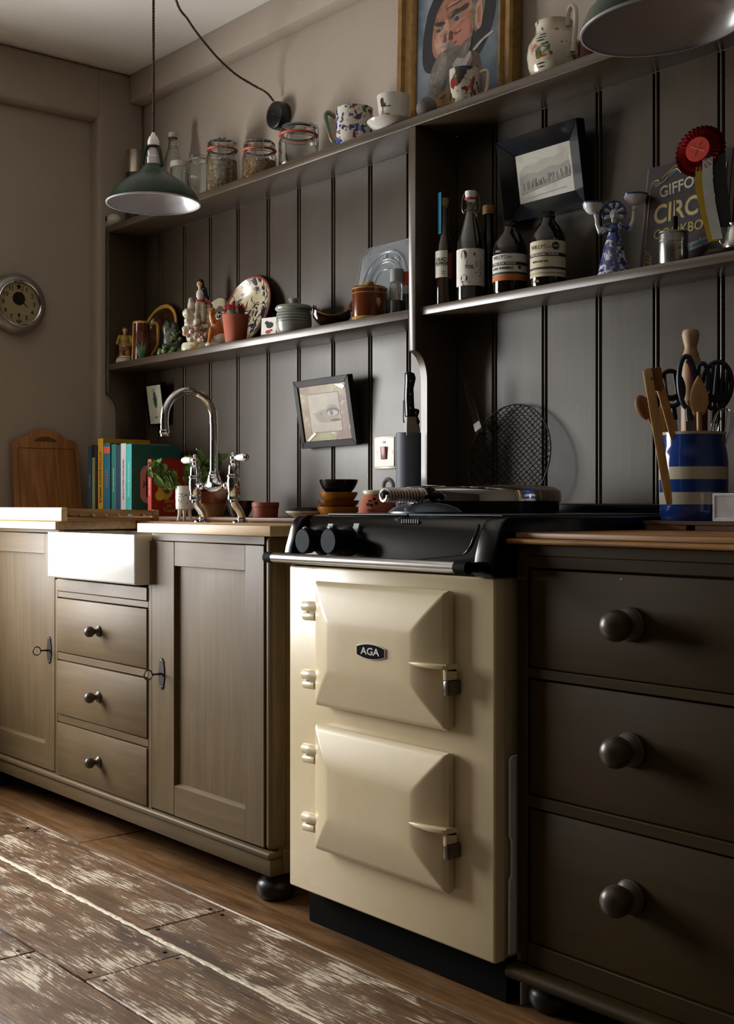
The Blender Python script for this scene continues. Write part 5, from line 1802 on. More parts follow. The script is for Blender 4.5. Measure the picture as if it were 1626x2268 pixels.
def mug(name, label, u, y, wpx, vtop, mat, z=ZT, taper=.96, cat='mug', inner=None):
    x = X(u, y)
    m = MPP(u, y)
    r, h = wpx / 2 * m, Z(u, vtop, y) - z
    o = thing(name, label, cat, (x, y, z), facing(x, y))
    b = open_vessel('body', [(r * taper * .92, 0), (r * taper * .96, .003), (r * taper, h * .12), (r * .98, h * .7), (r, h)], .003, mat, o)
    return o, b, r, h


FLORAL = blotch('floral_mug_glaze', '#d3cdbf', [('#3a4a9a', 38, .56, .60), ('#7a2a2a', 46, .60, .64), ('#2a2d55', 60, .58, .62), ('#4f6b46', 34, .64, .67)], rough=.15)
o, b, r, h = mug('floral_mug', 'white mug painted with blue and red flowers and twisted green handle', 785, -.085, 84, 243, FLORAL)
tube('handle', [(-r * .97, 0, h * .80), (-r * 1.35, 0, h * .92), (-r * 1.52, 0, h * .84), (-r * 1.40, 0, h * .55), (-r * 1.18, 0, h * .22), (-r * .95, 0, h * .16)], [.006, .007, .0065, .0055, .0055, .005], blotch('mug_handle_glaze', '#5d7d5c', [('#8a6a3c', 40, .5, .56)], rough=.2), b, 10)

def prof_r(prof, z):
    for (r0, z0_), (r1, z1_) in zip(prof, prof[1:]):
        if z <= z1_:
            return r0 + (r1 - r0) * (z - z0_) / max(1e-6, z1_ - z0_)
    return prof[-1][0]


# teacup on saucer
x, y = X(872, -.108), -.108
o = thing('saucer', 'white saucer under the teacup on the top shelf', 'saucer', (X(868, y), y, ZT))
open_vessel('dish', [(.033, 0), (.038, .003), (.056, .012), (.0655, .022), (.0670, .0245)], .003, WHITE, o)
CUPM = blotch('teacup_glaze', '#dcd6c8', [('#c26a3a', 30, .62, .65), ('#3c2f2a', 42, .62, .65)], rough=.14)
o = thing('teacup', 'white teacup with small painted bird, standing on saucer', 'teacup', (x, y, ZT + .0038), facing(x, y))
m = MPP(872, y)
open_vessel('cup', [(.022, 0), (.024, .004), (.032, .015), (.040, .040), (.0435, .070), (.0455, .087)], .0025, WHITE, o)
BP = [plain('bird_brown', '#4a332c', rough=.3), plain('bird_orange', '#b5622e', rough=.3), plain('bird_blue', '#4a5688', rough=.3)]
bm = bmesh.new()
for mi, c0, a_, b_ in ((0, (-.020, .066), .0062, .0090), (0, (-.016, .056), .0085, .0055), (0, (-.004, .051), .0120, .0018), (0, (-.018, .046), .0012, .0060), (1, (-.012, .030), .0150, .0045), (1, (-.020, .038), .0050, .0040)):
    pts_ = ellp(c0[0], c0[1], a_, b_, 12)
    vs = []
    for (px_, pz_) in pts_:
        rr_ = .0006 + prof_r([(.022, 0), (.024, .004), (.032, .015), (.040, .040), (.0435, .070), (.0455, .087)], pz_)
        th = px_ / rr_ - .35
        vs.append(bm.verts.new((rr_ * math.sin(th), -rr_ * math.cos(th), pz_)))
    f = bm.faces.new(vs)
    f.material_index = mi
link('bird_print', bm, BP, o)

o = thing('stone_ball', 'small grey round stone at the foot of the portrait', 'stone', (X(945, -.112), -.112, ZT))
blobs('stone', [((0, 0, .0275), (.0275, .0265, .0275))], plain('grey_stone', '#706a66', rough=.85, var=.2, vscale=80, bump=.3), o)

# portrait leaning on the wall
PX0, PX1 = X(875, -.038), X(1131, -.038)
pw, phh = PX1 - PX0, .480
pc = (PX0 + PX1) / 2
o = thing('portrait_painting', 'gilt framed painting of a grey-bearded man on dark hat and blue ground', 'painting', (pc, -.030, ZT), rot=(R(-1.2), 0, 0))
GILT = plain('old_gilt', '#8a6a38', rough=.35, metal=.35, var=.25, vscale=40)
fw = .062
A = [(-pw / 2, 0), (pw / 2, 0), (pw / 2, phh), (-pw / 2, phh)]
Bq = [(-pw / 2 + fw, fw), (pw / 2 - fw, fw), (pw / 2 - fw, phh - fw), (-pw / 2 + fw, phh - fw)]
for i in range(4):
    j = (i + 1) % 4
    bm = bmesh.new()

    def lerp(p, q, t):
        return (p[0] + (q[0] - p[0]) * t, p[1] + (q[1] - p[1]) * t)
    secs = [(0.0, .026), (0.0, -.004), (.10, -.010), (.32, -.008), (.42, .002), (.62, .006), (.74, -.002), (.86, .000), (1.0, .010), (1.0, .026)]
    ra = [bm.verts.new((lerp(A[i], Bq[i], t)[0], yv, lerp(A[i], Bq[i], t)[1])) for t, yv in secs]
    rb = [bm.verts.new((lerp(A[j], Bq[j], t)[0], yv, lerp(A[j], Bq[j], t)[1])) for t, yv in secs]
    for q in range(len(secs)):
        k2 = (q + 1) % len(secs)
        bm.faces.new((ra[q], ra[k2], rb[k2], rb[q]))
    bm.faces.new(ra[::-1])
    bm.faces.new(rb)
    link('frame_side', bm, GILT, o, smooth=40)
box('canvas', (Bq[0][0], Bq[1][0]), (.012, .022), (Bq[0][1], Bq[2][1]), blotch('canvas_blue', '#5f6b75', [('#7d8489', 8, .4, .6), ('#46525e', 10, .5, .65)], rough=.7, coat=0), o, 0)
# brushwork: (colour, points in the painting's own 0..1 square)
cols_ = [('#14121a', '#0e0c12', '#1c1a24'), ('#95664c', '#6a4634', '#a9785c'), ('#ad6f60', '#8f5448', '#b98274'), ('#665e57', '#454039', '#827a72'), ('#7c746b', '#5a544d', '#968e85'), ('#33251e', '#221812', '#4a362b'), ('#9a6a1e', '#6a4714', '#b08032'), ('#523526', '#38241a', '#66452f'), ('#b28670', '#8f6450', '#c29a84'), ('#26262f', '#191920', '#363642'), ('#a8a196', '#857e75', '#bcb5aa'), ('#6e4238', '#523028', '#805248')]
PM = [blotch('oil_paint_%d' % i, c, [(dk, 34, .48, .70), (lt, 26, .55, .75)], rough=.55, coat=0, warp=.8) for i, (c, dk, lt) in enumerate(cols_)]
cw, chh = Bq[1][0] - Bq[0][0], Bq[2][1] - Bq[0][1]


def cpt(p):
    return (Bq[0][0] + p[0] * cw, Bq[0][1] + p[1] * chh)


strokes = [(0, [(.10, .40), (.08, .62), (.16, .86), (.34, .98), (.62, .99), (.88, .92), (.96, .76), (.94, .58), (.84, .42), (.70, .34), (.30, .34)]),
           (7, [(.20, .02), (.18, .20), (.28, .40), (.72, .40), (.82, .20), (.84, .02)]),
           (1, [(.22, .48), (.20, .64), (.26, .80), (.40, .90), (.58, .90), (.68, .78), (.70, .58), (.62, .44), (.40, .38)]),
           (2, [(.40, .58), (.46, .66), (.60, .68), (.66, .58), (.60, .48), (.48, .46)]),
           (8, [(.24, .52), (.23, .60), (.30, .66), (.35, .62), (.33, .52), (.28, .48)]),
           (8, [(.30, .52), (.33, .66), (.38, .72), (.41, .62), (.40, .50), (.36, .46)]),
           (5, [(.22, .725), (.32, .715), (.36, .690), (.26, .690)]), (5, [(.41, .715), (.50, .755), (.64, .775), (.62, .735), (.50, .725)]),
           (4, [(.42, .69), (.50, .72), (.57, .70), (.50, .67)]), (9, [(.47, .69), (.50, .71), (.53, .69), (.50, .675)]), (4, [(.25, .655), (.30, .68), (.33, .66), (.29, .64)]),
           (7, [(.36, .80), (.52, .84), (.60, .82), (.50, .80)]), (11, [(.33, .56), (.36, .62), (.38, .55)]),
           (3, [(.64, .94), (.78, .92), (.84, .78), (.80, .60), (.72, .54), (.68, .70), (.70, .84)]), (8, [(.74, .74), (.80, .74), (.80, .58), (.75, .55), (.72, .62)]), (1, [(.75, .71), (.785, .70), (.78, .60), (.75, .60)]),
           (3, [(.18, .12), (.16, .28), (.24, .44), (.40, .50), (.60, .46), (.70, .36), (.62, .26), (.52, .20), (.46, .08), (.30, .04)]),
           (4, [(.22, .22), (.28, .38), (.38, .44), (.36, .30), (.30, .18)]), (10, [(.46, .36), (.58, .42), (.68, .40), (.62, .32), (.52, .30)]), (4, [(.36, .14), (.42, .28), (.48, .26), (.44, .14)]),
           (11, [(.32, .478), (.40, .470), (.47, .478), (.40, .486)]),
           (9, [(.58, .04), (.56, .22), (.64, .30), (.76, .24), (.80, .04)]),
           (6, [(.28, .02), (.26, .13), (.40, .17), (.60, .18), (.62, .02)]), (5, [(.30, .10), (.38, .14), (.36, .09)]), (7, [(.44, .13), (.47, .13), (.45, .04), (.42, .04)]), (7, [(.52, .14), (.55, .14), (.56, .05), (.53, .06)]),
           (10, [(.70, .415), (.80, .465), (.92, .495), (.93, .48), (.82, .45), (.73, .405)]), (5, [(.42, .745), (.50, .765), (.62, .745), (.50, .75)]), (11, [(.44, .60), (.50, .575), (.56, .60), (.50, .59)]), (8, [(.36, .80), (.46, .825), (.54, .82), (.46, .81)]), (4, [(.30, .52), (.42, .50), (.50, .52), (.44, .535), (.34, .535)]), (7, [(.40, .56), (.43, .62), (.45, .55)]), (3, [(.50, .42), (.60, .50), (.68, .50), (.66, .42), (.58, .38)]), (9, [(.245, .655), (.275, .667), (.30, .655), (.275, .645)]),
           (4, [(.02, .06), (.12, .16), (.16, .10), (.08, .02)])]
polys('brushwork', [(c, [(q_.x, q_.z) for q_ in catmull([(cpt((p[0], p[1] - .075 if p[1] > .2 else p[1] * .62))[0], 0, cpt((p[0], p[1] - .075 if p[1] > .2 else p[1] * .62))[1]) for p in pts_], 4, True)]) for c, pts_ in strokes], PM, o, (0, .012, 0), step=.00004)

IMARI = blotch('imari_glaze', '#cbc4b4', [('#2a1c1c', 26, .52, .56), ('#8a3324', 34, .60, .63), ('#2e3070', 30, .60, .64), ('#5b6b3e', 30, .65, .68)], rough=.14)
o, b, r, h = mug('patterned_cup', 'cup in dark blue, red and black pattern with angular handle before the portrait', 1029, -.105, 68, 157, IMARI, taper=.80, cat='cup')
tube('handle', [(r * .93, 0, h * .92), (r * 1.30, 0, h * .98), (r * 1.50, 0, h * .94), (r * 1.46, 0, h * .55), (r * 1.20, 0, h * .25), (r * .84, 0, h * .18)], .0052, OFFW, b, 10, sm=2)

JUGM = blotch('transfer_jug_glaze', '#cfc6b2', [('#9a7a74', 16, .58, .66), ('#4c6a3a', 22, .64, .67), ('#2a2622', 60, .66, .69), ('#b05a34', 26, .68, .70)], rough=.14)
x, y = X(1228, -.085), -.085
o = thing('cream_jug', 'cream pottery jug with faded printed scenes on top shelf', 'jug', (x, y, ZT), facing(x, y))
m = MPP(1228, y)
b = open_vessel('body', [(.046, 0), (.051, .004), (.060, .026), (.0640, .052), (.061, .076), (.049, .096), (.0435, .104), (.0430, .122), (.0450, .130)], .004, JUGM, o)
tube('handle', [(.030, -.030, .112), (.032, -.036, .140), (.040, -.040, .154), (.048, -.044, .142), (.048, -.050, .105), (.045, -.052, .075), (.042, -.050, .045)], .0062, OFFW, b, 10)
JW = [plain('jug_print_green', '#46663c', rough=.2), plain('jug_print_black', '#2a2622', rough=.3), plain('jug_print_red', '#a8502e', rough=.25)]
bm = bmesh.new()
for mi, c0, a_, b_ in ((0, (-.030, .052), .014, .009), (0, (-.040, .044), .008, .012), (2, (-.032, .038), .014, .0035), (1, (-.034, .074), .012, .0018), (1, (-.032, .082), .014, .0018), (1, (-.028, .090), .010, .0016), (1, (-.034, .022), .012, .0016), (1, (-.032, .015), .010, .0016), (1, (-.026, .064), .007, .0016)):
    vs = []
    for (px_, pz_) in ellp(c0[0], c0[1], a_, b_, 10):
        rr_ = .0005 + prof_r([(.046, 0), (.051, .004), (.060, .026), (.0640, .052), (.061, .076), (.049, .096), (.0435, .104), (.0430, .122)], pz_)
        th = px_ / rr_
        vs.append(bm.verts.new((rr_ * math.sin(th), -rr_ * math.cos(th), pz_)))
    bm.faces.new(vs).material_index = mi
link('transfer_print', bm, JW, b)
o, b, r, h = mug('patterned_cup', 'small rust red patterned cup half hidden behind the jug handle', 1292, -.05, 50, 98, blotch('rust_cup_glaze', '#7a3f2c', [('#c9b89c', 40, .56, .62), ('#2a1c18', 40, .58, .62)], rough=.2), cat='cup')

# ------------------------------------------------------------------ bottles and friends on the right shelf
ZR0 = ZR + .0002


def bottle_at(name, label, u, y):
    x = X(u, y)
    return thing(name, label, 'bottle', (x, y, ZR0), facing(x, y)), MPP(u, y)


o, m = bottle_at('hot_sauce_bottle', 'slim tall bottle of red sauce with bright blue neck seal', 985, -.095)
r, h = .0235, .262
clear_bottle(o, [(r * .95, 0), (r, .004), (r, .138), (r * .8, .158), (.0115, .185), (.0110, .245), (.0125, .247), (.0125, .254)], .0025, plain('sauce_glass', '#d8d0c8', rough=.03, trans=1.0))
lathe('sauce', [(0, .005), (r - .003, .005), (r - .003, .136), (r * .72, .157), (.0085, .182), (.0085, .205), (0, .205)], plain('dark_red_sauce', '#471409', rough=.2, coat=.3), o, seg=28)
lathe('cork', [(0, .250), (.0095, .250), (.0105, .256), (.0105, .272), (.0095, .275), (0, .275)], plain('cork', '#8a7248', rough=.8, bump=.3), o)
box('neck_seal', (-.0065, .0065), (-.0006, .0006), (-.053, .053), plain('blue_seal_paper', '#2389b5', rough=.5), o, 0, loc=(-.0125, -.0065, .236), rot=(0, 0, R(-55)))
lb = arcband('label', r + .0004, -1.35, .30, .070, .138, PAPER, o)
for s, zc_, sz in (('DEAD', .1145, .0135), ('PEPPER', .1035, .0135)):
    text('lettering', s, sz, INK, lb, bend=r + .0011, phi=-.42, zc=zc_, bold=.0002, sx=.9)
for zc_ in (.084, .0785):
    arcband('small_print', r + .0009, -.35, .10, zc_, zc_ + .0012, GREYINK, lb, 6)
arcband('back_label', r + .0004, .40, 1.45, .066, .132, plain('orange_back_label', '#7a3820', rough=.6), o)

o, m = bottle_at('swing_top_bottle', 'swing-top bottle with illustrated white label and red seal', 1043, -.088)
r = .0355
clear_bottle(o, [(r * .95, 0), (r, .005), (r, .142), (r * .88, .160), (.019, .205), (.0135, .226), (.0135, .246), (.0150, .248), (.0150, .254)], .003)
lathe('oil', [(0, .006), (r - .0036, .006), (r - .0036, .141), (r * .80, .159), (.0155, .203), (.0105, .222), (0, .222)], plain('smoky_oil', '#2d2a20', rough=.1, coat=.3), o, seg=32)
swing_top(o, .255, .0130, plain('white_stopper', '#dcdad4', rough=.3), plain('red_seal', '#a3282a', rough=.5), 0)
lb = arcband('label', r + .0004, -1.4, 1.2, .036, .128, PAPER, o, 20)


def on_label(name, lb, shapes, rad, mats):
    bm = bmesh.new()
    for mi, pts_ in shapes:
        bm.faces.new([bm.verts.new((rad * math.sin(p[0] / rad), -rad * math.cos(p[0] / rad), p[1])) for p in pts_]).material_index = mi
    return link(name, bm, mats, lb)


shp = [(0, ellp(-.018, .112, .0085, .012, 14)), (1, ellp(-.0185, .106, .0048, .0085, 12)), (0, [(-.027, .086), (-.010, .086), (-.008, .112), (-.010, .098)]), (0, ellp(-.018, .054, .0100, .0095, 12)), (1, ellp(-.018, .058, .006, .005, 10)), (0, [(-.030, .072), (.002, .082), (.002, .084), (-.030, .074)]), (0, [(-.030, .080), (.002, .090), (.002, .0915), (-.030, .0815)]),
       (0, [(-.026, .046), (-.020, .036), (-.016, .036), (-.022, .048)]), (0, [(-.014, .050), (-.004, .042), (-.004, .044), (-.012, .053)]), (0, [(.004, .100), (.012, .108), (.018, .112), (.014, .104)]), (0, [(.006, .112), (.010, .118), (.012, .116), (.009, .108)]), (0, [(.006, .064), (.016, .070), (.020, .074), (.014, .066)]), (0, [(.004, .056), (.018, .060), (.018, .0615), (.004, .0575)])]
for q in range(6):
    shp.append((0, ellp(.0245 + .002 * (q % 2), .060 + q * .0075, .0028, .0014, 6)))
shp += [(0, [(.012, .080), (.0132, .080), (.0132, .098), (.012, .098)]), (0, [(.013, .089), (.019, .098), (.0205, .098), (.0145, .089)]), (0, [(.0135, .0895), (.019, .080), (.0205, .080), (.015, .0895)])]
on_label('label_drawing', lb, shp, r + .0010, [INK, PAPER])
text('lettering', 'TOIL', .0125, INK, lb, bend=r + .0012, phi=-.10, zc=.0815, bold=.0002, sx=.9)

o, m = bottle_at('corked_bottle', 'dark bottle with brown cork behind the swing-top bottle', 1083, -.036)
clear_bottle(o, [(.0168, 0), (.0174, .004), (.0174, .150), (.0160, .165), (.0125, .186), (.0125, .222), (.014, .224)], .003, plain('smoke_glass', '#8d8678', rough=.04, trans=1.0))
lathe('contents', [(0, .005), (.0138, .005), (.0138, .149), (.0125, .164), (.009, .184), (0, .184)], plain('dark_syrup', '#120c08', rough=.2), o)
lathe('cork_cap', [(0, .2245), (.0155, .2245), (.0160, .228), (.0160, .244), (.0150, .247), (0, .247)], plain('brown_cork_cap', '#8a6a34', rough=.6), o)

for (lab, u, prods) in (('dark glass vinegar bottle with orange-banded turmeric label', 1130, 0), ('dark glass bottle labelled apple balsamic vinegar, right of turmeric bottle', 1214.5, 1)):
    o, m = bottle_at('vinegar_bottle', lab, u, -.085)
    r = .0418
    lathe('glass', [(0, 0), (r * .95, 0), (r, .005), (r, .108), (r * .94, .124), (r * .62, .146), (.0165, .158), (.0150, .164), (.0165, .166), (.0165, .170), (.0145, .172), (.0145, .180), (.0120, .181), (0, .181)], GLASSB, o, seg=44)
    o['group'] = 'vinegar bottles'
    lbm = plain('vinegar_label_%d' % prods, '#cfccc2' if prods == 0 else '#c4bb9c', rough=.6, var=.04)
    z0_, z1_ = (.030, .094) if prods == 0 else (.022, .106)
    lb = arcband('label', r + .0004, -1.45, 1.25, z0_, z1_, lbm, o, 22)
    DKB = plain('label_dark_band', '#2c2622', rough=.6)
    if prods == 0:
        arcband('label_band', r + .0010, -1.44, 1.24, .030, .044, plain('label_orange', '#b5641e', rough=.6), lb, 20)
        arcband('label_band', r + .0010, -1.44, 1.24, .0450, .0500, DKB, lb, 20)
        arcband('label_band', r + .0010, -1.44, 1.24, .0665, .0740, DKB, lb, 20)
        text('lettering', "WILLY'S", .0125, plain('label_grey_ink', '#77736b', rough=.6), lb, bend=r + .0014, phi=-.72, zc=.0855, sx=.9)
        text('lettering', 'ACV', .0058, GREYINK, lb, bend=r + .0014, phi=-.02, zc=.0850)
        text('lettering', 'APPLE CIDER VINEGAR', .0064, PAPER, lb, bend=r + .0018, phi=-.42, zc=.0702, bold=.0001)
        text('lettering', '& SEA TURMERIC', .0080, INK, lb, bend=r + .0014, phi=-.50, zc=.0590, bold=.00015)
        on_label('seal_print', lb, [(0, ellp(.024, .0610, .0045, .004, 10))], r + .0014, [DKB])
    else:
        arcband('label_band', r + .0010, -1.44, 1.24, .0690, .0770, DKB, lb, 20)
        arcband('label_band', r + .0010, -1.44, 1.24, .0390, .0440, DKB, lb, 20)
        arcband('label_band', r + .0010, -1.44, 1.24, .0300, .0308, DKB, lb, 20)
        text('lettering', "WILLY'S", .0135, plain('label_grey_ink', '#77736b', rough=.6), lb, bend=r + .0014, phi=-.62, zc=.0905, sx=.9)
        text('lettering', 'ACV', .0058, GREYINK, lb, bend=r + .0014, phi=.06, zc=.0900)
        text('lettering', 'APPLE BALSAMIC VINEGAR', .0064, PAPER, lb, bend=r + .0018, phi=-.30, zc=.0730, bold=.0001)
        text('lettering', 'WITH OAK BAR', .0060, INK, lb, bend=r + .0014, phi=-.50, zc=.0570, bold=.0001)
        rd_ = [(0, ellp(.018, .0925, .0095, .0095, 18))]
        on_label('roundel', lb, rd_, r + .0014, [DKB])
        text('roundel_lettering', 'GOOD', .0044, PAPER, lb, bend=r + .0019, phi=.018 / r, zc=.0925)
    text('moulded_lettering', 'WILL' if prods == 0 else '5% FL', .0085, plain('glass_glint', '#c9ccd0', rough=.2), o, bend=r + .0006, phi=-.75, zc=.101 if prods == 0 else .012, extrude=.0003)

# blue and white candle lady
DELFT = blotch('delft_glaze', '#c9cad0', [('#2b3f80', 75, .46, .51), ('#16264f', 110, .58, .62)], rough=.12, coat=.5, warp=.8)
DWH = plain('delft_white', '#cfcfd2', rough=.12, coat=.5, var=.03)
DBL = plain('delft_blue', '#2b3f80', rough=.15, coat=.4, var=.2)
o, m = figure('delft_lady', 'blue and white pottery lady holding up two bowls', 'figurine', 1360, -.088, ZR0)
lathe('skirt', [(0, 0), (.0365, 0), (.037, .003), (.034, .016), (.027, .045), (.020, .072), (.0145, .090), (.0125, .096), (0, .098)], DELFT, o, seg=40)
blobs('bodice', [((0, 0, .104), (.0145, .011, .016)), ((-.016, 0, .113), (.008, .008, .008)), ((.016, 0, .113), (.008, .008, .008)), ((-.014, 0, .113), (-.030, -.002, .100), .008, .007), ((.014, 0, .113), (.034, -.002, .106), .008, .007), ((0, 0, .096), (.012, .010, .010))], DELFT, o, voxel=.002)
blobs('arms', [((-.030, -.002, .100), (-.037, -.003, .118), .0062, .0048), ((-.037, -.003, .118), (-.038, -.002, .134), .0046, .005), ((.034, -.002, .104), (.042, -.003, .122), .0062, .0048), ((.042, -.003, .122), (.044, -.002, .146), .0046, .005), ((-.039, -.004, .137), (.006, .006, .005)), ((.045, -.004, .149), (.006, .006, .005))], DWH, o, voxel=.0018)
blobs('head', [((0, -.002, .138), (.0098, .0098, .0125)), ((0, 0, .124), (.006, .006, .008)), ((0, -.0118, .1370), .0024), ((0, -.0115, .1315), (.0032, .002, .001))], DWH, o, voxel=.0016)
fan = []
nf = 11
for i in range(nf):
    t = math.pi * (-.12 + 1.24 * i / (nf - 1))
    fan.append(blobs('headdress_petal', [((.0165 * math.cos(t), .004, .142 + .0185 * math.sin(t)), (.0075, .0035, .0045), Matrix.Rotation(-t, 3, 'Y'))], DBL if i % 2 else DWH, o))
tube('headdress_edge', [(.0255 * math.cos(t), .003, .142 + .0270 * math.sin(t)) for t in [math.pi * (-.12 + 1.24 * i / 12) for i in range(13)]], .0020, DBL, o, 8)
for (bx, bz, br) in ((-.046, .142, .0235), (.047, .156, .0265)):
    bw = open_vessel('bowl', [(br * .35, 0), (br * .6, .004), (br * .9, .014), (br, .024)], .0025, DWH, o, (bx, 0, bz))
    lathe('bowl_edge', [(br * .97, .0215), (br * .998 + .0006, .0215), (br + .001, .0245), (br - .001, .0255), (br - .003, .024)], DBL, bw)
    for s in (-1, 1):
        blobs('eye', [((s * .0038, -.0112, .1395), (.0012, .0008, .0009))], INK, o) if bx < 0 else None

# circus cookbook
bx0, bx1 = X(1426, -.045), X(1613, -.045)
bwid, bhgt = bx1 - bx0, .243
o = thing('circus_cookbook', 'dark plum circus cookbook standing upright behind the red rosette', 'book', ((bx0 + bx1) / 2, -.058, ZR0), rot=(R(-8), 0, 0))
PLUM = plain('plum_cover', '#26131b', rough=.4, coat=.0, var=.1)
bm = bmesh.new()
bm_box(bm, -bwid / 2, bwid / 2, -.003, 0, 0, bhgt)
bm_box(bm, -bwid / 2, bwid / 2, .020, .023, 0, bhgt)
bm_box(bm, -bwid / 2 - .001, -bwid / 2 + .002, 0, .020, 0, bhgt)
cvr = link('cover', bm, PLUM, o)
box('pages', (-bwid / 2 + .002, bwid / 2 - .004), (.0002, .0198), (.003, bhgt - .003), plain('page_cream', '#c9bfa8', rough=.8), o, 0)
tube('spine_edge', [(-bwid / 2, -.0005, .001), (-bwid / 2, -.0005, bhgt - .001)], .0028, plain('plum_spine', '#6a5a70', rough=.3), cvr, 8, sm=1)
GF, BF = plain('gilt_print', '#a8945a', rough=.4, var=.15), plain('circus_blue', '#1e4a66', rough=.5)
yb_ = -.0034


def outlined(s, size, x_, z_, mat, back, sx=1.0, bold=.0006, ang=0.0):
    text('lettering', s, size, back, cvr, (x_ + .0016, yb_, z_ - .0016), (R(90), R(ang), 0), .0002, sx=sx, bold=bold * 2, align='LEFT')
    text('lettering', s, size, mat, cvr, (x_, yb_ - .0005, z_), (R(90), R(ang), 0), .0002, sx=sx, bold=bold, align='LEFT')


outlined('GIFFORDS', .036, -bwid / 2 + .036, .178, plain('pale_print', '#b3a98c', rough=.5), BF, .92, ang=-7)
outlined('CIRCUS', .060, -bwid / 2 + .026, .127, GF, BF, .86, .001, ang=-3)
outlined('COOKBOOK', .031, -bwid / 2 + .030, .083, plain('dim_gold', '#8a7a3c', rough=.5), PLUM, .95, ang=-2)
rib = polys('ribbon_print', [(0, [(-.006, .046), (.085, .064), (.088, .046), (-.002, .028)])], [BF], cvr, (0, yb_, 0))
text('lettering', 'recipes from a', .0115, plain('pale_print', '#b3a98c', rough=.5), cvr, (.040, yb_ - .0006, .0525), (R(90), R(-11), 0), .0002, shear=.3)
text('lettering', 'Restaurant', .0115, MATS['pale_print'], cvr, (.046, yb_ - .0006, .0415), (R(90), R(-11), 0), .0002, shear=.3)
def scroll(pts_, r0, m2=0):
    tube('scroll_print', pts_, r0, GF, cvr, 5, sm=5)


x_l = -bwid / 2
scroll([(x_l + .012, yb_, .195), (x_l + .018, yb_, .208), (x_l + .030, yb_, .210), (x_l + .034, yb_, .200), (x_l + .026, yb_, .196)], .0014)
scroll([(x_l + .034, yb_, .200), (x_l + .050, yb_, .206), (x_l + .062, yb_, .222), (x_l + .078, yb_, .226), (x_l + .090, yb_, .215)], .0016)
scroll([(x_l + .040, yb_, .212), (x_l + .055, yb_, .222), (x_l + .070, yb_, .232), (x_l + .088, yb_, .234)], .0012)
scroll([(x_l + .010, yb_, .190), (x_l + .010, yb_, .06)], .0010)
scroll([(x_l + .010, yb_, .055), (x_l + .016, yb_, .046), (x_l + .030, yb_, .046)], .0012)
for q in range(4):
    scroll([(x_l + .008, yb_, .008 + q * .009), (x_l + .018, yb_, .016 + q * .009), (x_l + .030, yb_, .012 + q * .007), (x_l + .026, yb_, .004 + q * .006)], .0014)
scroll([(bwid / 2 - .012, yb_, .215), (bwid / 2 - .012, yb_, .15), (bwid / 2 - .014, yb_, .05)], .0012)
scroll([(bwid / 2 - .050, yb_, .020), (bwid / 2 - .036, yb_, .028), (bwid / 2 - .030, yb_, .016), (bwid / 2 - .042, yb_, .008)], .0014)
polys('blue_print', [(0, [(x_l + .014, .199), (x_l + .020, .207), (x_l + .030, .207), (x_l + .032, .200), (x_l + .024, .197)]), (0, [(x_l + .044, .206), (x_l + .060, .222), (x_l + .074, .228), (x_l + .084, .228), (x_l + .076, .220), (x_l + .060, .210)])], [BF], cvr, (0, yb_ + .0002, 0))

# rosette hung on the book corner
rx, ry, rz_ = X(1549, -.105), -.105, Z(1549, 333, -.105)
o = thing('prize_rosette', 'red pleated prize rosette with white, yellow and black ribbon tails', 'rosette', (rx, ry, rz_), rot=(R(-6), 0, R(12)))
RED = plain('red_ribbon', '#a8141c', rough=.38, var=.15, vscale=60)
REDD = plain('red_ribbon_dark', '#7c0e16', rough=.45, var=.15)


def pleats(name, r0, r1, y0, amp, n, mat):
    bm = bmesh.new()
    a_, b_ = [], []
    for i in range(n * 2):
        t = math.pi * i / n
        off = amp if i % 2 else -amp
        a_.append(bm.verts.new((r0 * math.cos(t), y0 + off * .3, r0 * math.sin(t))))
        b_.append(bm.verts.new((r1 * math.cos(t + .08), y0 + off, r1 * math.sin(t + .08))))
    for i in range(n * 2):
        j = (i + 1) % (n * 2)
        bm.faces.new((a_[i], a_[j], b_[j], b_[i]))
    bmesh.ops.solidify(bm, geom=bm.faces[:], thickness=.0006)
    return link(name, bm, mat, o)


pleats('pleated_ring', .022, .0545, .006, .004, 34, REDD)
pleats('pleated_ring', .020, .0450, .000, .004, 30, RED)
dsc = lathe('centre_disc', [(0, .003), (.0255, .003), (.0265, .001), (.0255, 0), (0, 0)], plain('rosette_centre', '#b5301f', rough=.35), o, (0, -.006, 0), (R(90), 0, 0), 32)
em = bmesh.new()
for a_ in (20, 65, 155):
    c_, s2 = math.cos(R(a_)) * .017, math.sin(R(a_)) * .017
    bm_tube(em, [(-c_, -s2 * 1, .0034), (c_, s2, .0034)], .0006, 4)
link('emblem', em, plain('rosette_gold', '#c97a52', rough=.4), dsc)


def tail(name, pts_, mat, w_):
    bm = bmesh.new()
    L_, R_ = [], []
    for (px_, py_, pz_, tw) in pts_:
        L_.append(bm.verts.new((px_ - w_ / 2 * math.cos(tw), py_ - w_ / 2 * math.sin(tw), pz_)))
        R_.append(bm.verts.new((px_ + w_ / 2 * math.cos(tw), py_ + w_ / 2 * math.sin(tw), pz_)))
    for i in range(len(pts_) - 1):
        bm.faces.new((L_[i], L_[i + 1], R_[i + 1], R_[i]))
    bmesh.ops.solidify(bm, geom=bm.faces[:], thickness=.0005)
    return link(name, bm, mat, o, smooth=60)


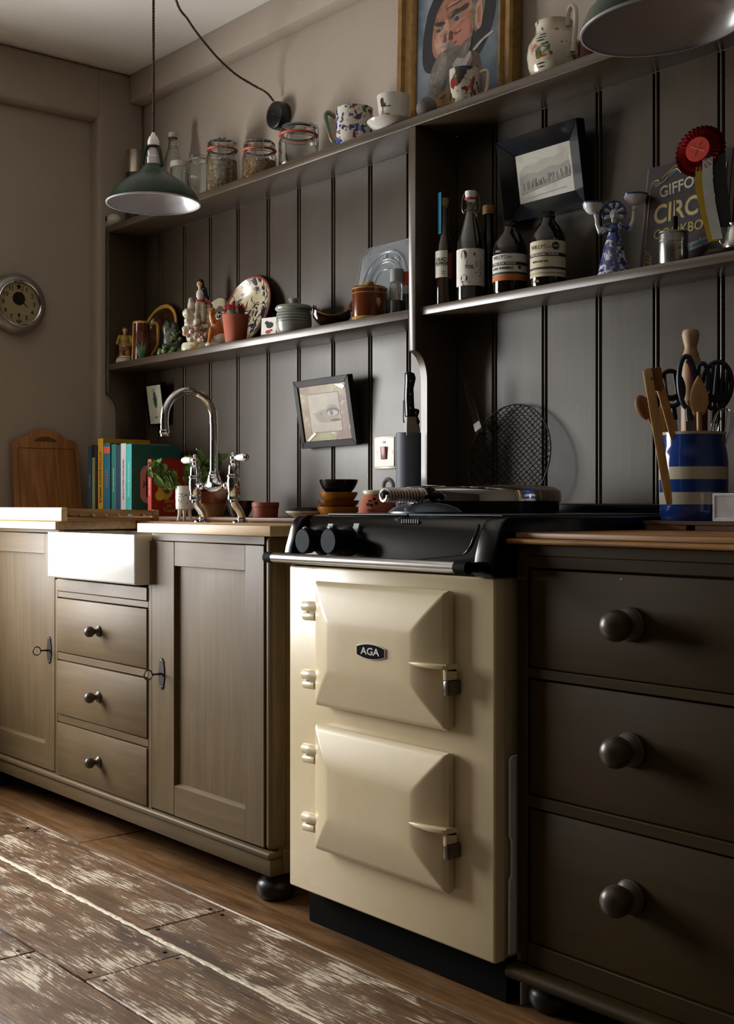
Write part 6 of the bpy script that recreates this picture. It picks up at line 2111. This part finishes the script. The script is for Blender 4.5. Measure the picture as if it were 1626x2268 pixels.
tail('ribbon_tail', [(.020, -.002, -.020, 0), (.022, -.004, -.070, .1), (.030, -.003, -.120, .15), (.042, -.002, -.170, .1), (.048, -.001, -.195, 0)], plain('white_ribbon', '#bdbcb6', rough=.4), .022)
tail('ribbon_tail', [(.006, .000, -.035, .1), (.008, -.002, -.080, .2), (.020, -.001, -.130, .2), (.034, .000, -.175, .15), (.040, .001, -.198, .1)], plain('yellow_ribbon', '#c2a51c', rough=.4), .024)
tail('ribbon_tail', [(.042, .002, -.015, 0), (.046, .004, -.070, .1), (.054, .004, -.120, .1), (.060, .005, -.170, 0)], plain('black_ribbon', '#121016', rough=.35), .028)

# steel tin with dipper, steel jug on dish
o, m = figure('steel_tin', 'small round steel canister with thin brass-tipped stick in front of the cookbook', 'tin', 1492, -.104, ZR0)
rt_ = .0305
lathe('body', [(0, 0), (rt_ * .95, 0), (rt_, .003), (rt_, .044), (rt_ * 1.03, .045), (rt_ * 1.03, .050), (rt_ * .98, .051), (rt_ * .98, .062), (rt_ * 1.06, .064), (rt_ * 1.06, .067), (0, .068)], STEEL, o, seg=44)
lathe('rivet', [(0, .002), (.003, .0018), (.0036, 0)], GILT, o, (.012, -.0285, .030), (R(90), 0, R(22)), 12)
bm = bmesh.new()
bm_tube(bm, [(.004, 0, .066), (.004, 0, .100), (.004, 0, .102)], [.0050, .0050, .0038], 12)
link('stick_grip', bm, BLACKM, o, smooth=50)
tube('stick', [(.004, 0, .100), (.0035, 0, .136)], .0018, GILT, o, 8, sm=1)
o = thing('steel_dish', 'shallow steel dish on the right shelf beneath the steel milk jug', 'dish', (X(1625, -.082), -.078, ZR0))
open_vessel('dish', [(.030, 0), (.034, .002), (.055, .006), (.060, .0085)], .0015, STEEL, o)
o, m = figure('milk_jug', 'polished steel milk jug at right edge of the shelf', 'jug', 1636, -.080, ZR0 + .0022)
b = open_vessel('body', [(.026, 0), (.028, .003), (.030, .016), (.026, .040), (.022, .054), (.0235, .062)], .0015, STEEL, o)
tube('handle', [(-.022, 0, .056), (-.034, 0, .058), (-.038, 0, .048), (-.036, 0, .030), (-.028, 0, .018)], .0022, STEEL, b, 8)

# ------------------------------------------------------------------ utensils at the right
trv = thing('trivet_board', 'brown wooden board on battens under the striped utensil jar', 'board', (X(1560, -.1), -.165, .8712))
tx0, tx1 = -1.566 - trv.location[0], .30
TRW = raw_wood('trivet_wood', ('#3d2412', '#5e3a1e', '#7c5029'), rough=.5, grain=(3, 45, 45))
box('board', (tx0, tx1), (-.078, .078), (.010, .0185), TRW, trv, .0015, 1)
box('batten', (tx0 + .006, tx0 + .105), (-.078, .078), (.0, .0098), TRW, trv, .001, 1)
box('batten', (tx0 + .125, tx1), (-.078, .078), (.0, .0098), TRW, trv, .001, 1)
JZ = .8712 + .0187
jx, jy = X(1536, -.165), -.165
jm = MPP(1536, -.165)
jar = thing('utensil_jar', 'blue and white banded utensil jar on the oak chest', 'jar', (jx, jy, JZ), facing(jx, jy))
STRJ = NT('cornish_bands')
mpv = STRJ.coords(rnd=False)
sz_ = STRJ.n('ShaderNodeSeparateXYZ')
STRJ.l(mpv, 0, sz_, 0)
rj = STRJ.ramp(sz_, 'Z', [(0, (0, 0, 0)), (.5, (1, 1, 1))])
BL_, CR_ = srgb('#1c3b80'), srgb('#bdb7a4')
mrz = STRJ.n('ShaderNodeMapRange')
mrz.inputs['From Max'].default_value = .178
STRJ.l(sz_, 'Z', mrz, 'Value')
rj = STRJ.ramp(mrz, 0, [(0, BL_), (.180, CR_), (.318, BL_), (.462, CR_), (.602, BL_), (.968, CR_)], 'CONSTANT')
STRJ.color(rj)
STRJ.b.inputs['Roughness'].default_value = .12
STRJ.b.inputs['Coat Weight'].default_value = .5
jr = 75 * jm
open_vessel('body', [(jr * .92, 0), (jr * .96, .004), (jr * .985, .03), (jr, .08), (jr, .118), (jr * .965, .138), (jr * .925, .150), (jr * .925, .172), (jr * .95, .178)], .005, STRJ.m, jar, seg=56)
JT = JZ + .178


def pt3(u, v, y):
    return Vector((X(u, y), y, Z(u, v, y)))


WD = raw_wood('beech_wood', ('#9c7748', '#b8925f', '#c8a674'), rough=.5, grain=(40, 40, 4))
WDD = raw_wood('worn_spoon_wood', ('#4d3018', '#7a5128', '#8f6a3c'), rough=.55, grain=(40, 40, 4))
UT = 'utensils in the striped jar'


def stick_thing(name, label, top, bottom, cat='utensil'):
    """empty at the lower end, local z along the utensil; local -y turned to the room"""
    d = (top - bottom)
    o = thing(name, label, cat, bottom, group=UT)
    q = d.to_track_quat('Z', 'Y')
    # keep the broad side towards the room
    zax = d.normalized()
    view = Vector((0, -DW, CAMH)) - bottom
    yax = -(view - zax * view.dot(zax)).normalized()
    xax = yax.cross(zax)
    M_ = Matrix((xax, yax, zax)).transposed()
    o.rotation_euler = M_.to_euler()
    return o, d.length


def base_in(dx, dy):
    """a point on the floor of the jar"""
    return Vector((jx, jy, JZ + .008)) + Vector((SA, CA, 0)) * dx + Vector((CA, -SA, 0)) * dy


def in_jar(u, v, dy, bx=0.0):
    """top point seen at (u, v), dy metres nearer than the jar axis"""
    p = Vector((jx, jy, 0)) + Vector((CA, -SA, 0)) * dy
    dep = FPX * (p.y + DW) / (CA * (0 + 1))
    # stay on the plane through p facing the room
    n = Vector((CA, -SA))
    ray_x = -CA + (u - CX) / FPX * SA
    ray_y = SA + (u - CX) / FPX * CA
    t = ((p.x) * n.x + (p.y + DW) * n.y) / (ray_x * n.x + ray_y * n.y)
    return Vector((ray_x * t, ray_y * t - DW, CAMH - (v - VH) / FPX * t))


# rolling pin
top, bot = in_jar(1530, 731, -.030), base_in(.004, -.030)
o, Ln = stick_thing('rolling_pin', 'pale wooden rolling pin, its turned handle highest in the jar', top, bot)
lathe('roller', [(0, 0), (.018, 0), (.020, .004), (.020, Ln - .066), (.0185, Ln - .058), (0, Ln - .056)], raw_wood('pale_beech', ('#9a7c5a', '#b39572', '#c0a482'), rough=.55, grain=(40, 40, 4)), o)
lathe('handle', [(0, Ln - .058), (.0165, Ln - .058), (.0165, Ln - .050), (.013, Ln - .042), (.012, Ln - .034), (.0155, Ln - .022), (.0175, Ln - .010), (.0165, Ln - .003), (.0140, Ln), (0, Ln)], MATS['pale_beech'], o)
# wooden tongs: one leg outside the jar
TW = WD
ta = in_jar(1443, 815, .070)
tb = in_jar(1483, 1117, .092)
tc = in_jar(1500, 990, .030)
o = thing('wooden_tongs', 'pale wooden tongs hooked over the rim of the striped jar', 'tongs', tb, group=UT)


def strip(name, a, b, w_, t_, mat, parent, org, taper=1.0):
    d = (b - a)
    zax = d.normalized()
    view = Vector((0, -DW, CAMH)) - a
    yax = -(view - zax * view.dot(zax)).normalized()
    xax = yax.cross(zax)
    bm = bmesh.new()
    n = 8
    ra = []
    for i in range(n + 1):
        t = i / n
        c = a + d * t - org
        ww = w_ * (taper + (1 - taper) * t) * (1 if 0 < i else .7)
        ra.append([bm.verts.new(c + xax * sx_ * ww / 2 + yax * sy_ * t_ / 2) for sx_, sy_ in ((-1, -1), (1, -1), (1, 1), (-1, 1))])
    for p, q in zip(ra, ra[1:]):
        for k in range(4):
            bm.faces.new((p[k], p[(k + 1) % 4], q[(k + 1) % 4], q[k]))
    bm.faces.new(ra[0][::-1])
    bm.faces.new(ra[-1])
    bmesh.ops.recalc_face_normals(bm, faces=bm.faces)
    bevel_all(bm, min(w_, t_) * .2, 2)
    return link(name, bm, mat, parent, smooth=40)


strip('leg', tb, ta - Vector((0, 0, .004)) + Vector((SA, CA, 0)) * -.008, .0185, .012, TW, o, tb, .9)
strip('leg', tc, in_jar(1461, 850, .055), .0165, .012, TW, o, tb)
blk = strip('hinge_block', in_jar(1453, 866, .058), in_jar(1446, 815, .062), .032, .010, WDD, o, tb)
lathe('rivet', [(0, .002), (.003, .0018), (.0034, 0)], STEEL, blk, in_jar(1444, 838, .078) - tb, (R(90), 0, facing(jx, jy)), 12)

NYL = plain('black_nylon', '#131315', rough=.35)
# slotted spoon, black
top, bot = in_jar(1482, 822, -.012), base_in(-.010, -.010)
o, Ln = stick_thing('slotted_spoon', 'black slotted nylon spoon just right of the tongs', top, bot)
bm = bmesh.new()
ring_ = [(.024 * math.cos(t), -.004 * math.sin(t) ** 2, Ln - .036 + .036 * math.sin(t)) for t in [2 * math.pi * i / 26 for i in range(26)]]
bm_tube(bm, ring_, .0048, 8, True, .5)
for q in (-.009, .009):
    bm_tube(bm, [(q, -.001, Ln - .066), (q * 1.1, -.004, Ln - .036), (q, -.001, Ln - .006)], .0028, 6)
bm_tube(bm, [(-.022, 0, Ln - .050), (0, -.004, Ln - .056), (.022, 0, Ln - .050)], .006, 6)
hd = link('spoon_bowl', bm, NYL, o, smooth=60)
tube('neck', [(0, 0, Ln - .070), (0, 0, Ln - .10)], .006, NYL, o, 8, sm=1)
tube('shaft', [(0, 0, Ln - .098), (0, 0, 0)], .0042, STEEL, o, 8, sm=1)
# scissors
top, bot = in_jar(1521, 789, .020), base_in(-.006, .016)
o, Ln = stick_thing('kitchen_scissors', 'scissors handle-up with dark blue and pink loops', top, bot)
sc1 = tube('handle_loop', [(.0155 * math.cos(t) - .001, 0, Ln - .052 + .052 * math.sin(t)) for t in [2 * math.pi * i / 16 for i in range(16)]], .0052, plain('scissor_blue', '#1c2a3e', rough=.35), o, 10, True, 3)
tube('inner_grip', [(.0105 * math.cos(t) - .001, -.001, Ln - .052 + .042 * math.sin(t)) for t in [math.pi * (-.5 + i / 10) for i in range(11)]], .0032, plain('scissor_pink', '#7a2148', rough=.4), sc1, 8)
sc2 = tube('handle_loop', [(.030 + .0115 * math.cos(t), .012, Ln - .045 + .030 * math.sin(t)) for t in [2 * math.pi * i / 16 for i in range(16)]], .0045, MATS['scissor_blue'], o, 10, True, 3)
prism('blade', [(-.007, .02), (.003, .0), (.012, .02), (.010, Ln - .10), (-.006, Ln - .10)], 'y', -.0015, .0015, STEEL, o)
tube('blade_root', [(-.001, 0, Ln - .104), (.002, 0, Ln - .13)], [.006, .009], MATS['scissor_blue'], o, 8, sm=1)
# wooden spoon in front
top, bot = in_jar(1547, 832, .045), base_in(.006, .040)
o, Ln = stick_thing('wooden_spoon', 'light wooden spoon standing bowl-up at the front of the jar', top, bot)
bm = bmesh.new()
rws = []
for i in range(15):
    t = i / 14
    ww = .0185 * math.sin(math.pi * (.08 + .92 * t) ** .8) ** .8 if t < 1 else .0
    ww = max(ww, .0055 if t < .5 else .001)
    zz = Ln - .078 + .078 * t
    rws.append([bm.verts.new((ww * math.cos(a_), -.0045 * math.sin(a_) * (1 if math.sin(a_) < 0 else .35), zz)) for a_ in [2 * math.pi * q / 12 for q in range(12)]])
for p, q in zip(rws, rws[1:]):
    for k in range(12):
        bm.faces.new((p[k], p[(k + 1) % 12], q[(k + 1) % 12], q[k]))
bm.faces.new(rws[0][::-1])
bm.faces.new(rws[-1])
link('spoon_bowl', bm, WD, o, smooth=60)
tube('shaft', [(0, 0, Ln - .072), (0, 0, 0)], .0055, WD, o, 10, sm=1)
# red-handled tool behind it
top, bot = in_jar(1560, 880, .020), base_in(.016, .020)
o, Ln = stick_thing('red_spatula', 'dull red spatula handle between wooden spoon and black turner', top, bot)
strip('handle', Vector((0, 0, 0)), Vector((0, 0, Ln)), .014, .008, plain('dull_red_handle', '#4a1a1a', rough=.5), o, Vector((0, 0, 0)))
# worn wooden spoon leaning far left
top, bot = in_jar(1415, 880, -.020), base_in(.022, -.024)
o, Ln = stick_thing('worn_spoon', 'worn brown wooden spoon leaning out behind the tongs', top, bot)
blobs('spoon_bowl', [((0, 0, Ln - .024), (.0165, .007, .028))], WDD, o)
tube('shaft', [(0, 0, Ln - .046), (0, 0, 0)], [.006, .005], WDD, o, 10, sm=1)
top, bot = in_jar(1458, 900, -.004), base_in(.012, -.006)
o, Ln = stick_thing('wooden_spatula', 'flat slotted wooden spatula seen between the legs of the tongs', top, bot)
prism('blade', [(-.006, Ln - .075), (.006, Ln - .075), (.017, Ln - .055), (.018, Ln - .004), (.014, Ln), (-.014, Ln - .006), (-.018, Ln - .010), (-.017, Ln - .055)], 'y', -.0025, .0025, WD, o, .001, 1)
tube('shaft', [(0, 0, Ln - .070), (0, 0, 0)], .0055, WD, o, 8, sm=1)
# large black slotted turner
top, bot = in_jar(1592, 802, .000), base_in(.022, .006)
o, Ln = stick_thing('slotted_turner', 'large round black slotted turner at the right of the jar', top, bot)
bm = bmesh.new()
bm_tube(bm, [(.029 * math.cos(t), -.003, Ln - .048 + .048 * math.sin(t)) for t in [2 * math.pi * i / 30 for i in range(30)]], .005, 8, True, .5)
for q in range(-2, 3):
    hh = .044 * math.sqrt(max(0, 1 - (q * .0098 / .030) ** 2))
    bm_tube(bm, [(q * .0098, -.003, Ln - .048 - hh), (q * .0098, -.005, Ln - .048), (q * .0098, -.003, Ln - .048 + hh)], .0036, 6)
bm_tube(bm, [(-.026, -.002, Ln - .070), (0, -.004, Ln - .076), (.026, -.002, Ln - .070)], .008, 6)
link('turner_head', bm, NYL, o, smooth=60)
tube('neck', [(0, 0, Ln - .092), (0, 0, Ln - .125)], .0065, NYL, o, 8, sm=1)
tube('shaft', [(0, 0, Ln - .12), (0, 0, 0)], .0045, STEEL, o, 8, sm=1)
# wire whisk: bright loops near the rim
top, bot = in_jar(1608, 905, .030), base_in(.012, .030)
o, Ln = stick_thing('wire_whisk', 'steel wire whisk with loops up at the right of the jar', top, bot)
for k in range(5):
    t = math.pi * k / 5
    c_, s2 = math.cos(t), math.sin(t)
    tube('whisk_wire', [(.004 * c_, .004 * s2, Ln - .10), (.020 * c_, .020 * s2, Ln - .045), (.014 * c_, .014 * s2, Ln - .008), (0, 0, Ln), (-.014 * c_, -.014 * s2, Ln - .008), (-.020 * c_, -.020 * s2, Ln - .045), (-.004 * c_, -.004 * s2, Ln - .10)], .0007, STEEL, o, 5, sm=4)
tube('grip', [(0, 0, Ln - .095), (0, 0, 0)], .0062, NYL, o, 8, sm=1)

# white dish with crumpled napkin
wx = X(1573, -.250)
o = thing('white_dish', 'white rectangular ceramic dish with moulded panel at the right edge', 'dish', (wx, -.2425, JZ))
bm = bmesh.new()
bm_box(bm, 0, .17, 0, .020, 0, .054)
bmesh.ops.recalc_face_normals(bm, faces=bm.faces)
bm.normal_update()
fr = min(bm.faces, key=lambda f: f.calc_center_median().y)
bmesh.ops.inset_individual(bm, faces=[fr], thickness=.0075)
bmesh.ops.inset_individual(bm, faces=[fr], thickness=.0015)
bmesh.ops.translate(bm, verts=fr.verts, vec=(0, .002, 0))
bevel_all(bm, .002, 2, 40)
link('front', bm, plain('white_dish_glaze', '#d6d7db', rough=.2, coat=.3), o, smooth=50)
bm = bmesh.new()
bm_box(bm, .004, .166, .0205, .045, 0, .006)
bm_box(bm, .004, .166, .045, .049, 0, .050)
link('tray', bm, MATS['white_dish_glaze'], o)
o = thing('napkin', 'crumpled white paper napkin rising from the white dish', 'napkin', (wx + .055, -.2095, JZ + .0065))
rn = random.Random(6)
bm = bmesh.new()
vsn = []
for i in range(7):
    for j in range(5):
        a_ = (i / 6 - .5)
        b_ = (j / 4 - .5)
        vsn.append(bm.verts.new((a_ * .085 + rn.uniform(-.004, .004), b_ * .016, .010 + max(0, .062 - abs(a_ + .12) * .16) * (1 - abs(b_) * .5) + rn.uniform(-.006, .006))))
for i in range(6):
    for j in range(4):
        bm.faces.new((vsn[i * 5 + j], vsn[(i + 1) * 5 + j], vsn[(i + 1) * 5 + j + 1], vsn[i * 5 + j + 1]))
bmesh.ops.solidify(bm, geom=bm.faces[:], thickness=.001)
link('paper', bm, plain('napkin_paper', '#b9b6b2', rough=.8), o)

# ------------------------------------------------------------------ pendant lamps, cable, wall clock
GREEN = plain('green_enamel', '#17301f', rough=.3, spec=.35, coat=.0, var=.1, vscale=12)
INW = plain('lamp_white_enamel', '#b3b1b4', rough=.25, coat=.1, var=.02)
FLEX = NT('twisted_flex')
mpv = FLEX.coords(rnd=False)
wz = FLEX.n('ShaderNodeTexWave', Scale=55.0, Distortion=0.0)
wz.bands_direction = 'DIAGONAL'
FLEX.l(mpv, 0, wz, 'Vector')
FLEX.color(FLEX.ramp(wz, 0, [(.3, srgb('#2c1a12')), (.7, srgb('#553422'))]))
FLEX.b.inputs['Roughness'].default_value = .8


def twisted(path, r=.0024, pitch=.016):
    """two strands twisted round one another along a path"""
    P = [Vector(p) for p in path]
    dense = []
    for a_, b_ in zip(P, P[1:]):
        n_ = max(1, int((b_ - a_).length / (pitch / 6)))
        dense += [a_.lerp(b_, i / n_) for i in range(n_)]
    dense.append(P[-1])
    bm = bmesh.new()
    for ph_ in (0, math.pi):
        pts_, dist_ = [], 0.0
        up_ = Vector((.3, 1, .1)).normalized()
        for i, p in enumerate(dense):
            t_ = (dense[min(i + 1, len(dense) - 1)] - dense[max(i - 1, 0)]).normalized()
            n1_ = (up_ - t_ * up_.dot(t_)).normalized()
            n2_ = t_.cross(n1_)
            if i:
                dist_ += (p - dense[i - 1]).length
            a_ = 2 * math.pi * dist_ / pitch + ph_
            pts_.append(p + (n1_ * math.cos(a_) + n2_ * math.sin(a_)) * r * .75)
        bm_tube(bm, pts_, r, 6)
    return bm


def pendant(label, x, y, z, zc, R0=.125):
    o = thing('pendant_lamp', label, 'lamp', (x, y, z), group='green enamel pendants')
    outer = [(R0, 0), (R0 * 1.0, .003), (R0 * .975, .012), (R0 * .90, .030), (R0 * .74, .050), (R0 * .52, .068), (R0 * .36, .080), (R0 * .26, .092), (R0 * .215, .104)]
    inner = [(r - .0016, max(0, zz - .0012)) for r, zz in outer[::-1]]
    sh = lathe('shade', outer, GREEN, o, seg=64)
    lathe('shade_lining', [(r - .0010, zz - .0003) for r, zz in outer], INW, sh, seg=64)
    lathe('shade_rim', [(R0 - .002, -.0015), (R0 + .001, -.0012), (R0 + .0015, .0015), (R0 - .0005, .003), (R0 - .002, .002)], INW, sh, seg=64)
    bm = bmesh.new()
    for k in range(3):
        t = 2 * math.pi * k / 3 + .35
        c, s = math.cos(t), math.sin(t)
        bm_tube(bm, catmull([(R0 * .235 * c, R0 * .235 * s, .100), (R0 * .205 * c, R0 * .205 * s, .120), (R0 * .17 * c, R0 * .17 * s, .142), (R0 * .125 * c, R0 * .125 * s, .154)], 4), .0035, 8, False, 1.6)
    link('gallery_arms', bm, GREEN, o, smooth=50)
    lathe('gallery_ring', [(.0145, .150), (.0185, .150), (.0190, .155), (.0145, .156)], IRON, o)
    lathe('porcelain_cap', [(0, .192), (.0045, .192), (.0060, .186), (.0125, .178), (.0155, .168), (.0160, .150), (0, .150)], PORC, o)
    lathe('lamp_holder', [(0, .150), (.0145, .150), (.0145, .128), (.0165, .126), (.0165, .095), (.014, .085), (0, .085)], PORC, o)
    link('flex', twisted([(0, 0, .190), (0, 0, zc - z)]), FLEX.m, o, smooth=60)
    return o


LX, LY, LZp = -2.9254, -.58, 1.7312
pendant('green enamel pendant lamp with white inside, over the sink', LX, LY, LZp, ZC - .002)
L2X, L2Y, L2Z = -1.137, -.75, 1.640
lp2 = pendant('green enamel pendant lamp cut by the top edge, over the chest', L2X, L2Y, L2Z, ZC - .002)
# it hangs a little askew on its flex
lp2.rotation_euler = Matrix.Rotation(R(4.5), 3, Vector((CA, -SA, 0))).to_euler()
for c_ in lp2.children:
    if c_.name.startswith('flex'):
        c_.rotation_euler = Matrix.Rotation(R(-4.5), 3, Vector((CA, -SA, 0))).to_euler()
o = thing('cable_rose', 'round black cable rose on the beige wall with twisted brown flex', 'cable rose', (-3.142, .008, 2.136))
lathe('rose', [(0, .036), (.034, .036), (.041, .033), (.0435, .026), (.0440, .0), (0, 0)], plain('bakelite_black', '#0f0f11', rough=.3, coat=.3), o, (0, 0, 0), (R(90), 0, 0), 40)
lathe('screw', [(0, .0375), (.0022, .0372), (.0026, .0360)], STEEL, o, (-.004, 0, .002), (R(90), 0, 0), 10)
fp = []
for (u, v, y) in ((606, 224, -.012), (590, 205, -.03), (560, 188, -.06), (520, 163, -.12), (480, 126, -.20), (440, 78, -.29), (415, 42, -.35), (390, 0, -.42)):
    p = pt3(u, v, y)
    fp.append((p.x + 3.142, p.y - .008, p.z - 2.136))
fp.append((LX + 3.142 - .01, LY - .008 + .03, ZC - .012 - 2.136))
fx = twisted(catmull(fp, 10))
link('flex', fx, FLEX.m, o, smooth=60)
fx = twisted(catmull([(.004, -.012, -.042), (.010, -.010, -.07), (.016, -.006, -.12), (.018, -.005, -.200)], 6))
link('flex', fx, FLEX.m, o, smooth=60)

# clock on the left wall
ck = thing('wall_clock', 'round grey metal clock with cream dial on the left wall', 'clock', (XW, -.462, 1.6145), rot=(0, R(90), 0))
GM = plain('grey_clock_metal', '#8d8a86', rough=.3, metal=.6, var=.1)
lathe('case', [(0, .001), (.105, .001), (.106, .006), (.104, .022), (.096, .036), (.084, .043), (.078, .043), (.075, .036), (.075, .030), (0, .030)], GM, ck, seg=64)
lathe('bezel', [(.072, .036), (.078, .037), (.079, .042), (.076, .044), (.073, .041)], CHROME, ck, seg=64)
dl = lathe('dial', [(0, .031), (.0745, .031), (.0745, .0302), (0, .0302)], plain('clock_dial_cream', '#a39670', rough=.5, var=.05), ck, seg=48)
# dial artwork in the wall's own upright frame
dk_ = bpy.data.objects.new('tmp', None)
bpy.data.objects.remove(dk_)


def dial_text(s, ang, rad=.056, size=.021, mat=INK):
    a_ = R(ang)
    # dial local: x = down (after the 90 degree turn), y = along the wall
    return text('numeral', s, size, mat, dl, (-rad * math.cos(a_), rad * math.sin(a_), .0314), (0, 0, R(90)), .0002, bold=.0004)


for i, s in enumerate(('1', '2', '3', '4', '5', '7', '8', '9', '10', '11')):
    hrs = [1, 2, 3, 4, 5, 7, 8, 9, 10, 11][i]
    dial_text(s, hrs * 30)


def dial_shape(name, pts_, mat, zz=.0313):
    bm = bmesh.new()
    bm.faces.new([bm.verts.new((-p[1], p[0], zz)) for p in pts_])
    bmesh.ops.solidify(bm, geom=bm.faces[:], thickness=.0004)
    return link(name, bm, mat, dl)


dial_shape('star', [((.013 if i % 2 == 0 else .0052) * math.sin(math.pi * i / 5), .056 + (.013 if i % 2 == 0 else .0052) * math.cos(math.pi * i / 5)) for i in range(10)], plain('clock_red', '#8a2a22', rough=.5))
dial_shape('sub_dial', ellp(0, .016, .023, .023, 28), INK)
dial_shape('anchor', [(-.0012, -.040), (.0012, -.040), (.0012, -.062), (.008, -.058), (.009, -.054), (.010, -.062), (0, -.068), (-.010, -.062), (-.009, -.054), (-.008, -.058), (-.0012, -.062)], INK)
dial_shape('anchor_ring', ellp(0, -.040, .005, .0055, 14), INK)
dial_shape('hour_hand', [(-.002, .020), (.0, .012), (.030, -.012), (.032, -.010)], INK, .0335)
dial_shape('minute_hand', [(-.0012, .0), (.0012, .0), (.016, .058), (.0145, .0585)], INK, .0340)
dial_shape('pale_hand', [(-.004, .012), (.004, .012), (.0045, .030), (0, .038), (-.0045, .030)], plain('pale_hand', '#a8a08c', rough=.4), .0330)
lathe('glass', [(0, .0405), (.074, .0400), (.074, .0390), (0, .0395)], kg.m, ck, seg=48)
